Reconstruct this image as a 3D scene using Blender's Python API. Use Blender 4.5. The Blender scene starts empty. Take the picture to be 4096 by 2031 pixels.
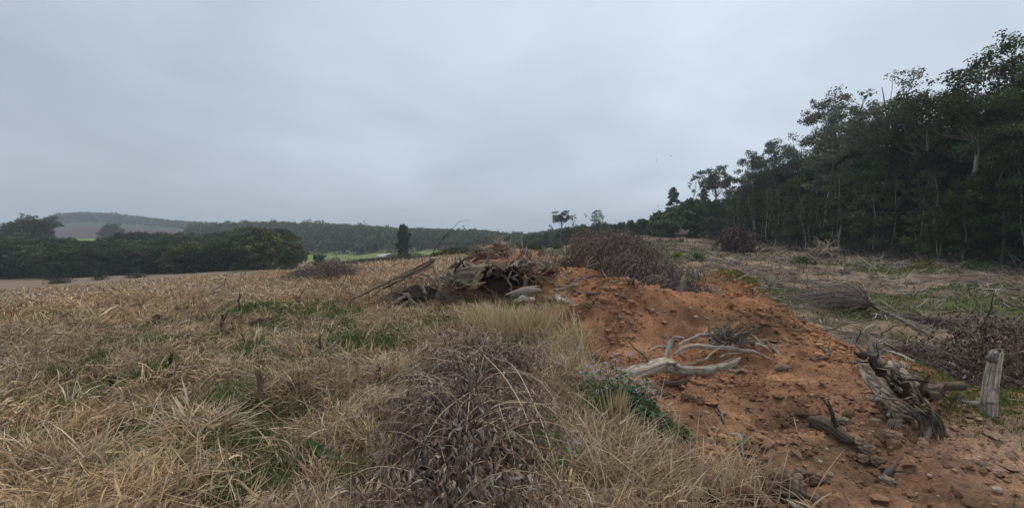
import bpy, math, random
import numpy as np
from mathutils import Vector
random.seed(5)
rng = np.random.default_rng(11)
R = math.radians
scene = bpy.context.scene
COL = scene.collection

# ------------------------------------------------------------------ camera
FPX = 430.0                       # focal length in pixels of a 1024 wide picture
PITCH = R(1.5)
EYE = np.array([0.0, 0.0, 1.7])
cam_data = bpy.data.cameras.new('camera')
cam = bpy.data.objects.new('camera', cam_data)
COL.objects.link(cam)
cam_data.sensor_width = 36.0
cam_data.lens = 36.0 * FPX / 1024.0
cam_data.clip_start = 0.05
cam_data.clip_end = 9000
cam.location = EYE
cam.rotation_euler = (R(90) - PITCH, 0, 0)
scene.camera = cam

# ------------------------------------------------------------------ sky, sun, exposure
SUN_EL, SUN_AZ = R(58), R(35)     # azimuth clockwise from +Y
world = bpy.data.worlds.new('World')
scene.world = world
world.use_nodes = True
wn, wl = world.node_tree.nodes, world.node_tree.links
wn.clear()
w_out = wn.new('ShaderNodeOutputWorld')
w_bg = wn.new('ShaderNodeBackground')
w_bg.inputs['Strength'].default_value = 0.1
sky = wn.new('ShaderNodeTexSky')
sky.sky_type = 'NISHITA'
sky.sun_disc = False
sky.sun_elevation = SUN_EL
sky.sun_rotation = SUN_AZ
sky.air_density = 1.0
sky.dust_density = 3.0
tc = wn.new('ShaderNodeTexCoord')
sep = wn.new('ShaderNodeSeparateXYZ')
wl.new(tc.outputs['Generated'], sep.inputs[0])
# cloud layer: directions are projected on a flat cloud base far above
den = wn.new('ShaderNodeMath'); den.operation = 'ADD'; den.inputs[1].default_value = 0.32
wl.new(sep.outputs['Z'], den.inputs[0])
dv = wn.new('ShaderNodeVectorMath'); dv.operation = 'DIVIDE'
cmb = wn.new('ShaderNodeCombineXYZ')
for i in range(3):
    wl.new(den.outputs[0], cmb.inputs[i])
wl.new(tc.outputs['Generated'], dv.inputs[0]); wl.new(cmb.outputs[0], dv.inputs[1])
n1 = wn.new('ShaderNodeTexNoise')
n1.inputs['Scale'].default_value = 1.4; n1.inputs['Detail'].default_value = 5.0
n1.inputs['Roughness'].default_value = 0.48; n1.inputs['Distortion'].default_value = 0.35
wl.new(dv.outputs[0], n1.inputs['Vector'])
mrange = wn.new('ShaderNodeMapRange')
mrange.inputs[1].default_value = 0.33; mrange.inputs[2].default_value = 0.68
wl.new(n1.outputs['Fac'], mrange.inputs[0])
ramp = wn.new('ShaderNodeMix'); ramp.data_type = 'RGBA'
ramp.inputs[6].default_value = (4.85, 5.65, 6.5, 1)     # dark parts of the overcast
ramp.inputs[7].default_value = (6.25, 7.15, 8.2, 1)     # bright parts
wl.new(mrange.outputs[0], ramp.inputs[0])
# the overcast is duller towards the horizon and on the left
hz = wn.new('ShaderNodeMapRange')
hz.inputs[1].default_value = 0.0; hz.inputs[2].default_value = 0.40
hz.inputs[3].default_value = 1.0; hz.inputs[4].default_value = 1.0
wl.new(sep.outputs['Z'], hz.inputs[0])
lf = wn.new('ShaderNodeMapRange')
lf.inputs[1].default_value = -0.75; lf.inputs[2].default_value = 0.45
lf.inputs[3].default_value = 0.78; lf.inputs[4].default_value = 1.04
wl.new(sep.outputs['X'], lf.inputs[0])
mm = wn.new('ShaderNodeMath'); mm.operation = 'MULTIPLY'
wl.new(hz.outputs[0], mm.inputs[0]); wl.new(lf.outputs[0], mm.inputs[1])
sc_ = wn.new('ShaderNodeVectorMath'); sc_.operation = 'SCALE'
wl.new(ramp.outputs[2], sc_.inputs[0]); wl.new(mm.outputs[0], sc_.inputs['Scale'])
mx = wn.new('ShaderNodeMix'); mx.data_type = 'RGBA'
mx.inputs[0].default_value = 0.93                        # how much of the clear sky the cloud hides
wl.new(sky.outputs[0], mx.inputs[6]); wl.new(sc_.outputs[0], mx.inputs[7])
wl.new(mx.outputs[2], w_bg.inputs['Color'])
wl.new(w_bg.outputs[0], w_out.inputs['Surface'])

sun_d = bpy.data.lights.new('sun', 'SUN')
sun_d.energy = 1.5
sun_d.angle = R(24)
sun_d.color = (1.0, 0.96, 0.90)
sun = bpy.data.objects.new('sun', sun_d)
COL.objects.link(sun)
sdir = Vector((math.sin(SUN_AZ) * math.cos(SUN_EL), math.cos(SUN_AZ) * math.cos(SUN_EL), math.sin(SUN_EL)))
sun.rotation_euler = sdir.to_track_quat('Z', 'Y').to_euler()
sun.location = (0, 0, 60)

scene.view_settings.view_transform = 'Standard'
scene.view_settings.look = 'None'
scene.view_settings.gamma = 1
scene.view_settings.exposure = 0.28
scene.render.engine = 'CYCLES'
scene.cycles.max_bounces = 5
scene.cycles.diffuse_bounces = 3
scene.cycles.volume_bounces = 0
scene.cycles.transparent_max_bounces = 4
scene.cycles.use_denoising = True
scene.cycles.use_adaptive_sampling = False
# ------------------------------------------------------------------ helpers: noise
def _hash(ix, iy, iz, seed):
    h = (ix.astype(np.int64) * 374761393 + iy.astype(np.int64) * 668265263 + iz.astype(np.int64) * 2147483647 + seed * 1274126177) & 0xFFFFFFFF
    h = ((h ^ (h >> 13)) * 1274126177) & 0xFFFFFFFF
    h = h ^ (h >> 16)
    return h.astype(np.float64) / 4294967295.0

def vnoise(x, y, z=None, seed=0):
    x = np.asarray(x, float); y = np.asarray(y, float)
    x, y = np.broadcast_arrays(x, y)
    ix, iy = np.floor(x), np.floor(y)
    fx, fy = x - ix, y - iy
    fx = fx * fx * (3 - 2 * fx); fy = fy * fy * (3 - 2 * fy)
    if z is None:
        z0 = np.zeros_like(ix)
        def L(iz):
            a = _hash(ix, iy, iz, seed); b = _hash(ix + 1, iy, iz, seed)
            c = _hash(ix, iy + 1, iz, seed); d = _hash(ix + 1, iy + 1, iz, seed)
            return (a * (1 - fx) + b * fx) * (1 - fy) + (c * (1 - fx) + d * fx) * fy
        return L(z0)
    z = np.broadcast_to(np.asarray(z, float), x.shape)
    iz = np.floor(z); fz = z - iz; fz = fz * fz * (3 - 2 * fz)
    def L(k):
        a = _hash(ix, iy, k, seed); b = _hash(ix + 1, iy, k, seed)
        c = _hash(ix, iy + 1, k, seed); d = _hash(ix + 1, iy + 1, k, seed)
        return (a * (1 - fx) + b * fx) * (1 - fy) + (c * (1 - fx) + d * fx) * fy
    return L(iz) * (1 - fz) + L(iz + 1) * fz

def fbm(x, y, z=None, seed=0, octv=4, gain=0.5, lac=2.03):
    s = 0.0; a = 1.0; t = 0.0; f = 1.0
    for o in range(octv):
        s = s + a * vnoise(np.asarray(x) * f + 17.3 * o, np.asarray(y) * f - 9.1 * o, None if z is None else np.asarray(z) * f + 3.7 * o, seed + o)
        t += a; a *= gain; f *= lac
    return s / t

def ss(e0, e1, x):
    t = np.clip((np.asarray(x, float) - e0) / (e1 - e0), 0, 1)
    return t * t * (3 - 2 * t)

def norm(v):
    v = np.asarray(v, float)
    return v / np.maximum(np.linalg.norm(v, axis=-1, keepdims=True), 1e-9)

# ------------------------------------------------------------------ helpers: meshes
class MB:
    """collects vertices, faces and two vertex attributes: col (albedo) and grain (round, along, random)"""
    def __init__(self):
        self.v, self.c, self.g, self.f3, self.f4, self.n = [], [], [], [], [], 0
    def add(self, v, f3=None, f4=None, col=(0.3, 0.3, 0.3), grain=None):
        v = np.asarray(v, float).reshape(-1, 3)
        k = len(v)
        c = np.asarray(col, float)
        if c.ndim == 1:
            c = np.broadcast_to(c[:3], (k, 3))
        g = np.zeros((k, 3)) if grain is None else np.asarray(grain, float)
        self.v.append(v); self.c.append(c[:, :3]); self.g.append(g)
        if f3 is not None and len(f3): self.f3.append(np.asarray(f3, np.int64) + self.n)
        if f4 is not None and len(f4): self.f4.append(np.asarray(f4, np.int64) + self.n)
        self.n += k
    def build(self, name, mat, parent=None, smooth=True, loc=None):
        v = np.concatenate(self.v); c = np.concatenate(self.c); g = np.concatenate(self.g)
        if loc is not None:
            v = v - np.asarray(loc, float)
        f4 = np.concatenate(self.f4) if self.f4 else np.zeros((0, 4), np.int64)
        f3 = np.concatenate(self.f3) if self.f3 else np.zeros((0, 3), np.int64)
        me = bpy.data.meshes.new(name)
        me.vertices.add(len(v))
        me.vertices.foreach_set('co', v.astype(np.float32).ravel())
        nl = f4.size + f3.size
        me.loops.add(nl)
        me.loops.foreach_set('vertex_index', np.concatenate([f4.ravel(), f3.ravel()]).astype(np.int32))
        me.polygons.add(len(f4) + len(f3))
        me.polygons.foreach_set('loop_start', np.concatenate([np.arange(len(f4)) * 4, f4.size + np.arange(len(f3)) * 3]).astype(np.int32))
        me.polygons.foreach_set('use_smooth', np.full(len(f4) + len(f3), smooth, bool))
        a = me.attributes.new('col', 'FLOAT_COLOR', 'POINT')
        a.data.foreach_set('color', np.concatenate([c, np.ones((len(c), 1))], 1).astype(np.float32).ravel())
        a = me.attributes.new('grain', 'FLOAT_VECTOR', 'POINT')
        a.data.foreach_set('vector', g.astype(np.float32).ravel())
        me.update(calc_edges=True)
        me.materials.append(mat)
        o = bpy.data.objects.new(name, me)
        COL.objects.link(o)
        if parent is not None: o.parent = parent
        if loc is not None and parent is None: o.location = loc
        return o

def tag(o, label=None, cat=None, group=None, kind=None):
    if label: o['label'] = label
    if cat: o['category'] = cat
    if group: o['group'] = group
    if kind: o['kind'] = kind
    return o

def empty(name, loc, label, cat, group=None):
    o = bpy.data.objects.new(name, None)
    o.empty_display_size = 0.2
    o.location = tuple(float(q) for q in loc)
    COL.objects.link(o)
    return tag(o, label, cat, group)

def copy_tree(o, parent=None):
    c = o.copy(); COL.objects.link(c)
    if parent is not None: c.parent = parent
    for ch in list(o.children):
        copy_tree(ch, c)
    return c

# ------------------------------------------------------------------ helpers: curves and tubes
def spline(pts, n):
    p = np.asarray(pts, float)
    if len(p) == 2:
        t = np.linspace(0, 1, n)[:, None]
        return p[0] * (1 - t) + p[1] * t
    q = np.vstack([2 * p[0] - p[1], p, 2 * p[-1] - p[-2]])
    seg = np.linspace(0, len(p) - 1, n)
    i = np.minimum(seg.astype(int), len(p) - 2); t = (seg - i)[:, None]
    a, b, c, d = q[i], q[i + 1], q[i + 2], q[i + 3]
    return 0.5 * (2 * b + (c - a) * t + (2 * a - 5 * b + 4 * c - d) * t ** 2 + (3 * b - a - 3 * c + d) * t ** 3)

def frames(p):
    t = norm(np.gradient(p, axis=0))
    u = np.cross(t[0], [0.13, 0.2, 0.97])
    if np.linalg.norm(u) < 1e-3: u = np.cross(t[0], [1, 0, 0])
    us = []
    for k in range(len(p)):
        u = u - t[k] * np.dot(u, t[k])
        u = u / max(np.linalg.norm(u), 1e-9)
        us.append(u)
    us = np.array(us)
    return t, us, np.cross(t, us)

_tubeseed = [100]
def tube(mb, pts, rad, sides=7, n=None, rough=0.12, col=(0.3, 0.28, 0.26), cv=0.12, ridge=3.0, jag=0.0, wob=0.0, flat=1.0, cap=True):
    """a tapering, gnarled limb through pts; rad = radii along it; jag = splintered far end"""
    _tubeseed[0] += 1; sd = _tubeseed[0]
    pts = np.asarray(pts, float)
    if n is None: n = max(4, len(pts) * 4)
    p = spline(pts, n)
    if wob:
        tt = np.linspace(0, 1, n)
        L = np.linalg.norm(np.diff(p, axis=0), axis=1).sum()
        for k in range(3):
            p[:, k] += wob * L * (fbm(tt * 5 + 31 * k + sd, tt * 0, seed=sd, octv=2) - 0.5) * np.minimum(1, tt * 5)
    rr = np.interp(np.linspace(0, 1, n), np.linspace(0, 1, len(np.atleast_1d(rad))), np.atleast_1d(rad))
    if rough > 0.05:
        tt = np.linspace(0, 1, n); L0 = np.linalg.norm(np.diff(p, axis=0), axis=1).sum(); rm = rr.mean()
        fq = np.clip(L0 / (rm * 7), 2, n / 2.5); k0 = min(1.0, rough / 0.16)
        rr = rr * (1 + 0.62 * k0 * (fbm(tt * fq * 1.6, tt * 0, seed=sd + 1, octv=2) - 0.5))
        for k in range(3):
            p[:, k] += rm * 1.9 * k0 * (fbm(tt * fq + 31 * k, tt * 0 + k, seed=sd + 2, octv=2) - 0.5) * np.minimum(1, np.minimum(tt, 1 - tt * 0.8) * 6)
    t, u, w = frames(p)
    ang = np.arange(sides) / sides * 2 * np.pi
    S = np.linspace(0, 1, n)
    L = np.linalg.norm(np.diff(p, axis=0), axis=1).sum()
    A, SS = np.meshgrid(ang, S)
    tw = A + SS * 1.5
    nz = fbm(np.cos(tw) * ridge, np.sin(tw) * ridge, SS * L * 2.5, seed=sd, octv=3) - 0.5
    r = rr[:, None] * (1 + 2.2 * rough * nz)
    v = p[:, None, :] + r[..., None] * (np.cos(A)[..., None] * u[:, None, :] + flat * np.sin(A)[..., None] * w[:, None, :])
    if jag:
        j = rng.random(sides) * jag
        v[-1] += j[:, None] * t[-1]
        v[-2] += 0.35 * j[:, None] * t[-1]
    v = v.reshape(-1, 3)
    cc = np.asarray(col) * (1 + cv * 2 * (fbm(SS * L * 3 + sd, A * 0.6, seed=sd + 3, octv=2) - 0.5))[..., None]
    cc = cc.reshape(-1, 3)
    g = np.stack([np.broadcast_to(A / (2 * np.pi), A.shape), SS * L, np.full(A.shape, sd * 0.37 % 10)], -1).reshape(-1, 3)
    i = np.arange(n - 1)[:, None] * sides; k = np.arange(sides)[None, :]; k2 = (k + 1) % sides
    f4 = np.stack([i + k, i + k2, i + sides + k2, i + sides + k], -1).reshape(-1, 4)
    f3 = []
    if cap:
        v = np.vstack([v, p[:1] - t[:1] * rr[0] * 0.1, p[-1:] + t[-1:] * rr[-1] * (0.2 - (0.6 if jag else 0))])
        cc = np.vstack([cc, cc[:1], cc[-1:]])
        g = np.vstack([g, g[:1], g[-1:]])
        a, b = n * sides, n * sides + 1
        kk = np.arange(sides); kk2 = (kk + 1) % sides
        f3 = np.vstack([np.stack([np.full(sides, a), kk2, kk], -1), np.stack([np.full(sides, b), (n - 1) * sides + kk, (n - 1) * sides + kk2], -1)])
    mb.add(v, f3, f4, cc, g)
    if rough >= 0.14 and sides >= 8 and L > 0.15:
        for k in range(int(rng.integers(2, 5))):
            i0 = int(rng.integers(n // 4, n - 1)); d = norm(t[i0] * rng.uniform(0.2, 1.0) + rng.normal(0, 0.7, 3)); l = rr[i0] * rng.uniform(3, 9); q = [p[i0]]
            for w_ in range(3):
                d = norm(d + rng.normal(0, 0.3, 3)); q.append(q[-1] + d * l / 3)
            r0 = rr[i0] * rng.uniform(0.18, 0.42)
            tube(mb, q, [r0, r0 * 0.7, r0 * 0.15], sides=5, n=7, rough=0.1, col=np.asarray(col) * rng.uniform(0.6, 1.05))
    return p

def blob(mb, c, ax, seed=1, rough=0.3, freq=2.0, nu=28, nv=18, col=(0.3, 0.28, 0.25), cv=0.2, fib=0.0, grainaxis=0):
    """a lumpy closed body; ax = three half axes (vectors)"""
    th = np.linspace(0, np.pi, nv); ph = np.arange(nu) / nu * 2 * np.pi
    T, P_ = np.meshgrid(th, ph, indexing='ij')
    d = np.stack([np.cos(T), np.sin(T) * np.cos(P_), np.sin(T) * np.sin(P_)], -1)
    nz = fbm(d[..., 0] * freq, d[..., 1] * freq, d[..., 2] * freq, seed=seed, octv=4) - 0.5
    if fib:
        ang = np.arctan2(d[..., 2], d[..., 1])
        nz = nz + fib * (fbm(np.cos(ang) * 5, np.sin(ang) * 5, d[..., 0] * 0.8, seed=seed + 9, octv=3) - 0.5)
    q = d * (1 + 2 * rough * nz)[..., None]
    v = np.asarray(c) + q[..., 0:1] * np.asarray(ax[0]) + q[..., 1:2] * np.asarray(ax[1]) + q[..., 2:3] * np.asarray(ax[2])
    cc = np.asarray(col) * (1 + cv * 2 * (fbm(d[..., 0] * 3, d[..., 1] * 3, d[..., 2] * 3, seed=seed + 5, octv=3) - 0.5))[..., None]
    L = np.linalg.norm(ax[0])
    g = np.stack([P_ / (2 * np.pi), d[..., 0] * L, np.full(P_.shape, seed * .31 % 10)], -1)
    i = np.arange(nv - 1)[:, None] * nu; k = np.arange(nu)[None, :]; k2 = (k + 1) % nu
    f4 = np.stack([i + k, i + k2, i + nu + k2, i + nu + k], -1).reshape(-1, 4)
    mb.add(v.reshape(-1, 3), None, f4, cc.reshape(-1, 3), g.reshape(-1, 3))

# ------------------------------------------------------------------ helpers: blades and leaves (vectorised)
def blades(mb, pos, az, lean, bend, L, W, col, segs=3, wcurve=None, roll=None):
    """grass blades: pos (n,3), az heading, lean = angle from vertical at the root, bend = extra lean at the tip"""
    n = len(pos)
    az, lean, bend, L, W = [np.broadcast_to(np.asarray(q, float), (n,)) for q in (az, lean, bend, L, W)]
    col = np.broadcast_to(np.asarray(col, float), (n, 3))
    h = np.stack([np.sin(az), np.cos(az), np.zeros(n)], -1)
    s = np.stack([np.cos(az), -np.sin(az), np.zeros(n)], -1)
    up = np.array([0, 0, 1.0])
    rl = rng.uniform(-1.2, 1.2, n) if roll is None else np.broadcast_to(roll, (n,))
    P_ = np.asarray(pos, float).copy()
    rows = []
    wc = np.interp(np.linspace(0, 1, segs + 1), [0, .5, .85, 1], [0.75, 1.0, 0.7, 0.06]) if wcurve is None else np.asarray(wcurve)
    for k in range(segs + 1):
        th = lean + bend * (k / segs)
        d = np.sin(th)[:, None] * h + np.cos(th)[:, None] * up
        nn = np.cross(d, s)
        wv = np.cos(rl)[:, None] * s + np.sin(rl)[:, None] * nn
        w = (W * wc[k] * 0.5)[:, None]
        rows.append(np.stack([P_ - wv * w, P_ + wv * w], 1))
        P_ = P_ + d * (L / segs)[:, None]
    v = np.stack(rows, 1)                       # n, segs+1, 2, 3
    m = (segs + 1) * 2
    base = np.arange(n)[:, None] * m
    f = []
    for k in range(segs):
        f.append(np.stack([base[:, 0] + 2 * k, base[:, 0] + 2 * k + 1, base[:, 0] + 2 * k + 3, base[:, 0] + 2 * k + 2], -1))
    f4 = np.concatenate(f)
    cc = np.repeat(col, m, axis=0)
    mb.add(v.reshape(-1, 3), None, f4, cc)

def leaves(mb, pos, dirv, nrm, L, W, col, fold=0.25, curl=0.0):
    """diamond leaves folded along the midrib: two triangles each"""
    n = len(pos)
    d = norm(dirv); nr = np.asarray(nrm, float)
    s = norm(np.cross(d, nr)); nr = np.cross(s, d)
    L = np.broadcast_to(np.asarray(L, float), (n,))[:, None]; W = np.broadcast_to(np.asarray(W, float), (n,))[:, None]
    a = pos
    mid = pos + d * L * 0.45
    l = mid + s * W * 0.5 + nr * W * fold
    r = mid - s * W * 0.5 + nr * W * fold
    tip = pos + d * L - nr * L * curl
    v = np.stack([a, l, tip, r], 1).reshape(-1, 3)
    b = np.arange(n)[:, None] * 4
    f3 = np.concatenate([b + np.array([[0, 2, 1]]), b + np.array([[0, 3, 2]])])
    col = np.broadcast_to(np.asarray(col, float), (n, 3))
    mb.add(v, f3, None, np.repeat(col, 4, axis=0))

def rdir(n):
    v = rng.normal(size=(n, 3))
    return norm(v)

# ------------------------------------------------------------------ helpers: materials
def attr_mat(name, rough=0.9, grain=False, noise=None, bump=None, trans=0.0, spec=0.1, dirt=0.0, vary=0.0):
    m = bpy.data.materials.new(name); m.use_nodes = True
    nt = m.node_tree; N, Lk = nt.nodes, nt.links
    N.clear()
    out = N.new('ShaderNodeOutputMaterial'); b = N.new('ShaderNodeBsdfPrincipled')
    b.inputs['Roughness'].default_value = rough
    b.inputs['Specular IOR Level'].default_value = spec
    at = N.new('ShaderNodeAttribute'); at.attribute_name = 'col'
    colour = at.outputs['Color']
    height = None
    if vary:                       # every tree has its own shade of green
        oi = N.new('ShaderNodeObjectInfo')
        vr = N.new('ShaderNodeMapRange'); vr.inputs[3].default_value = 1 - vary; vr.inputs[4].default_value = 1 + vary * 1.35
        Lk.new(oi.outputs['Random'], vr.inputs[0])
        hs = N.new('ShaderNodeHueSaturation'); Lk.new(colour, hs.inputs['Color']); Lk.new(vr.outputs[0], hs.inputs['Value'])
        fr = N.new('ShaderNodeMath'); fr.operation = 'MULTIPLY'; fr.inputs[1].default_value = 7.31; Lk.new(oi.outputs['Random'], fr.inputs[0])
        f2 = N.new('ShaderNodeMath'); f2.operation = 'FRACT'; Lk.new(fr.outputs[0], f2.inputs[0])
        hr = N.new('ShaderNodeMapRange'); hr.inputs[3].default_value = 0.465; hr.inputs[4].default_value = 0.515; Lk.new(f2.outputs[0], hr.inputs[0])
        Lk.new(hr.outputs[0], hs.inputs['Hue'])
        sr = N.new('ShaderNodeMapRange'); sr.inputs[3].default_value = 1.3; sr.inputs[4].default_value = 0.85; Lk.new(f2.outputs[0], sr.inputs[0])
        Lk.new(sr.outputs[0], hs.inputs['Saturation'])
        colour = hs.outputs[0]
    if grain:
        ga = N.new('ShaderNodeAttribute'); ga.attribute_name = 'grain'
        sp = N.new('ShaderNodeSeparateXYZ'); Lk.new(ga.outputs['Vector'], sp.inputs[0])
        cm = N.new('ShaderNodeCombineXYZ')
        an = N.new('ShaderNodeMath'); an.operation = 'MULTIPLY'; an.inputs[1].default_value = 6.28318
        Lk.new(sp.outputs['X'], an.inputs[0])
        co = N.new('ShaderNodeMath'); co.operation = 'COSINE'; Lk.new(an.outputs[0], co.inputs[0])
        si = N.new('ShaderNodeMath'); si.operation = 'SINE'; Lk.new(an.outputs[0], si.inputs[0])
        al = N.new('ShaderNodeMath'); al.operation = 'MULTIPLY'; al.inputs[1].default_value = 0.55
        Lk.new(sp.outputs['Y'], al.inputs[0])
        ad = N.new('ShaderNodeMath'); ad.operation = 'ADD'; Lk.new(al.outputs[0], ad.inputs[0]); Lk.new(sp.outputs['Z'], ad.inputs[1])
        Lk.new(co.outputs[0], cm.inputs[0]); Lk.new(si.outputs[0], cm.inputs[1]); Lk.new(ad.outputs[0], cm.inputs[2])
        nz = N.new('ShaderNodeTexNoise'); nz.inputs['Scale'].default_value = 4.5
        nz.inputs['Detail'].default_value = 8; nz.inputs['Roughness'].default_value = 0.72
        Lk.new(cm.outputs[0], nz.inputs['Vector'])
        rp = N.new('ShaderNodeValToRGB')
        rp.color_ramp.elements[0].position = 0.37; rp.color_ramp.elements[0].color = (0.22, 0.18, 0.15, 1)
        rp.color_ramp.elements[1].position = 0.58; rp.color_ramp.elements[1].color = (1.12, 1.1, 1.08, 1)
        Lk.new(nz.outputs['Fac'], rp.inputs[0])
        mu = N.new('ShaderNodeMix'); mu.data_type = 'RGBA'; mu.blend_type = 'MULTIPLY'; mu.inputs[0].default_value = 1
        Lk.new(colour, mu.inputs[6]); Lk.new(rp.outputs[0], mu.inputs[7])
        colour = mu.outputs[2]; height = nz.outputs['Fac']
        if dirt:
            tcd = N.new('ShaderNodeTexCoord'); nd = N.new('ShaderNodeTexNoise'); nd.inputs['Scale'].default_value = 8.0
            nd.inputs['Detail'].default_value = 7; nd.inputs['Roughness'].default_value = 0.7
            Lk.new(tcd.outputs['Object'], nd.inputs['Vector'])
            md = N.new('ShaderNodeMapRange'); md.inputs[1].default_value = 0.50; md.inputs[2].default_value = 0.66; md.inputs[4].default_value = dirt
            Lk.new(nd.outputs['Fac'], md.inputs[0])
            mq = N.new('ShaderNodeMix'); mq.data_type = 'RGBA'; mq.inputs[7].default_value = (0.13, 0.085, 0.058, 1)
            Lk.new(md.outputs[0], mq.inputs[0]); Lk.new(colour, mq.inputs[6]); colour = mq.outputs[2]
    if noise:
        tc_ = N.new('ShaderNodeTexCoord')
        for (sc, det, lo, hi) in noise:
            nz = N.new('ShaderNodeTexNoise'); nz.inputs['Scale'].default_value = sc
            nz.inputs['Detail'].default_value = det; nz.inputs['Roughness'].default_value = 0.65
            Lk.new(tc_.outputs['Object'], nz.inputs['Vector'])
            mr = N.new('ShaderNodeMapRange'); mr.inputs[1].default_value = 0.3; mr.inputs[2].default_value = 0.7
            mr.inputs[3].default_value = lo; mr.inputs[4].default_value = hi
            Lk.new(nz.outputs['Fac'], mr.inputs[0])
            mu = N.new('ShaderNodeVectorMath'); mu.operation = 'SCALE'
            Lk.new(colour, mu.inputs[0]); Lk.new(mr.outputs[0], mu.inputs['Scale'])
            colour = mu.outputs[0]
            if height is None: height = nz.outputs['Fac']
    if bump and height is not None:
        bp = N.new('ShaderNodeBump'); bp.inputs['Strength'].default_value = bump[0]; bp.inputs['Distance'].default_value = bump[1]
        Lk.new(height, bp.inputs['Height']); Lk.new(bp.outputs[0], b.inputs['Normal'])
    Lk.new(colour, b.inputs['Base Color'])
    sh = b.outputs[0]
    if trans:
        tl = N.new('ShaderNodeBsdfTranslucent'); Lk.new(colour, tl.inputs['Color'])
        ms = N.new('ShaderNodeMixShader'); ms.inputs[0].default_value = trans
        Lk.new(sh, ms.inputs[1]); Lk.new(tl.outputs[0], ms.inputs[2]); sh = ms.outputs[0]
    Lk.new(sh, out.inputs['Surface'])
    return m

M_WOOD = attr_mat('weathered_wood', 0.88, grain=True, bump=(1.0, 0.03), dirt=0.8, spec=0.05)
M_BARK = attr_mat('bark', 0.95, grain=True, bump=(0.7, 0.02))
M_TWIG = attr_mat('twig', 0.9)
M_GRASS = attr_mat('dead_grass', 0.8, trans=0.12)
M_GREEN = attr_mat('green_blade', 0.6, trans=0.3, spec=0.25)
M_DRYLEAF = attr_mat('dry_leaf', 0.9, trans=0.1)
M_LEAF = attr_mat('tree_leaf', 0.7, trans=0.18, spec=0.15, vary=0.36)
M_STONE = attr_mat('stone', 0.95, noise=[(34, 6, 0.6, 1.3)], bump=(1.0, 0.02))
M_HIDE = attr_mat('hide', 0.8)

# ------------------------------------------------------------------ helpers: picture rays
cp, sp_ = math.cos(PITCH), math.sin(PITCH)
def ray(dx, dy):
    """direction through a point of the photograph, given on its 2575 x 1277 enlargement"""
    x = (dx / 2.5146 - 512) / FPX; y = -(dy / 2.5187 - 253.5) / FPX
    return np.array([x, cp + y * sp_, y * cp - sp_])
def at(dx, dy, Y):
    d = ray(dx, dy)
    return EYE + d * (Y / d[1])
# ------------------------------------------------------------------ the lie of the land
XC_Y = [0, 8, 15, 22, 40, 73, 110, 200, 400]
XC_X = [-24, -16, -14, -12.5, -10.5, -4, 15, 45, 80]
XE_Y = [0, 4, 5, 6, 8, 12, 20, 40, 90, 140]
XE_X = [9, 6.2, 5.2, 4.7, 4.6, 5.2, 4.5, 4, 2, 0]
MOUNDS = [  # cx, cy, rx, ry, turn, height, power
    (3.1, 7.7, 2.3, 1.45, 0.0, 0.74, 1.3), (1.75, 7.9, 1.1, 1.0, 0, 0.42, 1.2), (4.3, 5.7, 1.0, 1.3, 0.2, 0.20, 1.2),
    (6.6, 12.6, 1.25, 2.6, -0.25, 1.15, 1.3),
    (0.1, 12.4, 2.1, 1.1, 0.0, 1.00, 1.2), (1.9, 11.3, 1.2, 0.9, 0, 0.62, 1.2), (-1.0, 12.0, 1.0, 0.8, 0, 0.30, 1.2),
    (0.2, 16.5, 1.5, 1.8, 0, 1.15, 1.2), (2.3, 15.2, 1.2, 1.2, 0, 1.15, 1.2), (3.4, 13.2, 1.6, 1.6, 0, 0.75, 1.2),
    (-1.2, 22.5, 1.7, 2.6, 0, 1.45, 1.2), (0.8, 26, 2.2, 3.0, 0, 1.25, 1.2), (3.2, 20.5, 2.6, 2.6, 0, 1.0, 1.2), (5.5, 30, 3, 4, 0, 0.7, 1.2)]
HC = [-800, 0, 60, 150, 190, 250, 320, 400, 470, 530, 600, 700, 1024, 1600]
HZ = [3, 6, 9, 12, 14.5, 17.5, 16.0, 11.5, 6.5, 2.0, 1.0, 4, 6, 6]
FC = [-900, -200, 0, 40, 60, 80, 110, 150, 190, 230, 320, 500, 1100]
FZ = [18, 20, 22, 30, 42, 45, 42, 31, 20, 14, 10, 6, 6]

def mounds(X, Y):
    s = np.zeros_like(X)
    for cx, cy, rx, ry, a, h, p in MOUNDS:
        dx, dy = X - cx, Y - cy
        u = (dx * math.cos(a) + dy * math.sin(a)) / rx; v = (-dx * math.sin(a) + dy * math.cos(a)) / ry
        s = s + h * np.exp(-(u * u + v * v) ** p)
    return s

def soil_mask(X, Y, m=None):
    if m is None: m = mounds(X, Y)
    w = fbm(X * 0.9, Y * 0.9, seed=40, octv=3) - 0.5
    xs = np.interp(Y, [0, 2, 3, 4.4, 5.6, 6.4, 8, 9, 10], [1.5, 1.5, 1.4, 1.38, 1.15, 0.92, 0.4, 0.5, 0.9])
    near = ss(-0.25, 0.25, X - xs + w * 0.6) * ss(10.5, 8.5, Y) * ss(-0.6, 0.5, np.interp(Y, XE_Y, XE_X) + 0.8 - X + w)
    far = ss(0.16, 0.42, m + w * 0.25) * ss(34, 22, Y)
    return np.clip(np.maximum(near, far), 0, 1)

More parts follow.
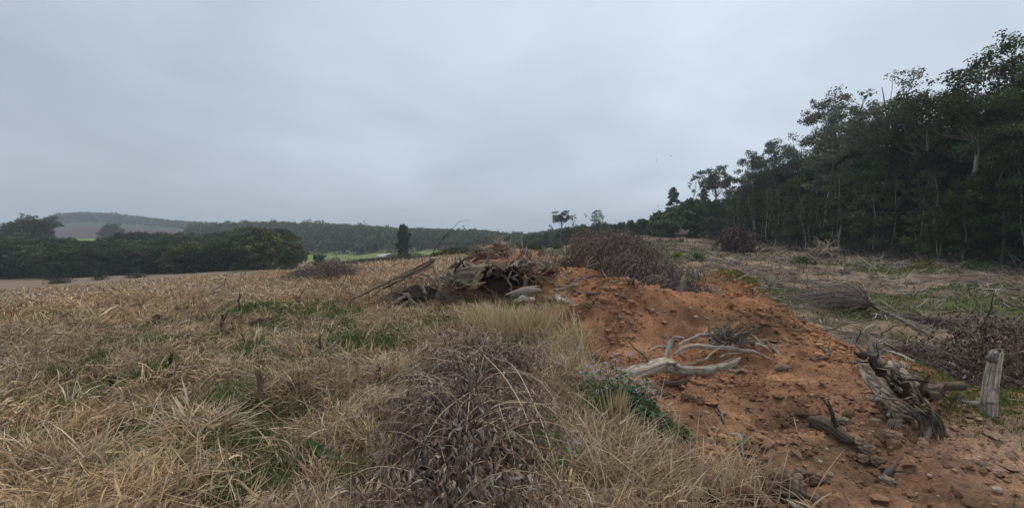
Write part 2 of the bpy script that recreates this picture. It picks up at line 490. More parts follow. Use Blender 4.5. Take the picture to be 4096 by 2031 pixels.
def base_z(X, Y):
    Yp = np.maximum(Y, 1.0)
    s = np.interp(Y, XC_Y, XC_X) - X
    low = -3.0 + 0.050 * np.clip(X + 35, -60, 0)
    t = ss(-4, 22, s)
    zl = low * t
    zr = -1.25 + 0.045 * np.clip(Y - 13, -6, 118) - 0.012 * np.clip(X - 30, 0, 60)
    wr = ss(0, np.interp(Y, [0, 10, 30, 90, 140], [3.2, 3.4, 7, 30, 45]), X - np.interp(Y, XE_Y, XE_X))
    z = zl * (1 - wr) + zr * wr
    c = 512 + FPX * X / Yp
    z = z + np.interp(c, HC, HZ) * ss(262, 430, Y) + 3.0 * ss(258, 300, Y) * ss(560, 480, c)
    z = z + np.interp(c, FC, FZ) * ss(520, 900, Y)
    return z

def clear_mask(X, Y):
    """the cleared land to the right"""
    return ss(-0.5, 1.2, X - np.interp(Y, XE_Y, XE_X)) * ss(200, 150, Y)

def height(X, Y, fine=True):
    X = np.asarray(X, float); Y = np.asarray(Y, float)
    X, Y = np.broadcast_arrays(X, Y)
    m = mounds(X, Y)
    z = base_z(X, Y) + m
    r = np.hypot(X, Y)
    soil = soil_mask(X, Y, m)
    z = z + (fbm(X * 0.07, Y * 0.07, seed=3, octv=3) - 0.5) * 0.7 * ss(18, 60, r)
    z = z + (fbm(X * 0.45, Y * 0.45, seed=8, octv=3) - 0.5) * 0.22 * ss(2, 5, r)
    hum = fbm(X * 1.5, Y * 1.5, seed=12, octv=2) - 0.5
    z = z + hum * 0.20 * (1 - soil) * ss(260, 120, r)
    clr = clear_mask(X, Y)
    z = z + clr * ((fbm(X * 0.33, Y * 0.33, seed=31, octv=3) - 0.5) * 1.1 * ss(12, 24, r) + (fbm(X * 1.1, Y * 1.1, seed=33, octv=2) - 0.5) * 0.16)
    if fine:
        z = z + soil * ((fbm(X * 2.2, Y * 2.2, seed=21, octv=4, gain=0.6) - 0.5) * 0.27 + (np.abs(fbm(X * 8, Y * 8, seed=25, octv=4, gain=0.62) - 0.5)) * 0.13 - 0.02)
        z = z + (fbm(X * 7, Y * 7, seed=27, octv=2) - 0.5) * 0.03
    return z

_GRIDS = []
for gx0, gx1, gy0, gy1, gs in [(-7, 9, 1.2, 16.5, 0.03), (-26, 32, 0, 60, 0.10), (-70, 80, 0, 170, 0.4)]:
    gx, gy = np.arange(gx0, gx1, gs), np.arange(gy0, gy1, gs)
    GX, GY = np.meshgrid(gx, gy, indexing='ij')
    _GRIDS.append((gx0, gy0, gs, len(gx), len(gy), height(GX, GY)))
def hq(X, Y):
    """height read from stored grids (quick), exact outside them"""
    X = np.asarray(X, float); Y = np.asarray(Y, float); X, Y = np.broadcast_arrays(X, Y)
    z = np.full(X.shape, np.nan)
    for gx0, gy0, gs, nx, ny, G in _GRIDS:
        u, v = (X - gx0) / gs, (Y - gy0) / gs
        ok = np.isnan(z) & (u >= 0) & (v >= 0) & (u < nx - 1.001) & (v < ny - 1.001)
        if not ok.any(): continue
        i, j = u[ok].astype(int), v[ok].astype(int); fu, fv = u[ok] - i, v[ok] - j
        z[ok] = (G[i, j] * (1 - fu) + G[i + 1, j] * fu) * (1 - fv) + (G[i, j + 1] * (1 - fu) + G[i + 1, j + 1] * fu) * fv
    bad = np.isnan(z)
    if bad.any(): z[bad] = height(X[bad], Y[bad])
    return z
def h1(x, y):
    return float(hq(np.array([float(x)]), np.array([float(y)]))[0])

_tt = np.geomspace(1.2, 160, 460)
def ground(dx, dy, lift=0.0):
    """the point of the ground seen at a point of the photograph"""
    d = ray(dx, dy)
    p = EYE[None] + d[None] * _tt[:, None]
    g = hq(p[:, 0], p[:, 1]) - p[:, 2]
    k = np.argmax(g > 0) if (g > 0).any() else len(_tt) - 1
    if k > 0:
        a, b = g[k - 1], g[k]; f = -a / (b - a) if b != a else 0
        q = p[k - 1] * (1 - f) + p[k] * f
    else:
        q = p[k]
    return q + np.array([0, 0, lift])

def on(x, y, lift=0.0):
    return np.array([x, y, h1(x, y) + lift])

# patches of living grass (places on the ground) and their strength
GREEN_SPOTS = []
for dx, dy, r in [(930, 875, 0.55), (770, 945, 0.4), (880, 905, 0.3), (560, 1075, 0.6), (640, 1130, 0.5), (590, 1180, .45), (400, 1200, .35), (250, 1250, .3), (480, 1215, 0.4), (330, 1185, 0.3),
                  (520, 1160, 0.4), (660, 885, 0.4), (200, 965, 0.35), (420, 945, 0.4), (700, 960, 0.3), (1010, 850, 0.3), (620, 1250, 0.3), (880, 1240, 0.25),
                  (850, 800, 0.4), (650, 800, 0.4), (30, 1160, .25), (760, 1060, .25), (360, 1090, .25), (600, 1020, .3)]:
    q = ground(dx, dy); GREEN_SPOTS.append((q[0], q[1], 1.2 * r * max(1, q[1] / 5)))
def green_mask(X, Y):
    s = np.zeros_like(X)
    for cx, cy, r in GREEN_SPOTS:
        s = np.maximum(s, np.exp(-((X - cx) ** 2 + ((Y - cy) / 1.0) ** 2) / (r * r)))
    w = fbm(X * 1.7, Y * 1.7, seed=61, octv=3)
    s = ss(0.35, 0.75, s + (w - 0.5) * 0.9)
    s = np.maximum(s, 0.75 * ss(0.53, 0.66, w) * ss(16, 9, np.hypot(X, Y)))
    return np.clip(s, 0, 1)

def clear_green(X, Y):
    a = fbm(X * 0.10, Y * 0.16, seed=71, octv=3); b = fbm(X * 0.55, Y * 0.7, seed=72, octv=3)
    near = ss(40, 14, Y)
    return ss(0.47, 0.60, a * 0.55 + b * 0.45 + 0.05 * near - 0.03)

def ground_colour(X, Y, z):
    soil = soil_mask(X, Y); clr = clear_mask(X, Y)
    n0 = fbm(X * 0.8, Y * 0.8, seed=80, octv=4)[..., None]; n1 = fbm(X * 4, Y * 4, seed=84, octv=4)[..., None]
    n2 = fbm(X * 0.25, Y * 0.25, seed=88, octv=3)[..., None]
    red = np.array([0.295, 0.152, 0.084]); brown = np.array([0.215, 0.122, 0.072]); ochre = np.array([0.40, 0.215, 0.11])
    sc = brown + (red - brown) * ss(0.40, 0.60, n0)
    sc = sc + (ochre - sc) * 0.6 * ss(0.55, 0.72, n1)
    dk = fbm(X * 1.1 + 9, Y * 1.1, seed=93, octv=4)[..., None]
    sc = sc * (1 - 0.42 * ss(0.52, 0.68, dk))
    mid = ss(4, 9, np.hypot(X, Y))[..., None]
    sc = sc * (1 - mid + mid * np.array([1.06, 0.98, 0.92]))
    # the near right corner is a paler, greyer gravel
    gr = (ss(2.6, 4.6, X) * ss(5.4, 3.6, Y))[..., None]
    cr = ss(0.45, 0.85, mounds(X, Y) + 0.25 * (n0[..., 0] - .5))[..., None]
    sc = sc + (np.array([0.35, 0.162, 0.080]) - sc) * 0.45 * cr
    sc = sc * (1 - gr * 0.85) + np.array([0.33, 0.222, 0.152]) * gr * 0.85
    sc = sc * (0.70 + 0.6 * n1)
    litter = np.array([0.17, 0.125, 0.075]) * (0.6 + 0.8 * n1)
    sand = np.array([0.30, 0.212, 0.142]); dull = np.array([0.155, 0.114, 0.080]); gn = np.array([0.098, 0.116, 0.042])
    cc = dull + (sand - dull) * ss(0.46, 0.64, n2 * 0.5 + n0 * 0.5)
    cc = cc + (gn - cc) * 0.85 * clear_green(X, Y)[..., None]
    ctr = ss(6, 12, X)[..., None] * ss(3, 0.5, X - np.interp(Y, XE_Y, XE_X))[..., None]
    cc = cc * (0.65 + 0.7 * n1)
    # far land by distance
    r = np.hypot(X, Y)
    c = 512 + FPX * X / np.maximum(Y, 1)
    hay = np.array([0.43, 0.315, 0.205]) * (0.72 + 0.55 * n0) * (0.85 + 0.3 * n2)
    lowf = np.array([0.235, 0.172, 0.120]) * (0.85 + 0.3 * n2)
    pasture = np.array([0.185, 0.215, 0.070]) * (0.8 + 0.4 * n2)
    plough = np.array([0.075, 0.042, 0.036]) * (0.85 + 0.3 * n2)
    col = litter + (hay - litter) * ss(9, 20, r)[..., None]
    s = np.interp(Y, XC_Y, XC_X) - X
    col = col + (lowf - col) * ss(14, 30, s)[..., None]
    past = ss(152, 160, Y + 6 * (n2[..., 0] - .5)) * ss(282, 274, Y) * ss(-190, -160, X) * ss(30, 10, X)
    col = col + (pasture - col) * past[..., None]
    col = col + (plough - col) * (ss(285, 320, Y) * ss(330, 300, c))[..., None]
    patch = ss(330, 345, Y) * ss(400, 385, Y) * ss(55, 62, c) * ss(122, 112, c)
    col = col + (np.array([0.17, 0.24, 0.07]) - col) * patch[..., None]
    hillg = np.array([0.05, 0.08, 0.038])
    col = col + (hillg - col) * (ss(690, 720, Y))[..., None]
    col = col + (np.array([0.035, 0.06, 0.03]) - col) * (ss(770, 800, Y))[..., None]
    col = col * (1 - clr[..., None]) + cc * clr[..., None]
    col = col * (1 - soil[..., None]) + sc * soil[..., None]
    return np.clip(col, 0.01, 0.9)

def build_ground():
    fa = np.radians(np.linspace(-72, 72, 860)); ba = np.radians(np.linspace(72, 288, 110))[1:-1]
    A = np.concatenate([fa, ba]); na = len(A)
    rr = np.concatenate([[0.02, 0.5, 1.0, 1.4], np.geomspace(1.7, 40, 420), np.geomspace(40, 2600, 230)[1:]]); nr = len(rr)
    RR, AA = np.meshgrid(rr, A, indexing='ij')
    X, Y = RR * np.sin(AA), RR * np.cos(AA)
    Z = height(X, Y)
    col = ground_colour(X, Y, Z)
    v = np.stack([X, Y, Z], -1).reshape(-1, 3)
    i = np.arange(nr - 1)[:, None] * na; k = np.arange(na)[None]; k2 = (k + 1) % na
    f4 = np.stack([i + k, i + na + k, i + na + k2, i + k2], -1).reshape(-1, 4)
    mb = MB(); mb.add(v, None, f4, col.reshape(-1, 3))
    m = attr_mat('earth', 0.97, noise=[(38, 6, 0.62, 1.32), (2.6, 5, 0.82, 1.18)], bump=(0.8, 0.03), spec=0.05)
    o = mb.build('ground', m)
    tag(o, kind='structure')
    return o
ground_ob = build_ground()
# ------------------------------------------------------------------ trees
def cluster(mb, c, rad, n, size, base, dark=0.0, flat=0.65, droop=0.15, elong=1.9):
    """one clump of leaves about c"""
    d = rdir(n); rr = rng.random(n) ** 0.45
    p = np.asarray(c) + d * rr[:, None] * np.array([rad, rad, rad * flat])
    nr = norm(d * 0.5 + rng.normal(size=(n, 3)) * 0.6 + [0, 0, 0.6])
    dv = norm(np.cross(nr, rdir(n)) + [0, 0, -droop])
    sz = size * rng.uniform(0.65, 1.35, n)
    tint = rng.uniform(0.75, 1.25, (n, 1)) * (1 + rng.normal(0, 0.05, (n, 3)))
    leaves(mb, p, dv, nr, sz * elong * 0.75, sz, np.asarray(base) * tint, fold=0.12, curl=0.1)

def limb(tb, a, b, r0, r1, col, sides=5, sag=0.15):
    a, b = np.asarray(a, float), np.asarray(b, float)
    L = np.linalg.norm(b - a)
    m = (a + b) / 2 + np.array([rng.normal(0, 0.06) * L, rng.normal(0, 0.06) * L, -sag * L * 0.5])
    m2 = a * 0.25 + b * 0.75 + np.array([rng.normal(0, 0.05) * L, rng.normal(0, 0.05) * L, sag * 0.1 * L])
    return tube(tb, [a, m, m2, b], [r0, (r0 + r1) * 0.5, r1 * 1.2, r1], sides=sides, n=8, rough=0.08, col=col)

BARK_PALE = (0.46, 0.43, 0.37); BARK_DARK = (0.12, 0.105, 0.085); BARK_MID = (0.21, 0.19, 0.16)
def tree_mesh(H, bole, cr, kind, ncl, nleaf, leaf, green, bark, tr=0.16, lean=0.0, seed=1, csize=1.0, stems=1, gap=0.0):
    """returns (trunk MB, crown MB) for a tree at the origin; bole = share of the height without crown"""
    global rng
    keep = rng; rng = np.random.default_rng(1000 + seed)
    tb, cb = MB(), MB()
    for st in range(stems):
        a0 = rng.uniform(0, 2 * np.pi)
        spread = 0 if stems == 1 else rng.uniform(0.06, 0.14) * H
        top = np.array([lean * H + spread * math.cos(a0), spread * math.sin(a0), H * 0.93])
        n = 5
        tp = [np.array([0.1 * st, 0.05 * st, -0.3])]
        for k in range(1, n + 1):
            f = k / n
            tp.append(top * [f ** 1.2, f ** 1.2, f] + np.array([rng.normal(0, 0.013) * H, rng.normal(0, 0.013) * H, 0]) * (1 if k < n else 0.5))
        rad = tr * np.array([1.35, 1.0, 0.85, 0.7, 0.5, 0.2]) * (1 if stems == 1 else 0.7)
        path = tube(tb, tp, rad, sides=8, n=22, rough=0.07, col=bark, cv=0.35)
        def trunk_at(f):
            k = f * (len(path) - 1); i = min(int(k), len(path) - 2)
            return path[i] * (1 - (k - i)) + path[i + 1] * (k - i)
        ga = rng.uniform(0, 6.28)
        m = max(3, ncl // stems)
        for k in range(m):
            f = (k + 0.5) / m
            ga += 2.399963 + rng.normal(0, 0.35)
            zf = bole + (1 - bole) * f
            if kind == 'umbrella':
                prof = (0.35 + 0.75 * math.sin(min(1, f * 1.2) * math.pi * 0.55)); rz = zf * H
                rad_ = cr * prof * math.sqrt(rng.uniform(0.12, 1.0))
                zc = H * (bole + (1 - bole) * (0.30 + 0.70 * f)) - 0.10 * H * (rad_ / cr) ** 2
                org = trunk_at(min(0.97, bole * 0.95 + (1 - bole) * f * 0.5))
            elif kind == 'column':
                rad_ = cr * (1.0 - f) ** 0.65 * math.sqrt(rng.uniform(0.2, 1)) + 0.1; zc = H * (bole + (1 - bole) * f)
                org = trunk_at(min(0.97, max(0.05, zf - 0.07)))
            elif kind == 'bush':
                rad_ = cr * math.sqrt(max(0.05, 1 - (2 * f - 0.85) ** 2 * 0.75)) * math.sqrt(rng.uniform(0.25, 1.0)); zc = H * (bole + (1 - bole) * f * 0.97)
                org = trunk_at(min(0.9, zf * 0.6))
            elif kind == 'sparse':
                rad_ = cr * (0.45 + 0.55 * math.sin(f * math.pi)) * math.sqrt(rng.uniform(0.1, 1)); zc = H * zf
                org = trunk_at(min(0.97, zf - (1 - bole) * 0.22 * rng.random()))
            else:   # round
                rad_ = cr * math.sqrt(max(0.06, 1 - (2 * f - 0.95) ** 2)) * math.sqrt(rng.uniform(0.2, 1.0)); zc = H * zf
                org = trunk_at(min(0.95, bole * 0.9 + (zf - bole) * 0.7))
            c = np.array([rad_ * math.cos(ga), rad_ * math.sin(ga), zc]) + top * [1, 1, 0] * (zc / H) ** 1.2
            c += rng.normal(0, 0.025 * H, 3) * [1, 1, 0.6]
            limb(tb, org, c - [0, 0, 0.1], tr * 0.36 * (1.1 - 0.6 * f), 0.022, np.asarray(bark) * 0.5)
            rc = cr * rng.uniform(0.26, 0.46) * csize
            gb = np.asarray(green) * rng.uniform(0.68, 1.35) * (1 + rng.normal(0, 0.05, 3))
            if rng.random() < gap:
                continue
            nl = int(nleaf * (rc / (cr * 0.36)) ** 2)
            cluster(cb, c, rc, nl, leaf, gb)
            for q in range(2):
                c2 = c + rdir(1)[0] * rc * 1.15 * [1, 1, 0.6]
                tube(tb, [c - [0, 0, 0.1], (c + c2) / 2, c2], [0.02, 0.012], sides=3, n=4, rough=0, col=bark)
                cluster(cb, c2, rc * 0.55, int(nl * 0.32), leaf, gb * rng.uniform(0.85, 1.2))
    rng = keep
    return tb, cb

def tree_proto(name, label, cat, group, **kw):
    tb, cb = tree_mesh(**kw)
    r = empty(name, (0, 0, 0), label, cat, group)
    tb.build('trunk', M_BARK, r)
    if cb.n: cb.build('crown', M_LEAF, r, smooth=False)
    r['H'] = float(max(np.percentile(np.concatenate((cb if cb.n else tb).v)[:, 2], 99.7), 0.5 * kw['H']))
    r['base_label'] = label
    r['base_group'] = group or ''
    return r

_used = set()
def plant(proto, x, y, hgt=None, rot=None, label=None, group=None, sink=0.15, sx=1.0):
    """the first call moves the tree itself, later calls copy it with its trunk and crown"""
    o = proto if proto.name not in _used else copy_tree(proto)
    _used.add(proto.name)
    s = 1.0 if hgt is None else hgt / proto['H']
    o.scale = (s * sx, s * sx, s)
    o.rotation_euler = (0, 0, rng.uniform(0, 6.28) if rot is None else rot)
    o.location = on(x, y, -sink * s)
    o['label'] = label or proto['base_label']
    if not label and proto['base_group']: o['group'] = group or proto['base_group']
    elif 'group' in o: del o['group']
    return o

G_DARK = (0.050, 0.074, 0.034); G_MID = (0.072, 0.100, 0.042); G_OLIVE = (0.092, 0.105, 0.046); G_GREY = (0.095, 0.108, 0.074)
WALL = 'dark trees in the forest wall on the right'
L_DENSE = 'dark green leafy tree among the crowded crowns of the forest wall'
L_EMERG = 'tall forest tree with a lacy open crown against the sky, one of many alike'
L_SLIM = 'slim pale stemmed tree with a thin crown inside the forest edge'
L_UNDER = 'low leafy understory tree filling the foot of the forest wall'
# ---- kinds of the right forest
P_round = [tree_proto('broadleaf_tree', L_DENSE, 'tree', WALL, H=16, bole=0.18, cr=3.4, kind='round', ncl=26, nleaf=330, leaf=0.20, green=G_DARK, bark=BARK_DARK, tr=0.17, seed=1),
           tree_proto('broadleaf_tree', L_DENSE, 'tree', WALL, H=15, bole=0.12, cr=3.7, kind='round', ncl=28, nleaf=330, leaf=0.22, green=G_MID, bark=BARK_MID, tr=0.16, seed=2),
           tree_proto('broadleaf_tree', L_DENSE, 'tree', WALL, H=17, bole=0.22, cr=3.2, kind='round', ncl=24, nleaf=320, leaf=0.19, green=G_DARK, bark=BARK_DARK, tr=0.18, seed=3)]
P_emerg = [tree_proto('canopy_tree', L_EMERG, 'tree', WALL, H=20, bole=0.52, cr=4.0, kind='umbrella', ncl=34, nleaf=150, leaf=0.18, green=G_GREY, bark=BARK_MID, tr=0.19, seed=4, csize=0.72, gap=0.08),
           tree_proto('canopy_tree', L_EMERG, 'tree', WALL, H=20, bole=0.50, cr=3.4, kind='umbrella', ncl=30, nleaf=150, leaf=0.18, green=G_MID, bark=BARK_PALE, tr=0.17, seed=5, csize=0.70, lean=0.05, gap=0.1)]
P_slim = [tree_proto('slim_tree', L_SLIM, 'tree', WALL, H=14, bole=0.50, cr=1.9, kind='sparse', ncl=14, nleaf=60, leaf=0.2, green=G_OLIVE, bark=BARK_PALE, tr=0.085, seed=6, stems=1, lean=0.05, gap=0.2),
          tree_proto('slim_tree', L_SLIM, 'tree', WALL, H=13, bole=0.45, cr=2.0, kind='sparse', ncl=16, nleaf=60, leaf=0.2, green=G_MID, bark=BARK_PALE, tr=0.11, seed=7, stems=2, gap=0.15)]
P_under = [tree_proto('understory_tree', L_UNDER, 'tree', WALL, H=5.5, bole=0.05, cr=2.3, kind='bush', ncl=22, nleaf=170, leaf=0.20, green=G_DARK, bark=BARK_MID, tr=0.07, seed=8, stems=2),
           tree_proto('understory_tree', L_UNDER, 'tree', WALL, H=6.5, bole=0.10, cr=2.2, kind='bush', ncl=22, nleaf=150, leaf=0.19, green=G_MID, bark=BARK_PALE, tr=0.07, seed=9, stems=2),
           tree_proto('understory_tree', L_UNDER, 'tree', WALL, H=7.5, bole=0.16, cr=2.0, kind='bush', ncl=18, nleaf=150, leaf=0.21, green=G_OLIVE, bark=BARK_PALE, tr=0.08, seed=10, stems=2)]

EDGE_Y = [8, 20, 30, 38, 46, 54, 66, 80, 100, 130, 160]
EDGE_X = [46, 46, 44.5, 43, 42.5, 42.5, 44.5, 47, 50.5, 54, 52]
def edge(y): return float(np.interp(y, EDGE_Y, EDGE_X))

def col_x(dx, Y): return (dx / 2.5146 - 512) / FPX * Y      # lateral position at a depth
def top_h(dy, Y, x):                                          # height of a tree whose top is seen at a height of the photo
    return at(1287, dy, Y)[2] - h1(x, Y)

# ---- trees that stand out in the photograph: (proto, photo column, photo top, depth, label)
big = tree_proto('canopy_tree', 'x', 'tree', None, H=19, bole=0.60, cr=4.6, kind='umbrella', ncl=34, nleaf=300, leaf=0.165, green=G_MID, bark=BARK_PALE, tr=0.22, seed=21, csize=0.70, lean=0.015)
crown_r = tree_proto('canopy_tree', 'x', 'tree', None, H=21, bole=0.45, cr=4.6, kind='round', ncl=42, nleaf=320, leaf=0.165, green=G_MID, bark=BARK_MID, tr=0.24, seed=22, csize=0.70)
lacy = tree_proto('canopy_tree', 'x', 'tree', None, H=21, bole=0.50, cr=5.0, kind='umbrella', ncl=44, nleaf=190, leaf=0.17, green=G_GREY, bark=BARK_MID, tr=0.2, seed=23, csize=0.58)
grey = tree_proto('canopy_tree', 'x', 'tree', None, H=19, bole=0.40, cr=3.0, kind='sparse', ncl=36, nleaf=150, leaf=0.18, green=(0.115, 0.125, 0.095), bark=BARK_PALE, tr=0.17, seed=24, csize=0.9)
cone = tree_proto('conical_tree', 'x', 'tree', None, H=18, bole=0.10, cr=3.6, kind='column', ncl=40, nleaf=150, leaf=0.34, green=G_DARK, bark=BARK_DARK, tr=0.2, seed=25, csize=0.75)
lollip = tree_proto('umbrella_tree', 'x', 'tree', None, H=17, bole=0.62, cr=3.9, kind='umbrella', ncl=28, nleaf=130, leaf=0.30, green=G_GREY, bark=BARK_MID, tr=0.2, seed=26, csize=0.75, lean=0.02)
thin = tree_proto('slim_tree', 'x', 'tree', None, H=17, bole=0.40, cr=2.0, kind='sparse', ncl=22, nleaf=34, leaf=0.32, green=G_GREY, bark=BARK_MID, tr=0.13, seed=27, csize=0.7, gap=0.15)
bare = tree_proto('bare_tree', 'x', 'tree', None, H=16, bole=0.35, cr=2.2, kind='sparse', ncl=20, nleaf=10, leaf=0.3, green=G_GREY, bark=BARK_PALE, tr=0.13, seed=28, csize=0.5, gap=0.7, lean=-0.05)
fork = tree_proto('forked_tree', 'x', 'tree', None, H=12, bole=0.40, cr=2.2, kind='sparse', ncl=16, nleaf=70, leaf=0.2, green=G_MID, bark=(0.42, 0.40, 0.34), tr=0.12, seed=29, stems=2, gap=0.1)
NAMED = [
 (big, 2442, 165, 40.0, 'tall tree with a thick pale mottled trunk in front of the forest wall', 0.6),
 (crown_r, 2535, 84, 39.5, 'tallest broad crowned forest tree, its dark green top highest against the sky', 2.0),
 (crown_r, 2640, 120, 35, 'broad dark forest tree cut by the picture edge beside the tallest crown', 4.0),
 (lacy, 2215, 188, 52, 'wide lacy topped forest tree with sky showing between its leaf tufts', 1.0),
 (big, 2330, 240, 47, 'leaning pale limbed forest tree between the lacy topped tree and the thick pale trunk', 3.2),
 (grey, 2088, 240, 60, 'grey green feathery topped tree on the shoulder of the forest skyline', 0.4),
 (grey, 2155, 300, 64, 'dull grey green tree tucked under the lacy topped forest tree', 2.4),
 (lacy, 2010, 336, 76, 'flat topped forest tree stepping down left of the grey feathery top', 2.2),
 (crown_r, 1945, 352, 84, 'full crowned dark tree where the forest skyline steps down to the slim trees', 0.7),
 (grey, 1892, 378, 92, 'open crowned tree with upright grey limbs, last of the high forest wall', 3.9),
 (bare, 1860, 432, 104, 'nearly leafless pale tree reaching up left of the high forest wall', 1.2),
 (thin, 1838, 462, 112, 'small spindly tree with a sparse flat top beside the nearly leafless tree', 0.2),
 (lollip, 1796, 420, 118, 'tall dark tree with a heavy rounded head above the far clearing edge', 0.9),
 (thin, 1745, 432, 122, 'thin see-through tree between the conical tree and the rounded head tree', 2.0),
 (cone, 1693, 470, 132, 'conical dark tree standing at the left end of the high trees', 0.5),
 (cone, 1768, 476, 130, 'shorter dark spire shaped tree behind the thin see-through tree', 3.1),
 (bare, 1655, 515, 145, 'tiny bare pole like tree alone on the hedge skyline', 0.8),
 (lollip, 1411, 529, 150, 'umbrella topped tree on a tall bare trunk above the low hedge', 1.6),
 (thin, 1441, 538, 152, 'crooked thin tree with broken tufts right of the umbrella topped tree', 4.4),
 (crown_r, 1500, 527, 158, 'stocky round headed tree rising from the far hedge above the brush heap', 2.9),
 (thin, 1385, 564, 165, 'small flat topped tree left of the umbrella topped tree', 5.2),
 (fork, 2362, 520, 40.0, 'pale tree forked low like a letter Y at the foot of the forest', 0.3),
 (fork, 2026, 440, 66, 'slender pale stemmed twin trunk tree in front of the dark forest', 1.2),
 (fork, 2112, 430, 54, 'pale straight trunked tree in front of the dark middle of the forest', 2.5),
 (P_round[1], 2425, 452, 38.0, 'bushy dark tree hiding the foot of the thick pale trunk', 1.1),
 (P_round[2], 2520, 330, 36.5, 'dark leafy tree filling the gap right of the thick pale trunk', 2.1),
]
for proto, dx, dy, Y, lab, rot in NAMED:
    x = col_x(dx, Y)
    plant(proto, x, Y, top_h(dy, Y, x), rot, lab, sx=1.0)
# pale stems that stand free in front of the dark forest foot
for k in range(26):
    Y = 33 + 62 * (k + rng.random()) / 26; x = edge(Y) - rng.uniform(0.6, 2.2)
    plant(P_slim[int(rng.integers(2))], x, Y, rng.uniform(6.5, 11), sx=rng.uniform(0.75, 1.0))

# ---- the crowd: skyline follows the photograph, so heights are limited by it
SKY_DX = [1600, 1690, 1800, 1870, 1935, 2000, 2060, 2110, 2150, 2210, 2290, 2330, 2400, 2470, 2520, 2700, 3400]
SKY_DY = [560, 500, 500, 440, 375, 365, 310, 280, 240, 235, 235, 230, 225, 170, 130, 110, 60]
def max_h(x, Y):
    dx = (512 + FPX * x / Y) * 2.5146
    return max(2.5, top_h(float(np.interp(dx, SKY_DX, SKY_DY)), Y, x))
crowd = []
for row, (off, dy_) in enumerate([(1.5, 3.0), (5.0, 3.6), (9.5, 4.4), (15, 6)]):
    y = 24.0 + row
    while y < 135:
        x = edge(y) + off + rng.uniform(-1.2, 1.2)
        step = dy_ * (1 + max(0, y - 50) / 70) * rng.uniform(0.8, 1.25)
        mh = max_h(x, y)
        if row < 2 and abs(y - 40) < (5 if row == 0 else 3.2):
            y += step; continue
        if row == 0:
            t = rng.random()
            if t < 0.28: plant(P_slim[int(rng.integers(2))], x - 0.5, y, min(mh * 0.9, rng.uniform(9, 14)))
            else: plant(P_round[int(rng.integers(3))], x + 1.0, y, min(mh * 0.8, rng.uniform(9, 13)))
        elif row == 1:
            plant(P_round[int(rng.integers(3))], x, y, min(mh * 0.80, rng.uniform(12, 16)))
        elif row == 2:
            if rng.random() < 0.65: plant(P_emerg[int(rng.integers(2))], x, y, min(mh * 1.0, rng.uniform(18, 23)))
            else: plant(P_round[int(rng.integers(3))], x, y, min(mh * 0.82, rng.uniform(14, 18)))
        else:
            plant(P_round[int(rng.integers(3))], x, y, min(mh * 0.84, rng.uniform(15, 19)))
        y += step
y = 22.0
while y < 128:
    x = edge(y) - 0.4 + rng.uniform(-0.9, 1.3)
    plant(P_under[int(rng.integers(3))], x, y, rng.uniform(2.2, 6.0))
    y += rng.uniform(1.3, 2.6) * (1 + max(0, y - 45) / 60)

# two yellowish saplings that stand out at the forest foot
yel = tree_proto('sapling', 'x', 'tree', None, H=7, bole=0.3, cr=1.7, kind='bush', ncl=16, nleaf=110, leaf=0.19, green=(0.105, 0.125, 0.044), bark=BARK_PALE, tr=0.06, seed=40, stems=1)
for dx, dy, Y, lab in [(2195, 455, 49, 'yellowish green leafy tree brightening the dark middle of the forest'),
                       (2395, 480, 40.5, 'olive green spreading tree low in front of the thick pale trunk'),
                       (2040, 540, 62, 'small yellow green sapling at the forest foot under the pale twin trunk tree')]:
    x = col_x(dx, Y); plant(yel, x, Y, top_h(dy, Y, x), rng.uniform(0, 6), lab)

# ---- low growth along the far end of the clearing
HEDGE = 'pale green bushes along the far end of the clearing'
L_HEDGE = 'feathery mid green bush in the low hedge along the far clearing edge'
P_hedge = [tree_proto('hedge_bush', L_HEDGE, 'bush', HEDGE, H=5, bole=0.03, cr=2.8, kind='bush', ncl=22, nleaf=110, leaf=0.34, green=(0.070, 0.105, 0.042), bark=BARK_MID, tr=0.07, seed=50, stems=2),
           tree_proto('hedge_bush', L_HEDGE, 'bush', HEDGE, H=6, bole=0.03, cr=2.6, kind='column', ncl=22, nleaf=110, leaf=0.34, green=(0.055, 0.088, 0.036), bark=BARK_MID, tr=0.07, seed=51, stems=1)]
HS_DX = [1240, 1330, 1400, 1450, 1520, 1600, 1650, 1690, 1740, 1800, 1870, 1950]
HS_DY = [590, 592, 582, 566, 562, 553, 542, 520, 500, 506, 495, 480]
for Y0, n, a, b in [(118, 16, 1660, 1905), (136, 18, 1560, 1900), (160, 18, 1400, 1800), (190, 14, 1300, 1560), (215, 10, 1240, 1480)]:
    for k in range(n):
        dx = a + (b - a) * (k + rng.uniform(0.1, 0.9)) / n
        Y = Y0 + rng.uniform(-6, 6); x = col_x(dx, Y)
        hh = top_h(float(np.interp(dx, HS_DX, HS_DY)) + rng.uniform(-3, 14), Y, x)
        plant(P_hedge[int(rng.integers(2))], x, Y, float(np.clip(hh, 2.0, 10)), sx=rng.uniform(0.9, 1.4))

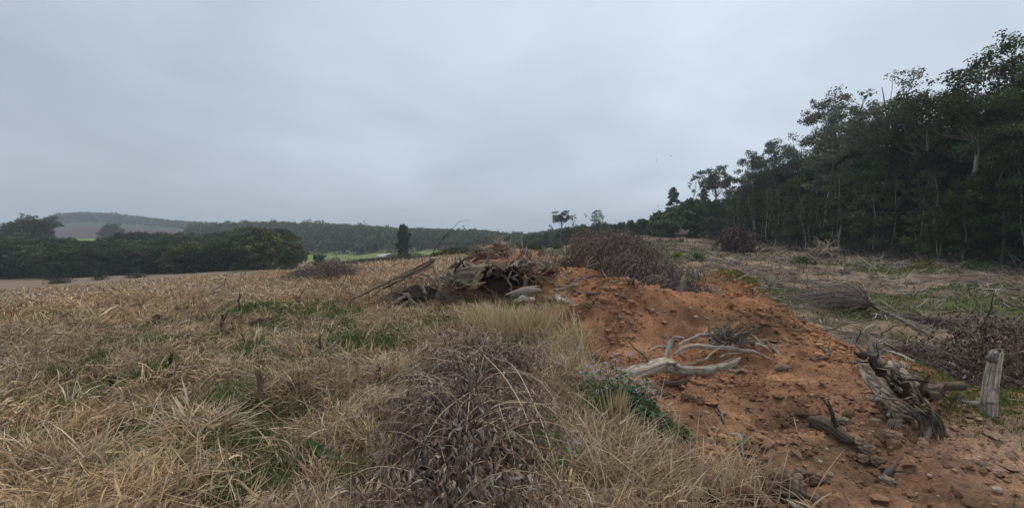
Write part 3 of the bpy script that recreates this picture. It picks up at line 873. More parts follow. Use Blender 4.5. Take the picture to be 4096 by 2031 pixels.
# ---- the dark belt of trees across the valley on the left
BELT = 'round dark trees in the belt across the valley on the left'
L_BELT = 'round dark green tree in the valley belt beyond the dry field'
P_belt = [tree_proto('valley_tree', L_BELT, 'tree', BELT, H=9, bole=0.06, cr=4.6, kind='bush', ncl=34, nleaf=120, leaf=0.42, green=G_DARK, bark=BARK_DARK, tr=0.16, seed=60, stems=2),
          tree_proto('valley_tree', L_BELT, 'tree', BELT, H=9, bole=0.10, cr=4.2, kind='bush', ncl=32, nleaf=120, leaf=0.40, green=(0.036, 0.060, 0.028), bark=BARK_DARK, tr=0.16, seed=61, stems=2),
          tree_proto('valley_tree', L_BELT, 'tree', BELT, H=10, bole=0.15, cr=4.4, kind='round', ncl=32, nleaf=120, leaf=0.42, green=(0.050, 0.066, 0.028), bark=BARK_MID, tr=0.18, seed=62)]
BS_DX = [-300, 0, 60, 140, 230, 300, 370, 440, 520, 600, 660, 720, 760]
BS_DY = [612, 612, 610, 612, 610, 612, 616, 612, 614, 604, 592, 586, 606]
for Y0, n, a, b, dd in [(96, 17, -260, 380, 4), (92, 9, 380, 640, 0), (104, 24, -260, 720, -4), (116, 24, -260, 720, -14), (130, 22, -260, 700, -22), (150, 20, -240, 660, -30)]:
    for k in range(n):
        dx = a + (b - a) * (k + rng.uniform(0.15, 0.85)) / n
        Y = Y0 + rng.uniform(-3, 3) - 0.02 * (dx - 200) * (1 if dx < 380 else 0) * 0; x = col_x(dx, Y)
        hh = top_h(float(np.interp(dx, BS_DX, BS_DY)) + dd + rng.uniform(-2, 12), Y, x)
        if Y0 > 110 and 140 < dx < 290: hh *= 0.82
        plant(P_belt[int(rng.integers(3))], x, Y, float(np.clip(hh, 4.0, 17)), sx=rng.uniform(0.95, 1.35))
oval = tree_proto('oval_tree', 'x', 'tree', None, H=11, bole=0.05, cr=2.6, kind='bush', ncl=40, nleaf=140, leaf=0.4, green=G_DARK, bark=BARK_DARK, tr=0.16, seed=64)
olive = tree_proto('valley_tree', 'x', 'tree', None, H=9, bole=0.05, cr=4.4, kind='bush', ncl=40, nleaf=150, leaf=0.36, green=(0.080, 0.088, 0.036), bark=BARK_MID, tr=0.16, seed=63, stems=2)
for dx, dy, Y, lab, sx in [(690, 578, 88, 'large olive green round tree at the right end of the valley belt', 1.2),
                           (640, 596, 90, 'olive round tree leaning on the large olive tree of the valley belt', 1.0),
                           (728, 622, 84, 'small ragged olive tree at the very tip of the valley belt', 0.8),
                           (470, 606, 91, 'olive tinged tree bulging forward from the middle of the valley belt', 1.15)]:
    x = col_x(dx, Y); plant(olive, x, Y, top_h(dy, Y, x), rng.uniform(0, 6), lab, sx=sx)
for dx, dy, Y, lab, pr in [(1015, 564, 128, 'dark narrow oval tree standing alone before the wooded hill', oval),
                           (803, 640, 100, 'small dark bush alone on the low brown field', P_belt[0]),
                           (62, 536, 170, 'tall bushy topped tree rising above the left end of the valley belt', grey),
                           (112, 541, 176, 'round topped tree on a thin trunk above the valley belt, left of the far hill', lollip),
                           (78, 550, 172, 'smaller tree between the two tall trees at the left of the valley', P_belt[2]),
                           (286, 562, 330, 'lone dark round tree on the reddish ploughed slope', P_belt[1]),
                           (765, 632, 96, 'thin dry weed stalk tree right of the valley belt', bare)]:
    x = col_x(dx, Y); plant(pr, x, Y, top_h(dy, Y, x), rng.uniform(0, 6), lab, sx=0.62 if pr in (oval, grey) else 1.0)

# ---- far woods that read as one mass
def woods(name, pts, hts, leaf, nl, green, label):
    cb, n = MB(), 0
    zz = height(np.array(pts)[:, 0], np.array(pts)[:, 1], False)
    for (x, y), hh, z in zip(pts, hts, zz):
        r = hh * rng.uniform(0.34, 0.5)
        g = np.asarray(green) * rng.uniform(0.65, 1.4) * (1 + rng.normal(0, 0.06, 3))
        d = rdir(nl); d[:, 2] = np.abs(d[:, 2]) * 1.0 - 0.25
        p = np.array([x, y, z + hh - r]) + d * np.array([r, r, r]) * (rng.random((nl, 1)) ** 0.25)
        p[: nl // 4, 2] = z + rng.random(nl // 4) * hh * 0.7
        nr = norm(d + rng.normal(size=(nl, 3)) * 0.6)
        leaves(cb, p, np.cross(nr, rdir(nl)), nr, leaf * rng.uniform(0.8, 1.5, nl), leaf * rng.uniform(0.7, 1.2, nl), g * rng.uniform(0.75, 1.25, (nl, 1)), fold=0.1)
    o = cb.build(name, M_LEAF, smooth=False)
    tag(o, label, None, None, 'stuff')
pts, hts = [], []
for k in range(5200):
    c = rng.uniform(150, 640); Y = 262 + 230 * rng.random() ** 0.8
    if c < 250 and Y < 262 + (250 - c) * 1.6: continue
    if c < 188: continue
    pts.append(((c - 512) / FPX * Y, Y)); hts.append(rng.uniform(5, 9.5) * (1 if rng.random() < 0.97 else 1.35))
woods('forest', pts, hts, 1.5, 60, (0.044, 0.062, 0.032), 'unbroken dark woods covering the long hill across the valley')
pts, hts = [], []
for k in range(1500):
    c = rng.uniform(-120, 215); Y = rng.uniform(760, 1000)
    pts.append(((c - 512) / FPX * Y, Y)); hts.append(rng.uniform(8, 13))
woods('forest', pts, hts, 4.5, 40, (0.045, 0.070, 0.040), 'blue hazy woods on the distant hill')
pts, hts = [], []
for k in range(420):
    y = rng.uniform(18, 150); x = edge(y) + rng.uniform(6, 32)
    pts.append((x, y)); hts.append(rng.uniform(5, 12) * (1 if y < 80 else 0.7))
woods('undergrowth', pts, hts, 0.75, 150, (0.030, 0.045, 0.022), 'dense dark undergrowth inside the forest')  # leaf colour darkened to fill in the gloom between the trunks
# ------------------------------------------------------------------ the dead, flattened grass of the field
STRAW = np.array([[0.56, 0.44, 0.29], [0.46, 0.34, 0.215], [0.37, 0.265, 0.165], [0.27, 0.19, 0.12], [0.17, 0.12, 0.08], [0.55, 0.43, 0.22], [0.62, 0.54, 0.42]])
STRAW_P = np.array([0.18, 0.28, 0.22, 0.13, 0.07, 0.07, 0.05])
def straw(n, x=None, y=None):
    c = STRAW[rng.choice(len(STRAW), n, p=STRAW_P)]
    c = c * rng.uniform(0.70, 1.32, (n, 1)) * [0.98, 0.945, 0.925]
    if x is not None:
        c = c * (0.72 + 0.56 * fbm(x * 0.7, y * 0.7, seed=301, octv=3))[:, None]
        w = fbm(x * 0.35 + 5, y * 0.35, seed=305, octv=2)[:, None]
        c = c * (1 + (w - 0.5) * np.array([0.25, 0.05, -0.25]))
    return c

def sector(n, r0, r1, a0=-62, a1=62, power=2.0):
    u = rng.random(n)
    r = (r0 ** power + u * (r1 ** power - r0 ** power)) ** (1 / power)
    a = np.radians(rng.uniform(a0, a1, n))
    return r * np.sin(a), r * np.cos(a)

_fp = ground(1575, 1085); _vp = ground(1400, 1160)
EXCL = [(_fp[0], _fp[1] - 0.1, 0.34), (_fp[0] + .1, _fp[1] - .45, 0.2), (_vp[0], _vp[1], .12), (*ground(1972, 1237)[:2], .32), (*ground(1830, 1100)[:2], .34), (*ground(1900, 1180)[:2], .3), (-.37, 2.5, .34), (-.37, 3.0, .34), (-.36, 3.5, .34), (-.32, 4.0, .34), (-.28, 4.6, .3)]
def field_keep(x, y):
    soil = soil_mask(x, y); clr = clear_mask(x, y)
    k = (1 - ss(0.15, 0.7, soil)) * (1 - ss(0.1, 0.6, clr))
    for cx, cy, r in EXCL:
        k = k * ss(0.6 * r, 1.1 * r, np.hypot(x - cx, y - cy))
    return k

def dry_grass():
    mb = MB()
    # near the camera: every blade
    def lay(n, r0, r1, width, length, segs, power=2.0, a0=-62, a1=62, upright=0.25, minpx=0.0):
        x, y = sector(n, r0, r1, a0, a1, power)
        k = field_keep(x, y)
        g = green_mask(x, y)
        hum = fbm(x * 1.5, y * 1.5, seed=12, octv=2)
        tuft = fbm(x * 3.3, y * 3.3, seed=311, octv=2)
        keep = rng.random(n) < k * (1 - 0.78 * g) * (0.16 + 1.1 * ss(0.38, 0.62, tuft))
        x, y, hum, tuft, g = x[keep], y[keep], hum[keep], tuft[keep], g[keep]
        m = len(x)
        r = np.hypot(x, y)
        z = height(x, y) + rng.random(m) ** 1.4 * 0.20 * (0.25 + 1.2 * ss(0.35, 0.65, tuft)) - 0.02
        swirl = 2 * np.pi * 2.2 * fbm(x * 0.55, y * 0.55, seed=320, octv=2)
        az = swirl + rng.normal(0, 0.8, m) + np.where(rng.random(m) < 0.45, rng.uniform(0, 6.28, m), 0)
        up = rng.random(m) < upright
        lean = np.where(up, rng.uniform(0.05, 0.8, m), rng.uniform(0.9, 1.6, m))
        bend = np.where(up, rng.uniform(0.2, 2.4, m), rng.uniform(-0.9, 1.2, m))
        L = length * rng.uniform(0.45, 1.4, m) * np.where(up, 0.8, 1.0)
        W = np.maximum(width * rng.uniform(0.5, 1.5, m), minpx * r / FPX)
        blades(mb, np.stack([x, y, z], -1), az, lean, bend, L, W, straw(m, x, y), segs=segs)
    lay(170000, 1.5, 5.5, 0.0050, 0.19, 3, power=1.6, upright=0.22)
    lay(9000, 1.5, 6.5, 0.0050, 0.50, 4, power=1.6, upright=0.15)
    lay(36000, 1.5, 6.5, 0.011, 0.13, 3, power=1.6, upright=0.45)          # broad curled leaf blades
    lay(160000, 5.0, 12, 0.0075, 0.20, 2, power=1.7, a1=30)
    lay(45000, 5.0, 13, 0.016, 0.15, 2, power=1.7, upright=0.6, a1=30)
    lay(110000, 11, 26, 0.014, 0.26, 2, power=1.5, a1=22, minpx=0.45, upright=0.15)
    lay(26000, 11, 28, 0.022, 0.24, 2, power=1.5, a1=22, minpx=0.8, upright=0.5)
    lay(80000, 25, 85, 0.02, 0.36, 2, power=1.2, a1=12, minpx=0.7, upright=0.4)
    # tussocks: bunches that lean out from one root
    for r0, r1, nt, nb, Lm, Wd in [(1.8, 6, 150, 75, .30, .0055), (5, 13, 330, 46, .30, .009), (11, 30, 520, 26, .36, .017), (25, 70, 500, 14, .5, .04)]:
        x, y = sector(nt, r0, r1, -62, 24, 1.6)
        k = rng.random(nt) < field_keep(x, y) * (1 - .5 * green_mask(x, y)); x, y = x[k], y[k]; m = len(x)
        tint = np.repeat(rng.uniform(0.7, 1.45, (m, 1)) * (1 + rng.normal(0, .05, (m, 3))), nb, 0)
        sp = np.repeat(rng.uniform(.5, 1.3, m), nb); N_ = m * nb
        px = np.repeat(x, nb) + rng.normal(0, .05, N_) * sp; py = np.repeat(y, nb) + rng.normal(0, .05, N_) * sp
        a0 = np.repeat(rng.uniform(0, 6.28, m), nb)
        blades(mb, np.stack([px, py, hq(px, py) + rng.random(N_) * .06], -1), np.where(rng.random(N_) < .5, a0 + rng.normal(0, .8, N_), rng.uniform(0, 6.28, N_)), rng.uniform(.05, 1.1, N_), rng.uniform(.1, 1.9, N_),
               Lm * rng.uniform(.4, 1.25, N_) * sp, np.maximum(Wd * rng.uniform(.5, 1.7, N_), .5 * np.hypot(px, py) / FPX), straw(N_) * tint, segs=3)
    o = mb.build('dry_grass', M_GRASS, smooth=False)
    tag(o, 'flattened straw coloured dead grass covering the field', None, None, 'stuff')

def green_grass():
    mb = MB()
    x, y = sector(230000, 1.6, 14, -60, 20, 1.6)
    k = field_keep(x, y) * green_mask(x, y)
    keep = rng.random(len(x)) < 0.75 * k
    x, y = x[keep], y[keep]; m = len(x)
    base = np.array([0.095, 0.140, 0.036]) * rng.uniform(0.55, 1.5, (m, 1)) * (1 + rng.normal(0, 0.08, (m, 3)))
    r = np.hypot(x, y)
    blades(mb, np.stack([x, y, height(x, y) - 0.01], -1), rng.uniform(0, 6.28, m), rng.uniform(0, 0.45, m), rng.uniform(0.1, 0.9, m),
           rng.uniform(0.10, 0.30, m), np.maximum(rng.uniform(0.003, 0.0065, m), 0.5 * r / FPX), base, segs=3)
    # short growth over the clearing and on the flank of the bank
    n = 240000
    x, y = sector(n, 4.5, 95, 5, 62, 1.25)
    clr = clear_mask(x, y) * (1 - 0.75 * soil_mask(x, y))
    keep = rng.random(n) < clr * (clear_green(x, y) * 0.65 + 0.03)
    x, y = x[keep], y[keep]; m = len(x); r = np.hypot(x, y)
    base = np.array([0.115, 0.145, 0.042]) * rng.uniform(0.55, 1.5, (m, 1)) * (1 + rng.normal(0, 0.1, (m, 3)))
    base = np.where(rng.random((m, 1)) < 0.22, straw(m) * 0.8, base)
    blades(mb, np.stack([x, y, height(x, y) - 0.01], -1), rng.uniform(0, 6.28, m), rng.uniform(0, 0.7, m), rng.uniform(0.1, 1.0, m),
           rng.uniform(0.05, 0.15, m) * (1 + r / 60), np.maximum(0.006, 0.7 * r / FPX), base, segs=2)
    # band of grass along the trench beside the near bank
    pts = [ground(a, b) for a, b in [(2190, 800), (2260, 850), (2330, 905), (2400, 960), (2440, 985), (1870, 700), (1900, 720), (1830, 690), (2480, 1000), (2380, 1005)]]
    for q in pts:
        m = 2200
        p = q + rng.normal(0, 1, (m, 3)) * [0.28, 0.38, 0]
        p[:, 2] = height(p[:, 0], p[:, 1]) - 0.01
        base = np.array([0.13, 0.165, 0.035]) * rng.uniform(0.5, 1.4, (m, 1))
        blades(mb, p, rng.uniform(0, 6.28, m), rng.uniform(0, 0.8, m), rng.uniform(0.1, 1, m), rng.uniform(0.03, 0.09, m), 0.006, base, segs=2)
    o = mb.build('green_grass', M_GREEN, smooth=False)
    tag(o, 'short living green grass in patches', None, None, 'stuff')

def clearing_litter():
    """twigs and chips strewn over the cleared ground"""
    mb = MB()
    n = 24000
    x, y = sector(n, 5, 80, 6, 60, 1.15)
    keep = rng.random(n) < clear_mask(x, y) * (0.25 + ss(0.45, 0.6, fbm(x * 0.3, y * 0.3, seed=401, octv=3)))
    x, y = x[keep], y[keep]; m = len(x); r = np.hypot(x, y)
    cols = np.array([[0.34, 0.30, 0.26], [0.17, 0.13, 0.10], [0.09, 0.07, 0.055], [0.42, 0.36, 0.28]])[rng.choice(4, m, p=[.3, .35, .25, .1])] * rng.uniform(0.7, 1.2, (m, 1))
    L = rng.gamma(1.7, 0.17, m) * (1 + r / 45)
    blades(mb, np.stack([x, y, height(x, y) + 0.02], -1), rng.uniform(0, 6.28, m), rng.uniform(1.1, 1.65, m), rng.uniform(-0.4, 0.3, m), L,
           np.maximum(rng.uniform(0.008, 0.03, m), 0.5 * r / FPX), cols, segs=3)
    n = 26000
    x, y = sector(n, 5, 75, 6, 60, 1.2)
    keep = rng.random(n) < clear_mask(x, y) * (0.15 + ss(0.5, 0.62, fbm(x * 0.35, y * 0.35, seed=407, octv=3)))
    x, y = x[keep], y[keep]; m = len(x); r = np.hypot(x, y)
    leaves(mb, np.stack([x, y, height(x, y) + 0.015], -1), rdir(m) * [1, 1, 0.3], norm(rdir(m) * 0.5 + [0, 0, 1]), rng.uniform(0.05, 0.13, m) * (1 + r / 40), rng.uniform(0.03, 0.06, m) * (1 + r / 40),
           np.array([0.20, 0.15, 0.115]) * rng.uniform(0.4, 1.6, (m, 1)))
    # darker slash along the forest edge
    n = 16000
    y = rng.uniform(24, 110, n) ** 1.0; x = np.interp(y, EDGE_Y, EDGE_X) - np.abs(rng.normal(0, 3.2, n)) + 1.5
    keep = rng.random(n) < np.minimum(1, 45 / y); x, y = x[keep], y[keep]; m = len(x); r = np.hypot(x, y)
    cols = np.array([[0.20, 0.17, 0.15], [0.085, 0.065, 0.052], [0.055, 0.05, 0.032], [0.30, 0.27, 0.23]])[rng.choice(4, m, p=[.25, .4, .3, .05])] * rng.uniform(0.7, 1.2, (m, 1))
    blades(mb, np.stack([x, y, height(x, y) + rng.random(m) ** 2 * 0.5], -1), rng.uniform(0, 6.28, m), rng.uniform(0.5, 1.65, m), rng.uniform(-0.4, 0.5, m), rng.gamma(2.2, 0.3, m),
           np.maximum(rng.uniform(0.01, 0.05, m), 0.45 * r / FPX), cols, segs=3)
    for k in range(620):
        r = rng.uniform(9 ** 1.2, 70 ** 1.2) ** (1 / 1.2); a = math.radians(rng.uniform(10, 58)); x, y = r * math.sin(a), r * math.cos(a)
        if x < np.interp(y, XE_Y, XE_X) + 1.5 or x > np.interp(y, EDGE_Y, EDGE_X): continue
        n_ = int(rng.integers(1, 4)); c0 = rng.uniform(0, 6.28)
        for q in range(n_):
            L = rng.uniform(0.25, 1.1) * (1 + r / 50); c0 += rng.normal(0, .6); el = abs(rng.normal(0, .22))
            p0 = on(x + rng.normal(0, .3), y + rng.normal(0, .3), .02); p = [p0]; d = np.array([math.cos(c0) * math.cos(el), math.sin(c0) * math.cos(el), math.sin(el)])
            for w in range(4):
                d = norm(d + rng.normal(0, .18, 3) - [0, 0, .06]); nx = p[-1] + d * L / 4; p.append(nx)
            p = np.array(p); p[:, 2] = np.maximum(p[:, 2], p0[2] - .03 * np.arange(5) * L)
            rad = max(rng.uniform(.01, .035), .30 * r / FPX)
            tube(mb, p, [rad, rad * .8, rad * .3], sides=5, n=8, rough=0.06, col=np.array([[0.34, 0.29, 0.235], [0.16, 0.12, 0.095], [0.46, 0.40, 0.33]][int(rng.choice(3, p=[.4, .4, .2]))]) * rng.uniform(.7, 1.2))
    o = mb.build('debris', M_TWIG, smooth=False)
    tag(o, 'grey twigs, bark chips and fallen leaves strewn over the cleared land', None, None, 'stuff')

def pebbles():
    mb = MB()
    d0 = np.array([[0, 0, 1], [.95, 0, .3], [.3, .9, .3], [-.77, .56, .3], [-.77, -.56, .3], [.3, -.9, .3], [.77, .56, -.3], [-.3, .9, -.3], [-.95, 0, -.3], [-.3, -.9, -.3], [.77, -.56, -.3], [0, 0, -1]])
    F = np.array([[0, 1, 2], [0, 2, 3], [0, 3, 4], [0, 4, 5], [0, 5, 1], [1, 6, 2], [2, 7, 3], [3, 8, 4], [4, 9, 5], [5, 10, 1], [6, 7, 2], [7, 8, 3], [8, 9, 4], [9, 10, 5], [10, 6, 1], [11, 7, 6], [11, 8, 7], [11, 9, 8], [11, 10, 9], [11, 6, 10]])
    def lay(n, r0, r1, smin, smax, pale, power):
        x, y = sector(n, r0, r1, -14, 58, power)
        s = soil_mask(x, y)
        keep = rng.random(n) < s * (0.2 + ss(0.4, 0.62, fbm(x * 1.6, y * 1.6, seed=501, octv=3)))
        x, y = x[keep], y[keep]; m = len(x)
        sz = smin * (smax / smin) ** (rng.random(m) ** 2.2)
        v = d0[None] * (sz[:, None, None] * rng.uniform(0.55, 1.2, (m, 12, 1))) * rng.uniform(0.6, 1.25, (m, 1, 3)) * [1, 1, 0.7]
        v = v + np.stack([x, y, height(x, y) + sz * 0.15], -1)[:, None, :]
        base = np.array([0.34, 0.175, 0.095]) * rng.uniform(0.5, 1.35, (m, 1))
        k = rng.random(m)[:, None]
        base = np.where(k < pale, np.array([0.58, 0.47, 0.33]) * rng.uniform(0.8, 1.1, (m, 1)), base)
        base = np.where((k > pale) & (k < pale + 0.12), np.array([0.52, 0.27, 0.17]) * rng.uniform(0.8, 1.1, (m, 1)), base)
        base = np.where(k > 0.82, np.array([0.22, 0.15, 0.10]) * rng.uniform(0.7, 1.2, (m, 1)), base)
        f = (np.arange(m)[:, None, None] * 12 + F[None]).reshape(-1, 3)
        mb.add(v.reshape(-1, 3), f, None, np.repeat(base, 12, axis=0))
    lay(26000, 2.2, 8.5, 0.004, 0.022, 0.05, 1.5)
    lay(9000, 6, 22, 0.012, 0.05, 0.06, 1.4)
    # crumbs and clods of the soil itself
    x, y = sector(42000, 2.2, 13, -14, 58, 1.35)
    s = soil_mask(x, y); cl = ss(0.42, 0.62, fbm(x * 1.1, y * 1.1, seed=511, octv=3))
    keep = rng.random(len(x)) < s * (0.12 + cl)
    x, y = x[keep], y[keep]; m = len(x)
    sz = 0.007 * (7.5 ** (rng.random(m) ** 2.6)) * (1 + 0.05 * y)
    v = d0[None] * (sz[:, None, None] * rng.uniform(0.5, 1.3, (m, 12, 1))) * rng.uniform(0.6, 1.3, (m, 1, 3)) * [1, 1, 0.75]
    z = height(x, y)
    v = v + np.stack([x, y, z + sz * 0.1], -1)[:, None, :]
    base = ground_colour(x, y, z) * rng.uniform(0.85, 1.4, (m, 1))
    f = (np.arange(m)[:, None, None] * 12 + F[None]).reshape(-1, 3)
    mb.add(v.reshape(-1, 3), f, None, np.repeat(base, 12, axis=0))
    lay(1200, 2.2, 12, 0.012, 0.035, 0.03, 1.5)
    o = mb.build('gravel', M_STONE, smooth=False)
    tag(o, 'small pebbles and crumbs of clay on the bare soil', None, None, 'stuff')

def soil_litter():
    mb = MB()
    n = 16000
    x, y = sector(n, 2.2, 18, -14, 56, 1.3)
    keep = rng.random(n) < soil_mask(x, y) * (0.08 + 0.7 * ss(1.1, 0.0, x - 1.3) + 0.8 * ss(0.5, 0.66, fbm(x * 0.8, y * 0.8, seed=521, octv=3)) + 0.5 * ss(9, 13, y))
    x, y = x[keep], y[keep]; m = len(x); r = np.hypot(x, y)
    cols = np.array([[0.46, 0.36, 0.25], [0.30, 0.22, 0.16], [0.12, 0.085, 0.065], [0.52, 0.45, 0.36]])[rng.choice(4, m, p=[.3, .35, .25, .1])] * rng.uniform(0.7, 1.2, (m, 1))
    blades(mb, np.stack([x, y, height(x, y) + 0.008], -1), rng.uniform(0, 6.28, m), rng.uniform(1.2, 1.62, m), rng.uniform(-0.3, 0.2, m), rng.gamma(1.6, 0.045, m) * (1 + r / 14),
           np.maximum(rng.uniform(0.003, 0.009, m), 0.45 * r / FPX), cols, segs=2)
    for k in range(420):
        x, y = rng.normal(0.4, 1.5), rng.uniform(10.2, 27)
        if soil_mask(np.array([x]), np.array([y]))[0] < .3: continue
        p0 = on(x, y, .01); d = rdir(1)[0]; d[2] = abs(d[2]) * .8; L = rng.uniform(.15, .7) * (.7 + y / 30); p = [p0]
        for w in range(4):
            d = norm(d + rng.normal(0, .35, 3) - [0, 0, .12]); p.append(p[-1] + d * L / 4)
        rad = rng.uniform(.008, .03)
        tube(mb, np.array(p), [rad, rad * .8, rad * .25], sides=5, n=9, rough=.1, col=np.array([[0.46, 0.385, 0.31], [0.27, 0.205, 0.16], [0.14, 0.10, 0.08]][int(rng.integers(3))]) * rng.uniform(.7, 1.2))
    o = mb.build('litter', M_TWIG, smooth=False)
    tag(o, 'bits of straw, root and twig scattered over the red soil', None, None, 'stuff')
soil_litter()
dry_grass(); green_grass(); clearing_litter(); pebbles()
# ------------------------------------------------------------------ dead wood
GREYW = (0.52, 0.445, 0.365); SILVER = (0.72, 0.635, 0.53); BROWNW = (0.23, 0.175, 0.13); DARKW = (0.10, 0.078, 0.062); PALEW = (0.66, 0.57, 0.45); YELW = (0.46, 0.36, 0.21); REDW = (0.20, 0.10, 0.07)
def Z(x0, y0, k):                       # pixel of an enlarged detail -> enlargement coordinates
    return lambda x, y: ((x0 + x / k) / 1.5907, (y0 + y / k) / 1.5907)
Q1 = Z(1300, 980, 3.1925); Q2 = Z(1700, 930, 3.1925); Q3 = Z(2300, 900, 3.1925); Q4 = Z(2300, 1250, 3.1925); Q5 = Z(3296, 1250, 1.965); Q6 = Z(3000, 900, 2.35); Q7 = Z(2300, 1500, 2.405); Q8 = Z(2800, 1600, 2.9625)
QD = lambda x, y: (x, y)

def lay(q, pts, fwd=0.0):
    """points of the photograph carried onto the ground, then a little towards the eye"""
    out = []
    for p in pts:
        g = ground(*q(p[0], p[1])); f = p[2] if len(p) > 2 else fwd
        out.append(g - norm(g - EYE) * f)
    return np.array(out)
AIRK = {Q1: 1.26, Q2: 1.02, Q4: 1.10, Q5: 0.945}
def pos(q, x, y, Y): return at(*q(x, y), Y * AIRK.get(q, 1.0))
def air(q, pts):
    """points of the photograph at given depths"""
    return np.array([pos(q, p[0], p[1], p[2]) for p in pts])

def single(name, mb, mat, label, cat, group=None, smooth=True):
    v = np.concatenate(mb.v); loc = v.mean(0); loc[2] = v[:, 2].min()
    o = mb.build(name, mat, loc=loc, smooth=smooth)
    return tag(o, label, cat, group)
def parts_at(mbs):
    v = np.concatenate([np.concatenate(m.v) for m in mbs]); loc = v.mean(0); loc[2] = v[:, 2].min(); return loc
class Many:
    """a list of pieces that each become a part of their own"""
    def __init__(self): self.p = []
    def new(self):
        self.p.append(MB()); return self.p[-1]
def assembled(name, label, cat, pieces, group=None):
    """pieces: (part name, MB, material, smooth)"""
    flat = []
    for pn, mb, mat, sm in pieces:
        flat += [(pn, m, mat, sm) for m in (mb.p if isinstance(mb, Many) else [mb])]
    pieces = flat
    loc = parts_at([p[1] for p in pieces])
    r = empty(name, loc, label, cat, group)
    for pn, mb, mat, sm in pieces:
        o = mb.build(pn, mat, smooth=sm)
        o.parent = r; o.location = -Vector(loc)
    return r

def shell(mb, pts, rad, a0, a1, thick=0.16, jag=0.12, n=22, m=26, col=GREYW, rough=0.28, cin=(0.07, 0.05, 0.038), up=(0, 0, 1), taper=0.0):
    """a broken open half round of wood: outer face, inner face and torn rims"""
    _tubeseed[0] += 1; sd = _tubeseed[0]
    p = spline(pts, n); t, _, _ = frames(p)
    rr = np.interp(np.linspace(0, 1, n), np.linspace(0, 1, len(rad)), rad)
    up = np.asarray(up, float)
    u = norm(up[None] - t * (t @ up)[:, None]); w = np.cross(t, u)
    A = np.linspace(a0, a1, m)[None, :]; S = np.linspace(0, 1, n)[:, None]
    def surf(k, dr):
        nz = fbm(np.cos(A) * 3.2 + 0 * S, np.sin(A) * 3.2 + 0 * S, S * 1.3 + 0 * A, seed=sd, octv=3) - 0.5
        rid = fbm(A * 7 + 0 * S, S * 0.9 + 0 * A, seed=sd + 4, octv=2) - 0.5
        r = rr[:, None] * (k + 2 * rough * nz + 0.30 * rid) + dr
        v = p[:, None] + r[..., None] * (np.cos(A)[..., None] * u[:, None] + np.sin(A)[..., None] * w[:, None])
        j = (fbm(A * 6, A * 0, seed=sd + 7, octv=3) - 0.5)[0] * 2 * jag
        v = v + (S ** 3)[..., None] * j[None, :, None] * t[-1][None, None] * 2 - ((1 - S) ** 3)[..., None] * j[None, ::-1, None] * t[0][None, None] * 1.5
        return v, nz
    vo, nz = surf(1.0, 0); vi, _ = surf(1 - thick, 0)
    L = np.linalg.norm(np.diff(p, axis=0), axis=1).sum()
    g = np.stack([np.broadcast_to(A / 6.28, (n, m)), np.broadcast_to(S * L, (n, m)), np.full((n, m), sd * .37 % 10)], -1)
    co = np.asarray(col) * (1 + 0.5 * (fbm(A * 2 + 0 * S, S * 2 + 0 * A, seed=sd + 11, octv=3) - 0.5))[..., None]
    i = np.arange(n - 1)[:, None] * m; k = np.arange(m - 1)[None]
    fo = np.stack([i + k, i + k + 1, i + m + k + 1, i + m + k], -1).reshape(-1, 4)
    K = n * m
    fi = fo[:, ::-1] + K
    e = []
    for a, b in [(np.arange(m - 1), np.arange(1, m)), ((n - 1) * m + np.arange(1, m), (n - 1) * m + np.arange(m - 1)), (np.arange(1, n) * m, np.arange(n - 1) * m), (np.arange(n - 1) * m + m - 1, np.arange(1, n) * m + m - 1)]:
        e.append(np.stack([b, a, a + K, b + K], -1))
    mb.add(np.concatenate([vo.reshape(-1, 3), vi.reshape(-1, 3)]), None, np.concatenate([fo, fi] + e),
           np.concatenate([co.reshape(-1, 3), np.broadcast_to(np.asarray(cin), (K, 3))]), np.concatenate([g.reshape(-1, 3)] * 2))

def wiggle(a, d, L, k=5, amp=0.18, drop=0.0):
    p = [np.asarray(a, float)]; d = norm(d)
    for i in range(k):
        d = norm(d + rng.normal(0, amp, 3) + [0, 0, -drop])
        p.append(p[-1] + d * L / k)
    return np.array(p)

def twiggy(mb, a, d, L, r, depth=2, col=GREYW, nb=3, amp=0.2, drop=0.0, sides=5):
    p = wiggle(a, d, L, 5, amp, drop)
    tube(mb, p, [r, r * 0.7, r * 0.35], sides=sides, n=10, rough=0.1, col=col)
    if depth > 0:
        for k in range(nb):
            i = int(rng.integers(1, 5))
            dd = norm(norm(p[min(i + 1, 5)] - p[i]) + rng.normal(0, 0.55, 3))
            twiggy(mb, p[i], dd, L * rng.uniform(0.35, 0.6), r * 0.5, depth - 1, col, max(1, nb - 1), amp, drop, max(3, sides - 1))

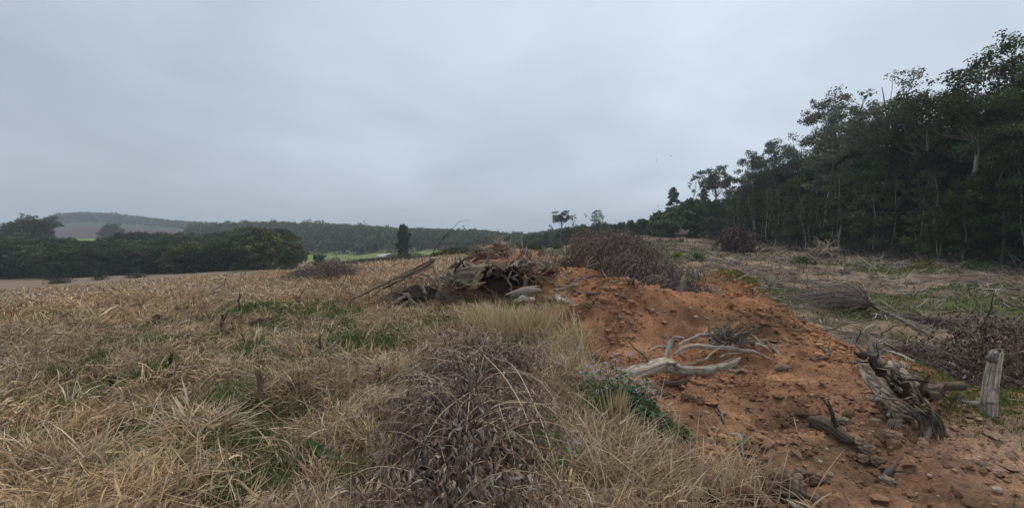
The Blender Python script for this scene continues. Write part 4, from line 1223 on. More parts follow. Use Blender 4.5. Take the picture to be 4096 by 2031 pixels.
# ---- log with silvery branches lying on the red bank (foreground)
def bank_log():
    body, br, tw, fl = MB(), Many(), MB(), Many()
    main = air(Q4, [(590, 800, 4.62), (760, 800, 4.66), (1000, 735, 4.78), (1230, 715, 4.86), (1420, 775, 4.90), (1660, 735, 4.96), (1900, 650, 5.02), (2080, 560, 5.06)])
    tube(body, main, [.060, .100, .095, .102, .068, .064, .048, .014], sides=18, n=64, rough=0.20, col=PALEW, ridge=3.5, cv=0.3)
    # torn flakes on the upper side, splinters at both ends
    for a, b in [((1180, 655), (1330, 640)), ((1270, 640), (1300, 720)), ((820, 740), (930, 690)), ((1840, 700), (2060, 560)), ((1790, 690), (2010, 590)), ((1850, 760), (2110, 600))]:
        tube(body, air(Q4, [(*a, 4.80 if a[0] < 1500 else 4.95), (*b, 4.78 if a[0] < 1500 else 5.0)]), [0.022, 0.006], sides=6, n=8, rough=0.3, col=GREYW, jag=0.03)
    # under side: a second torn root reaching down right
    tube(fl.new(), air(Q4, [(1120, 880, 4.74), (1300, 900, 4.70), (1480, 830, 4.74)]), [0.03, 0.035, 0.01], sides=8, n=14, rough=0.3, col=BROWNW)
    tube(fl.new(), air(Q4, [(1740, 830, 4.92), (1950, 800, 4.86), (2100, 740, 4.84), (2260, 690, 4.82)]), [0.04, 0.03, 0.016, 0.004], sides=8, n=18, rough=0.3, col=GREYW)
    tube(fl.new(), air(Q4, [(1860, 860, 4.90), (2060, 810, 4.86), (2200, 830, 4.84)]), [0.03, 0.02, 0.006], sides=7, n=14, rough=0.3, col=GREYW)
    tube(fl.new(), air(Q4, [(1960, 740, 4.9), (2090, 745, 4.85), (2180, 700, 4.83), (2360, 670, 4.82)]), [0.022, 0.014, 0.010, 0.003], sides=6, n=16, rough=0.25, col=GREYW)
    shell(fl.new(), air(Q4, [(620, 880, 4.60), (900, 960, 4.52), (1180, 1090, 4.46)]), [0.05, 0.09, 0.05], -2.0, 1.3, 0.2, 0.08, col=BROWNW, up=(0, -0.4, 1))
    tube(fl.new(), air(Q4, [(700, 1000, 4.5), (900, 1010, 4.46), (1080, 1100, 4.45), (1200, 1180, 4.42)]), [0.05, 0.06, 0.045, 0.01], sides=9, n=20, rough=0.3, col=BROWNW)
    # silver branches behind the log
    S = SILVER
    for pts, r in [([(1070, 660, 4.92), (1170, 560, 4.98), (1200, 430, 5.05), (1250, 340, 5.08), (1310, 318, 5.05), (1390, 320, 5.0)], [.034, .032, .026, .024, .022, .014]),
                   ([(1260, 540, 5.05), (1400, 450, 5.14), (1620, 425, 5.2), (1850, 450, 5.2), (2060, 475, 5.16), (2200, 500, 5.12), (2310, 515, 5.08), (2440, 570, 5.05), (2530, 615, 5.0)], [.012, .026, .030, .030, .027, .025, .022, .012, .005]),
                   ([(1380, 670, 4.95), (1500, 650, 5.0), (1640, 600, 5.02), (1760, 520, 5.08), (1850, 450, 5.18), (1920, 390, 5.22)], [.008, .012, .015, .015, .014, .006]),
                   ([(1310, 420, 5.2), (1480, 330, 5.34), (1640, 280, 5.42), (1850, 275, 5.45)], [.012, .022, .024, .022]),
                   ([(1640, 275, 5.42), (1760, 190, 5.46), (1800, 165, 5.46)], [.014, .008, .004]),
                   ([(930, 500, 5.2), (1060, 450, 5.28), (1190, 430, 5.2)], [.012, .018, .012]),
                   ([(1050, 270, 5.0), (1120, 350, 5.03), (1190, 420, 5.05)], [.007, .010, .012]),
                   ([(1280, 390, 5.15), (1310, 460, 5.16), (1350, 480, 5.15)], [.012, .013, .008]),
                   ([(1980, 430, 5.25), (2200, 390, 5.3), (2420, 350, 5.24), (2450, 345, 5.2)], [.020, .024, .018, .008]),
                   ([(2300, 400, 5.25), (2420, 440, 5.18), (2510, 495, 5.1)], [.024, .018, .006]),
                   ([(1850, 570, 5.06), (2000, 530, 5.12), (2150, 520, 5.12)], [.016, .014, .006]),
                   ([(1570, 520, 5.1), (1690, 450, 5.2), (1780, 380, 5.24)], [.006, .010, .008]),
                   ([(2180, 250, 5.4), (2290, 330, 5.3), (2420, 400, 5.2)], [.016, .018, .008]),
                   ([(1800, 370, 5.3), (1850, 280, 5.4), (1900, 150, 5.46)], [.016, .010, .003]),
                   ([(1740, 380, 5.28), (1900, 330, 5.36), (2080, 290, 5.4), (2170, 250, 5.4)], [.018, .024, .020, .008])]:
        tube(br.new(), air(Q4, pts), r, sides=8, rough=0.16, col=S, n=len(pts) * 6)
    # the splayed spray of split twigs at the upper right
    for k in range(120):
        a = np.array([rng.uniform(1700, 2120), rng.uniform(290, 400)])
        d = np.array([rng.uniform(-90, 340), rng.uniform(-240, 30)])
        if k % 4 == 0: d[1] = rng.uniform(-10, 120)
        Y = rng.uniform(5.22, 5.48)
        p = [(a[0], a[1], Y), (a[0] + d[0] * .5 + rng.normal(0, 14), a[1] + d[1] * .5 + rng.normal(0, 14), Y), (a[0] + d[0], a[1] + d[1], Y - rng.uniform(-.05, .1))]
        tube(tw, air(Q4, p), [rng.uniform(.006, .018), .009, .0025], sides=5, n=8, rough=0.12, col=np.array(GREYW) * rng.uniform(0.4, 1.35))
    assembled('dead_log', 'pale weathered log with silvery branches lying across the red earth bank beside lilac flowers', 'log',
              [('log_body', body, M_WOOD, True), ('branch', br, M_WOOD, True), ('splinter', tw, M_WOOD, True), ('root', fl, M_WOOD, True)])
bank_log()

# ---- upturned stump right of the bank
def right_stump():
    body, rt, fib, lg = MB(), Many(), MB(), Many()
    blob(body, pos(Q5, 500, 640, 4.42), [[0.27, 0.06, -0.16], [0.10, 0.20, 0.12], [-0.13, 0.03, 0.21]], seed=71, rough=0.38, freq=2.3, nu=90, nv=60, col=(0.46, 0.38, 0.30), cv=0.9, fib=0.25)
    blob(body, pos(Q5, 640, 560, 4.55), [[0.19, 0.05, -0.06], [0.05, 0.16, 0.05], [-0.05, 0.03, 0.15]], seed=73, rough=0.45, freq=2.6, nu=60, nv=40, col=(0.38, 0.31, 0.25), cv=0.8, fib=0.3)
    blob(body, pos(Q5, 540, 760, 4.28), [[0.16, 0.03, -0.03], [0.02, 0.12, 0.02], [-0.01, 0.02, 0.085]], seed=74, rough=0.40, freq=2.8, nu=60, nv=40, col=(0.46, 0.36, 0.265), cv=0.8, fib=0.3)
    # pale torn wood faces
    for pts, r in [([(440, 420, 4.30), (520, 440, 4.28), (600, 470, 4.30)], [.012, .036, .012]), ([(350, 680, 4.16), (450, 690, 4.13), (520, 770, 4.1), (570, 840, 4.1)], [.018, .030, .024, .008]),
                   ([(460, 670, 4.16), (580, 690, 4.12), (700, 760, 4.1)], [.016, .024, .010]), ([(540, 700, 4.12), (620, 740, 4.08), (690, 790, 4.06)], [.018, .026, .010]),
                   ([(345, 840, 4.02), (400, 845, 3.99), (460, 865, 3.98)], [.016, .028, .010]), ([(600, 590, 4.3), (640, 640, 4.28), (665, 660, 4.27)], [.010, .02, .006]),
                   ([(700, 500, 4.42), (740, 520, 4.40), (785, 540, 4.4)], [.015, .030, .008]), ([(545, 365, 4.4), (560, 400, 4.36), (595, 450, 4.34)], [.008, .02, .014])]:
        tube(body, air(Q5, pts), r, sides=10, n=18, rough=0.35, col=PALEW, ridge=4, flat=0.55)
    # roots that claw upwards
    for pts, r, c in [([(455, 400, 4.30), (380, 320, 4.34), (345, 230, 4.36), (345, 170, 4.36), (375, 120, 4.36), (405, 88, 4.36)], [.030, .026, .021, .022, .021, .008], SILVER),
                      ([(325, 325, 4.30), (265, 265, 4.32), (225, 210, 4.34), (212, 150, 4.34)], [.024, .012, .008, .003], SILVER),
                      ([(222, 215, 4.34), (205, 260, 4.32), (185, 285, 4.31)], [.007, .007, .003], SILVER), ([(222, 215, 4.34), (175, 220, 4.36), (130, 220, 4.37)], [.007, .006, .003], SILVER),
                      ([(385, 265, 4.36), (430, 235, 4.42), (480, 200, 4.46), (530, 180, 4.48)], [.014, .012, .009, .003], SILVER), ([(480, 200, 4.46), (510, 172, 4.46)], [.006, .003], SILVER),
                      ([(375, 245, 4.36), (430, 275, 4.38), (470, 300, 4.40)], [.018, .014, .006], SILVER), ([(345, 190, 4.36), (300, 185, 4.38), (275, 178, 4.39)], [.008, .005, .002], SILVER),
                      ([(330, 330, 4.3), (420, 330, 4.3), (390, 300, 4.34)], [.018, .018, .01], SILVER), ([(470, 250, 4.45), (530, 275, 4.5), (580, 310, 4.52)], [.010, .008, .004], BROWNW),
                      ([(450, 480, 4.26), (410, 420, 4.24), (370, 370, 4.24)], [.05, .045, .03], DARKW), ([(330, 340, 4.28), (270, 330, 4.27), (240, 300, 4.27)], [.03, .026, .010], DARKW),
                      ([(155, 390, 4.5), (220, 390, 4.5), (300, 410, 4.45), (360, 440, 4.36)], [.006, .011, .010, .008], PALEW),
                      ([(680, 660, 4.26), (640, 560, 4.24), (590, 490, 4.26)], [.04, .036, .015], DARKW), ([(770, 600, 4.4), (800, 540, 4.38), (810, 480, 4.38)], [.035, .025, .006], BROWNW),
                      ([(735, 600, 4.3), (745, 660, 4.25), (775, 720, 4.22), (740, 760, 4.2)], [.012, .013, .012, .010], BROWNW),
                      ([(775, 680, 4.24), (810, 720, 4.2), (870, 780, 4.18)], [.014, .016, .004], SILVER),
                      ([(350, 510, 4.26), (380, 520, 4.24), (410, 500, 4.24)], [.014, .012, .004], SILVER)]:
        tube(rt.new(), air(Q5, pts), r, sides=8, n=len(pts) * 6, rough=0.22, col=c)
    for k in range(9):
        x = 500 + 12 * k
        tube(fib, air(Q5, [(x + 20, 840, 4.02), (x + rng.normal(0, 8), 880, 4.0), (x - 10 + rng.normal(0, 12), 925, 3.99)]), [.007, .005, .002], sides=4, n=6, rough=0.1, col=PALEW)
    # fan of split fibres sweeping right and down
    for k in range(46):
        f = k / 45
        e = np.array([[930 - 30 * f, 880 + 160 * f], [720 + 200 * f, 1080 - 40 * f]][int(rng.random() < 0.42)]) + rng.normal(0, 30, 2)
        a = np.array([700, 780]) + rng.normal(0, 24, 2) * [1, .6]
        m = (a + e) / 2 + np.array([50, -45]) + rng.normal(0, 16, 2)
        tube(fib, air(Q5, [(*a, 4.12), (*m, 4.02), (*e, 3.96)]), [rng.uniform(.006, .016), .010, .002], sides=5, n=9, rough=0.2, col=np.array(GREYW) * rng.uniform(0.4, 1.0))
    for e in [(700, 1120), (730, 1150), (755, 1170), (720, 1090)]:
        tube(fib, air(Q5, [(830, 900, 4.02), (800, 980, 3.95), (*e, 3.86)]), [.02, .018, .006], sides=7, n=12, rough=0.3, col=GREYW)
    # sawn stub pointing right and the grey root along the ground
    tube(lg.new(), air(Q5, [(730, 620, 4.45), (850, 610, 4.5), (960, 595, 4.58), (1090, 590, 4.66)]), [.05, .048, .044, .042], sides=14, n=24, rough=0.12, col=(0.26, 0.20, 0.15))
    tube(lg.new(), air(Q5, [(820, 660, 4.4), (900, 640, 4.44), (930, 610, 4.5)]), [.05, .05, .02], sides=10, n=14, rough=0.3, col=BROWNW)
    gp = lay(Q5, [(920, 625), (990, 670), (1080, 700), (1160, 715), (1230, 705)], 0.05)
    tube(lg.new(), gp, [.03, .045, .045, .05, .035], sides=10, n=26, rough=0.28, col=(0.42, 0.40, 0.36))
    for k in range(30):
        x, y = rng.uniform(360, 760), rng.uniform(430, 800)
        if (x - 360) * 0.9 + 430 < y - 330 or y < (x - 400) * .55 + 380: continue
        a = np.array([x, y]); d = np.array([1, .55]) * rng.uniform(10, 80) + rng.normal(0, 45, 2); Yd = 4.18 - (y - 430) / 400 * .2
        tube(body, air(Q5, [(*a, Yd), (*(a + d / 2), Yd - .05), (*(a + d), Yd - .02)]), [.004, rng.uniform(.008, .020), .003], sides=6, n=8, rough=.13, flat=.5, col=np.array([PALEW, GREYW, BROWNW, DARKW][int(rng.choice(4, p=[.5, .28, .12, .10]))]) * rng.uniform(.85, 1.25))
    assembled('uprooted_stump', 'uprooted grey stump with clawing roots and frayed fibres, left of the leaning pale post', 'stump',
              [('root_ball', body, M_WOOD, True), ('root', rt, M_WOOD, True), ('fibre', fib, M_WOOD, True), ('limb', lg, M_WOOD, True)])
right_stump()

# ---- the leaning post
def post():
    mb = MB()
    g = ground(2487, 1046)
    Y = g[1]
    p = np.array([g - [0, 0, 0.15], at(2488, 1000, Y), at(2494, 950, Y), at(2506, 890, Y)])
    w = 19 / 2.5146 / FPX * Y
    tube(mb, p, [w * 0.84, w * 0.84, w * 0.78, w * 0.68], sides=26, n=40, rough=0.05, col=(0.70, 0.62, 0.52), ridge=2.2, cv=0.3, jag=0.05)
    for k in range(7):
        a = at(2488 + rng.uniform(0, 22), 905, Y - 0.02); b = at(2492 + rng.uniform(2, 20), 890 - rng.uniform(0, 20), Y)
        tube(mb, [a, b], [.028, .006], sides=6, n=6, rough=0.3, col=(0.44, 0.41, 0.36))
    tube(mb, air(QD, [(2478, 1015, Y), (2500, 1012, Y - .05), (2512, 1022, Y - .03)]), [.02, .022, .008], sides=7, n=10, rough=0.25, col=GREYW)
    single('wooden_post', mb, M_WOOD, 'short pale weathered post leaning at the edge of the bare earth', 'post')
post()

# ---- stump with long poles in the field
def pole_stump():
    pol, rt, br, th = Many(), Many(), MB(), MB()
    Y = 8.3
    for pts, r, c in [([(330, 700, 7.9), (560, 590, 8.0), (800, 470, 8.2), (1050, 370, 8.4), (1350, 245, 8.6)], [.016, .030, .040, .044, .050], BROWNW),
                      ([(640, 610, 8.2), (860, 490, 8.3), (1100, 390, 8.4), (1385, 268, 8.5)], [.012, .020, .024, .022], (0.27, 0.21, 0.155)),
                      ([(780, 480, 8.5), (1000, 370, 8.6), (1200, 280, 8.7), (1340, 215, 8.7)], [.016, .024, .028, .030], (0.19, 0.145, 0.11)),
                      ([(760, 560, 8.3), (900, 480, 8.3), (1010, 420, 8.4)], [.010, .016, .012], DARKW)]:
        tube(pol.new(), air(Q1, pts), r, sides=9, n=40, rough=0.10, col=c)
    blob(rt.new(), pos(Q1, 1370, 195, 8.65), [[.07, 0, .05], [0, .06, 0], [-.03, 0, .06]], seed=5, rough=0.5, freq=2.5, col=GREYW, cv=0.5)
    tube(rt.new(), air(Q1, [(1330, 200, 8.6), (1380, 175, 8.6), (1410, 165, 8.6)]), [.04, .05, .02], sides=9, n=12, rough=0.35, col=GREYW)
    for pts, r in [([(1385, 280, 8.5), (1430, 400, 8.45), (1460, 520, 8.4), (1440, 640, 8.35), (1380, 740, 8.25), (1270, 855, 8.1)], [.026, .030, .032, .032, .030, .018]),
                   ([(1450, 560, 8.42), (1445, 680, 8.35), (1400, 770, 8.25), (1350, 880, 8.1)], [.03, .028, .024, .014]),
                   ([(1230, 365, 8.5), (1330, 410, 8.5), (1410, 500, 8.45), (1450, 560, 8.42)], [.020, .026, .028, .024]),
                   ([(1010, 430, 8.4), (1040, 470, 8.35), (1120, 455, 8.35), (1180, 405, 8.4), (1230, 360, 8.5)], [.010, .014, .014, .013, .008]),
                   ([(980, 615, 8.1), (1050, 630, 8.1), (1110, 720, 8.05), (1180, 770, 8.0)], [.014, .030, .030, .014]),
                   ([(1050, 640, 8.1), (940, 710, 8.05), (860, 770, 8.0), (805, 880, 7.95)], [.024, .034, .034, .018]),
                   ([(1100, 700, 8.1), (1000, 770, 8.0), (910, 830, 7.95), (830, 895, 7.9)], [.03, .032, .032, .014]),
                   ([(1230, 540, 8.3), (1270, 590, 8.2), (1300, 630, 8.2)], [.030, .034, .014]),
                   ([(1400, 800, 8.15), (1440, 860, 8.1), (1480, 900, 8.05)], [.03, .034, .012]),
                   ([(1180, 780, 8.1), (1100, 830, 8.0), (1000, 870, 7.95)], [.034, .036, .012])]:
        tube(rt.new(), air(Q1, pts), np.array(r) * 1.3, sides=9, n=28, rough=0.12, col=(0.44, 0.36, 0.28))
    blob(br, on(pos(Q1, 1230, 700, 8.55)[0], 10.7, 0.24), [[.55, 0, 0], [0, .36, 0], [0, 0, .46]], seed=9, rough=0.45, freq=2.2, nu=50, nv=32, col=(0.075, 0.055, 0.042), cv=0.6)
    c = on(pos(Q1, 1200, 640, 8.6)[0], 10.7, 0.1)
    for k in range(620):
        a = c + rng.normal(0, 1, 3) * [.62, .28, .0] + [0.1, -0.1, abs(rng.normal(0.16, 0.26))]
        d = rng.normal(0, 1, 3) * [1, .6, .5] + [0.2, -0.3, 0.15]
        p = wiggle(a, d, rng.uniform(0.2, 0.85), 4, 0.3, 0.08)
        tube(th, p, [rng.uniform(.004, .010), .003], sides=4, n=6, rough=0, col=np.array([0.15, 0.115, 0.088]) * rng.uniform(0.5, 1.5))
    st = Many()
    for pts in [[(1345, 165, 8.62), (1400, 60, 8.62), (1440, 5, 8.62), (1530, -120, 8.65), (1640, -220, 8.7), (1720, -300, 8.72), (1860, -318, 8.75)], [(1205, 118, 8.5), (1235, 160, 8.5), (1250, 255, 8.5)],
                [(1500, -70, 8.63), (1600, -160, 8.6), (1700, -180, 8.6)], [(700, 810, 8.0), (790, 770, 8.0), (900, 740, 8.05)], [(300, 610, 8.1), (380, 630, 8.05), (430, 640, 8.0)],
                [(865, 270, 8.7), (960, 230, 8.75), (1060, 270, 8.75)], [(970, 380, 8.6), (1000, 320, 8.6)]]:
        tube(st.new(), air(Q1, pts), [.011, .010, .007, .003], sides=5, n=20, rough=0.05, col=(0.10, 0.075, 0.06))
    assembled('uprooted_stump', 'uprooted stump in the dry grass with long brown poles leaning on curved roots', 'stump',
              [('pole', pol, M_BARK, True), ('root', rt, M_WOOD, True), ('root_ball', br, M_BARK, True), ('twig', th, M_TWIG, True), ('stem', st, M_TWIG, True)])
pole_stump()

# ---- stumps of the pushed up windrow
def hollow_stump():
    sh, rt, soil = Many(), Many(), Many()
    shell(sh.new(), air(Q2, [(360, 600, 11.2), (520, 600, 11.0), (680, 610, 10.75), (800, 600, 10.55)]), [0.22, 0.34, 0.40, 0.36], -1.5, 1.5, 0.2, 0.16, n=30, m=44, col=(0.30, 0.25, 0.19), up=(-0.2, -0.3, 1))
    shell(sh.new(), air(Q2, [(560, 700, 10.7), (680, 680, 10.45), (790, 600, 10.3)]), [0.12, 0.2, 0.26], -1.5, 1.0, 0.25, 0.1, n=20, m=26, col=YELW, up=(-0.5, -0.7, 0.6))
    shell(sh.new(), air(Q2, [(820, 470, 11.3), (960, 520, 11.0), (1060, 560, 10.8)]), [0.22, 0.3, 0.22], -1.9, 1.5, 0.2, 0.1, n=22, m=30, col=(0.17, 0.12, 0.085), up=(0, -0.2, 1))
    blob(soil.new(), pos(Q2, 960, 440, 11.5), [[.52, 0, -.03], [0, .4, 0], [.03, 0, .20]], seed=14, rough=0.35, freq=2.4, nu=60, nv=36, col=(0.25, 0.125, 0.075), cv=0.6)
    blob(soil.new(), pos(Q2, 500, 500, 11.4), [[.24, 0, 0], [0, .25, 0], [0, 0, .16]], seed=15, rough=0.35, freq=2.4, nu=40, nv=26, col=(0.26, 0.15, 0.095), cv=0.5)
    blob(soil.new(), pos(Q2, 880, 700, 11.3), [[.5, 0, 0], [0, .35, 0], [0, 0, .40]], seed=16, rough=0.3, freq=2.0, nu=50, nv=30, col=(0.085, 0.055, 0.042), cv=0.5)  # near-black lump: the cavity's shade is put into its colour
    for pts, r, c in [([(260, 490, 11.0), (340, 520, 11.0), (440, 550, 10.95), (560, 560, 10.8)], [.03, .055, .065, .05], PALEW), ([(250, 540, 11.0), (280, 600, 10.9), (330, 670, 10.85)], [.03, .04, .015], GREYW),
                      ([(280, 480, 11.1), (340, 440, 11.2), (430, 430, 11.2), (520, 440, 11.2), (590, 480, 11.1), (610, 520, 11.0)], [.012, .022, .028, .03, .035, .02], BROWNW),
                      ([(380, 510, 11.0), (450, 440, 11.0), (520, 380, 11.1)], [.035, .05, .04], PALEW), ([(520, 370, 11.1), (580, 410, 11.1), (660, 440, 11.1), (690, 470, 11.1)], [.03, .05, .05, .02], GREYW),
                      ([(560, 380, 11.3), (620, 340, 11.4), (640, 320, 11.4)], [.035, .03, .01], GREYW), ([(410, 415, 11.2), (460, 390, 11.3), (520, 385, 11.3)], [.03, .03, .02], GREYW),
                      ([(350, 430, 11.6), (385, 340, 11.7), (380, 270, 11.7)], [.022, .026, .008], GREYW), ([(370, 390, 11.65), (340, 310, 11.7), (320, 275, 11.7)], [.012, .008, .003], GREYW),
                      ([(680, 370, 11.8), (780, 365, 11.9), (880, 370, 11.9), (1000, 385, 11.8)], [.018, .026, .026, .012], GREYW), ([(370, 705, 10.6), (450, 705, 10.5), (520, 680, 10.5)], [.010, .016, .010], PALEW),
                      ([(800, 560, 10.3), (830, 500, 10.4), (860, 430, 10.6)], [.05, .05, .02], BROWNW), ([(310, 560, 10.95), (300, 620, 10.9), (320, 640, 10.9)], [.03, .03, .008], SILVER),
                      ([(960, 480, 10.9), (1040, 470, 10.8), (1060, 460, 10.8)], [.03, .03, .01], PALEW)]:
        tube(rt.new(), air(Q2, pts), r, sides=10, n=24, rough=0.26, col=c, ridge=3.5)
    for k in range(26):
        a = pos(Q2, rng.uniform(330, 1050), rng.uniform(400, 620), rng.uniform(10.7, 11.2)); d = rdir(1)[0] * [1, .6, .8] + [0, -.35, .25]
        tube(rt.new(), wiggle(a, d, rng.uniform(.2, .65), 5, .3, .08), [rng.uniform(.015, .045), .02, .004], sides=8, n=16, rough=.2, col=np.array([GREYW, PALEW, BROWNW, DARKW][int(rng.integers(4))]) * rng.uniform(.8, 1.1))
    assembled('hollow_stump', 'big hollow uprooted stump with flaring pale wood over a black cavity', 'stump',
              [('hollow_trunk', sh, M_WOOD, True), ('root', rt, M_WOOD, True), ('root_ball', soil, M_STONE, True)])
    rt, bd = Many(), MB()
    blob(bd, pos(Q2, 1190, 520, 11.3), [[.32, 0, 0], [0, .3, 0], [0, 0, .34]], seed=24, rough=0.45, freq=2.3, nu=60, nv=40, col=(0.10, 0.07, 0.055), cv=0.6, fib=0.2)
    for pts, r, c in [([(1165, 460, 10.9), (1170, 390, 11.0), (1140, 310, 11.0)], [.045, .035, .006], GREYW), ([(1180, 420, 11.0), (1215, 350, 11.0), (1245, 290, 11.0)], [.03, .02, .005], GREYW),
                      ([(1140, 400, 10.95), (1090, 440, 10.9), (1055, 485, 10.9)], [.03, .03, .008], SILVER), ([(1240, 470, 11), (1245, 420, 11), (1265, 390, 11)], [.03, .028, .01], PALEW),
                      ([(1260, 560, 10.6), (1275, 620, 10.55), (1255, 690, 10.5), (1225, 740, 10.4)], [.07, .06, .04, .015], (0.26, 0.20, 0.16)),
                      ([(1300, 530, 10.8), (1380, 550, 10.7), (1480, 605, 10.5)], [.024, .026, .010], BROWNW), ([(1200, 500, 10.9), (1300, 490, 10.9), (1380, 470, 11)], [.08, .07, .03], (0.15, 0.115, 0.09)),
                      ([(1100, 500, 10.8), (1060, 600, 10.6), (1100, 700, 10.4), (1090, 800, 10.2)], [.03, .03, .022, .008], BROWNW),
                      ([(1150, 560, 10.8), (1170, 550, 10.75), (1185, 545, 10.7)], [.02, .02, .004], SILVER)]:
        tube(rt.new(), air(Q2, pts), r, sides=9, n=20, rough=0.24, col=c)
    for k in range(24):
        a = pos(Q2, rng.uniform(1080, 1480), rng.uniform(380, 640), rng.uniform(10.7, 11.2)); d = rdir(1)[0] * [1, .6, .8] + [0, -.35, .25]
        tube(rt.new(), wiggle(a, d, rng.uniform(.2, .6), 5, .3, .08), [rng.uniform(.012, .035), .016, .004], sides=8, n=16, rough=.2, col=np.array([GREYW, PALEW, BROWNW, DARKW][int(rng.integers(4))]) * rng.uniform(.8, 1.1))
    assembled('uprooted_stump', 'dark uprooted stump with upward spiked roots, between the hollow stump and the red earth', 'stump',
              [('root_ball', bd, M_BARK, True), ('root', rt, M_WOOD, True)])
    mb = MB()
    shell(mb, air(Q2, [(1090, 830, 10.1), (1250, 780, 10.15), (1400, 760, 10.2)]), [0.10, 0.15, 0.13], -1.6, 1.5, 0.35, 0.12, n=24, m=30, col=(0.36, 0.31, 0.25), up=(-.2, -0.4, 1))
    tube(mb, air(Q2, [(1140, 890, 9.95), (1260, 860, 9.95), (1400, 850, 10.0)]), [.04, .075, .05], sides=14, n=26, rough=0.3, col=SILVER, ridge=4, jag=.06)
    single('broken_log', mb, M_WOOD, 'broken slab of grey weathered wood lying below the dark spiked stump', 'log')
    mb = MB()
    blob(mb, pos(Q2, 1540, 420, 12.0), [[.14, 0, 0], [0, .14, 0], [0, 0, .10]], seed=31, rough=0.5, freq=2.5, col=(0.22, 0.17, 0.13), cv=0.6)
    for pts, r in [([(1540, 440, 11.9), (1545, 380, 11.9), (1550, 325, 11.9)], [.06, .035, .006]), ([(1530, 430, 11.9), (1470, 410, 11.9), (1400, 400, 11.9), (1360, 440, 11.9)], [.04, .035, .024, .01]),
                   ([(1560, 400, 11.9), (1575, 420, 11.85), (1580, 440, 11.8)], [.03, .03, .006]), ([(1500, 460, 11.8), (1430, 470, 11.7), (1440, 540, 11.6)], [.03, .03, .01])]:
        tube(mb, air(Q2, pts), r, sides=8, n=16, rough=0.25, col=GREYW)
    single('small_stump', mb, M_WOOD, 'small pointed grey stump half sunk in the red earth right of the spiked stump', 'stump')
hollow_stump()

# ---- single roots and branches on the windrow: (name, label, map, points(x, y, forward), radii, colour)
def stick(name, label, q, lines, col=GREYW, cat='branch', sides=8, mat=None, jag=0.0, rough=0.16, group=None):
    mb = MB()
    for pts, r in lines:
        tube(mb, lay(q, pts, 0.03) if len(pts[0]) < 4 else air(q, [p[:3] for p in pts]), r, sides=sides, n=max(10, len(pts) * 6), rough=rough, col=col, jag=jag)
    return single(name, mb, mat or M_WOOD, label, cat, group)
stick('dead_branch', 'curved grey branch with a hooked end lying on the red earth below the brush heap', Q2, [([(1650, 730), (1740, 725), (1830, 690), (1900, 660), (1950, 630), (1935, 560, .25)], [.035, .04, .035, .028, .02, .006]), ([(1900, 620), (1990, 590, .1), (2060, 600, .1), (2095, 650)], [.02, .03, .026, .012]), ([(1850, 680), (1960, 670), (2020, 650)], [.016, .014, .006])])
stick('dead_branch', 'thick pale root end jutting from the foot of the earth heap', Q2, [([(1570, 850, .08), (1680, 840, .14), (1760, 870, .12), (1860, 910, .05), (1940, 940)], [.045, .055, .045, .025, .01]), ([(1650, 815, .1), (1700, 800, .12), (1750, 830, .1)], [.03, .04, .02])], SILVER)
stick('dead_branch', 'thin arched root looping above the thick pale root end', Q2, [([(1560, 650), (1640, 645, .08), (1700, 710)], [.014, .016, .008]), ([(1660, 690), (1730, 680, .06), (1790, 690)], [.012, .014, .006]), ([(1780, 860), (1850, 790, .1), (1910, 720, .1)], [.014, .016, .010])])
stick('dead_branch', 'blackened flat branch lying right of the hooked branch', Q2, [([(1900, 740), (1990, 770, .05), (2080, 790, .05), (2170, 785), (2250, 760)], [.02, .03, .028, .02, .008]), ([(1990, 770), (2080, 830), (2130, 850)], [.010, .008, .003])], (0.15, 0.145, 0.15))
stick('dead_branch', 'straight thin root along the top of the red bank under the brush heap', Q2, [([(1990, 560), (2090, 570, .05), (2180, 545, .05), (2260, 560, .05), (2350, 550)], [.012, .02, .022, .022, .010])], (0.36, 0.28, 0.22))
stick('dead_branch', 'long bent pale branch running down to the grey rock beside the brush heap', Q3, [([(540, 630, .1), (640, 650, .15), (700, 700, .15), (780, 740, .1), (840, 755, .08), (890, 765)], [.018, .026, .03, .034, .04, .02])], (0.44, 0.37, 0.30))
stick('dead_branch', 'small crooked stick on the green tinged earth left of the long bent branch', Q3, [([(460, 710), (510, 735, .05), (540, 710, .06), (570, 715)], [.01, .02, .016, .006]), ([(510, 745), (600, 770), (640, 775)], [.008, .010, .004])], (0.40, 0.34, 0.28))
stick('dead_branch', 'twisted pale root cluster on the slope between spiked stump and hooked branch', Q2, [([(1350, 640), (1390, 620, .1), (1430, 640, .1)], [.01, .018, .008]), ([(1390, 630, .1), (1370, 680, .06), (1350, 690)], [.014, .012, .005]), ([(1420, 650, .1), (1410, 700, .05), (1425, 730)], [.012, .010, .004])], PALEW)
stick('dead_branch', 'forked silvery root hanging on the face of the earth heap', Q2, [([(1740, 410, .1), (1800, 450, .15), (1850, 490, .12), (1800, 530, .08), (1760, 555)], [.014, .02, .02, .012, .005]), ([(1850, 490, .12), (1880, 460, .1)], [.012, .004]), ([(1730, 500, .08), (1740, 560, .05), (1750, 600)], [.012, .010, .004]), ([(1680, 460, .1), (1660, 530, .08), (1620, 570)], [.014, .014, .005])], SILVER)
stick('dead_branch', 'pale root arching over the crest of the red mound', Q2, [([(1480, 280, .15), (1520, 240, .3), (1560, 225, .3), (1600, 260, .15)], [.02, .03, .03, .015]), ([(1400, 330, .05), (1440, 300, .1), (1500, 280, .15)], [.012, .02, .02])], GREYW)
stick('dead_branch', 'long root lying across the upper red mound near the brush', Q2, [([(1790, 275), (1860, 250, .1), (1920, 255, .1), (1960, 290)], [.01, .02, .022, .010]), ([(1700, 235), (1780, 235, .1), (1790, 210, .15)], [.02, .03, .012])], GREYW)
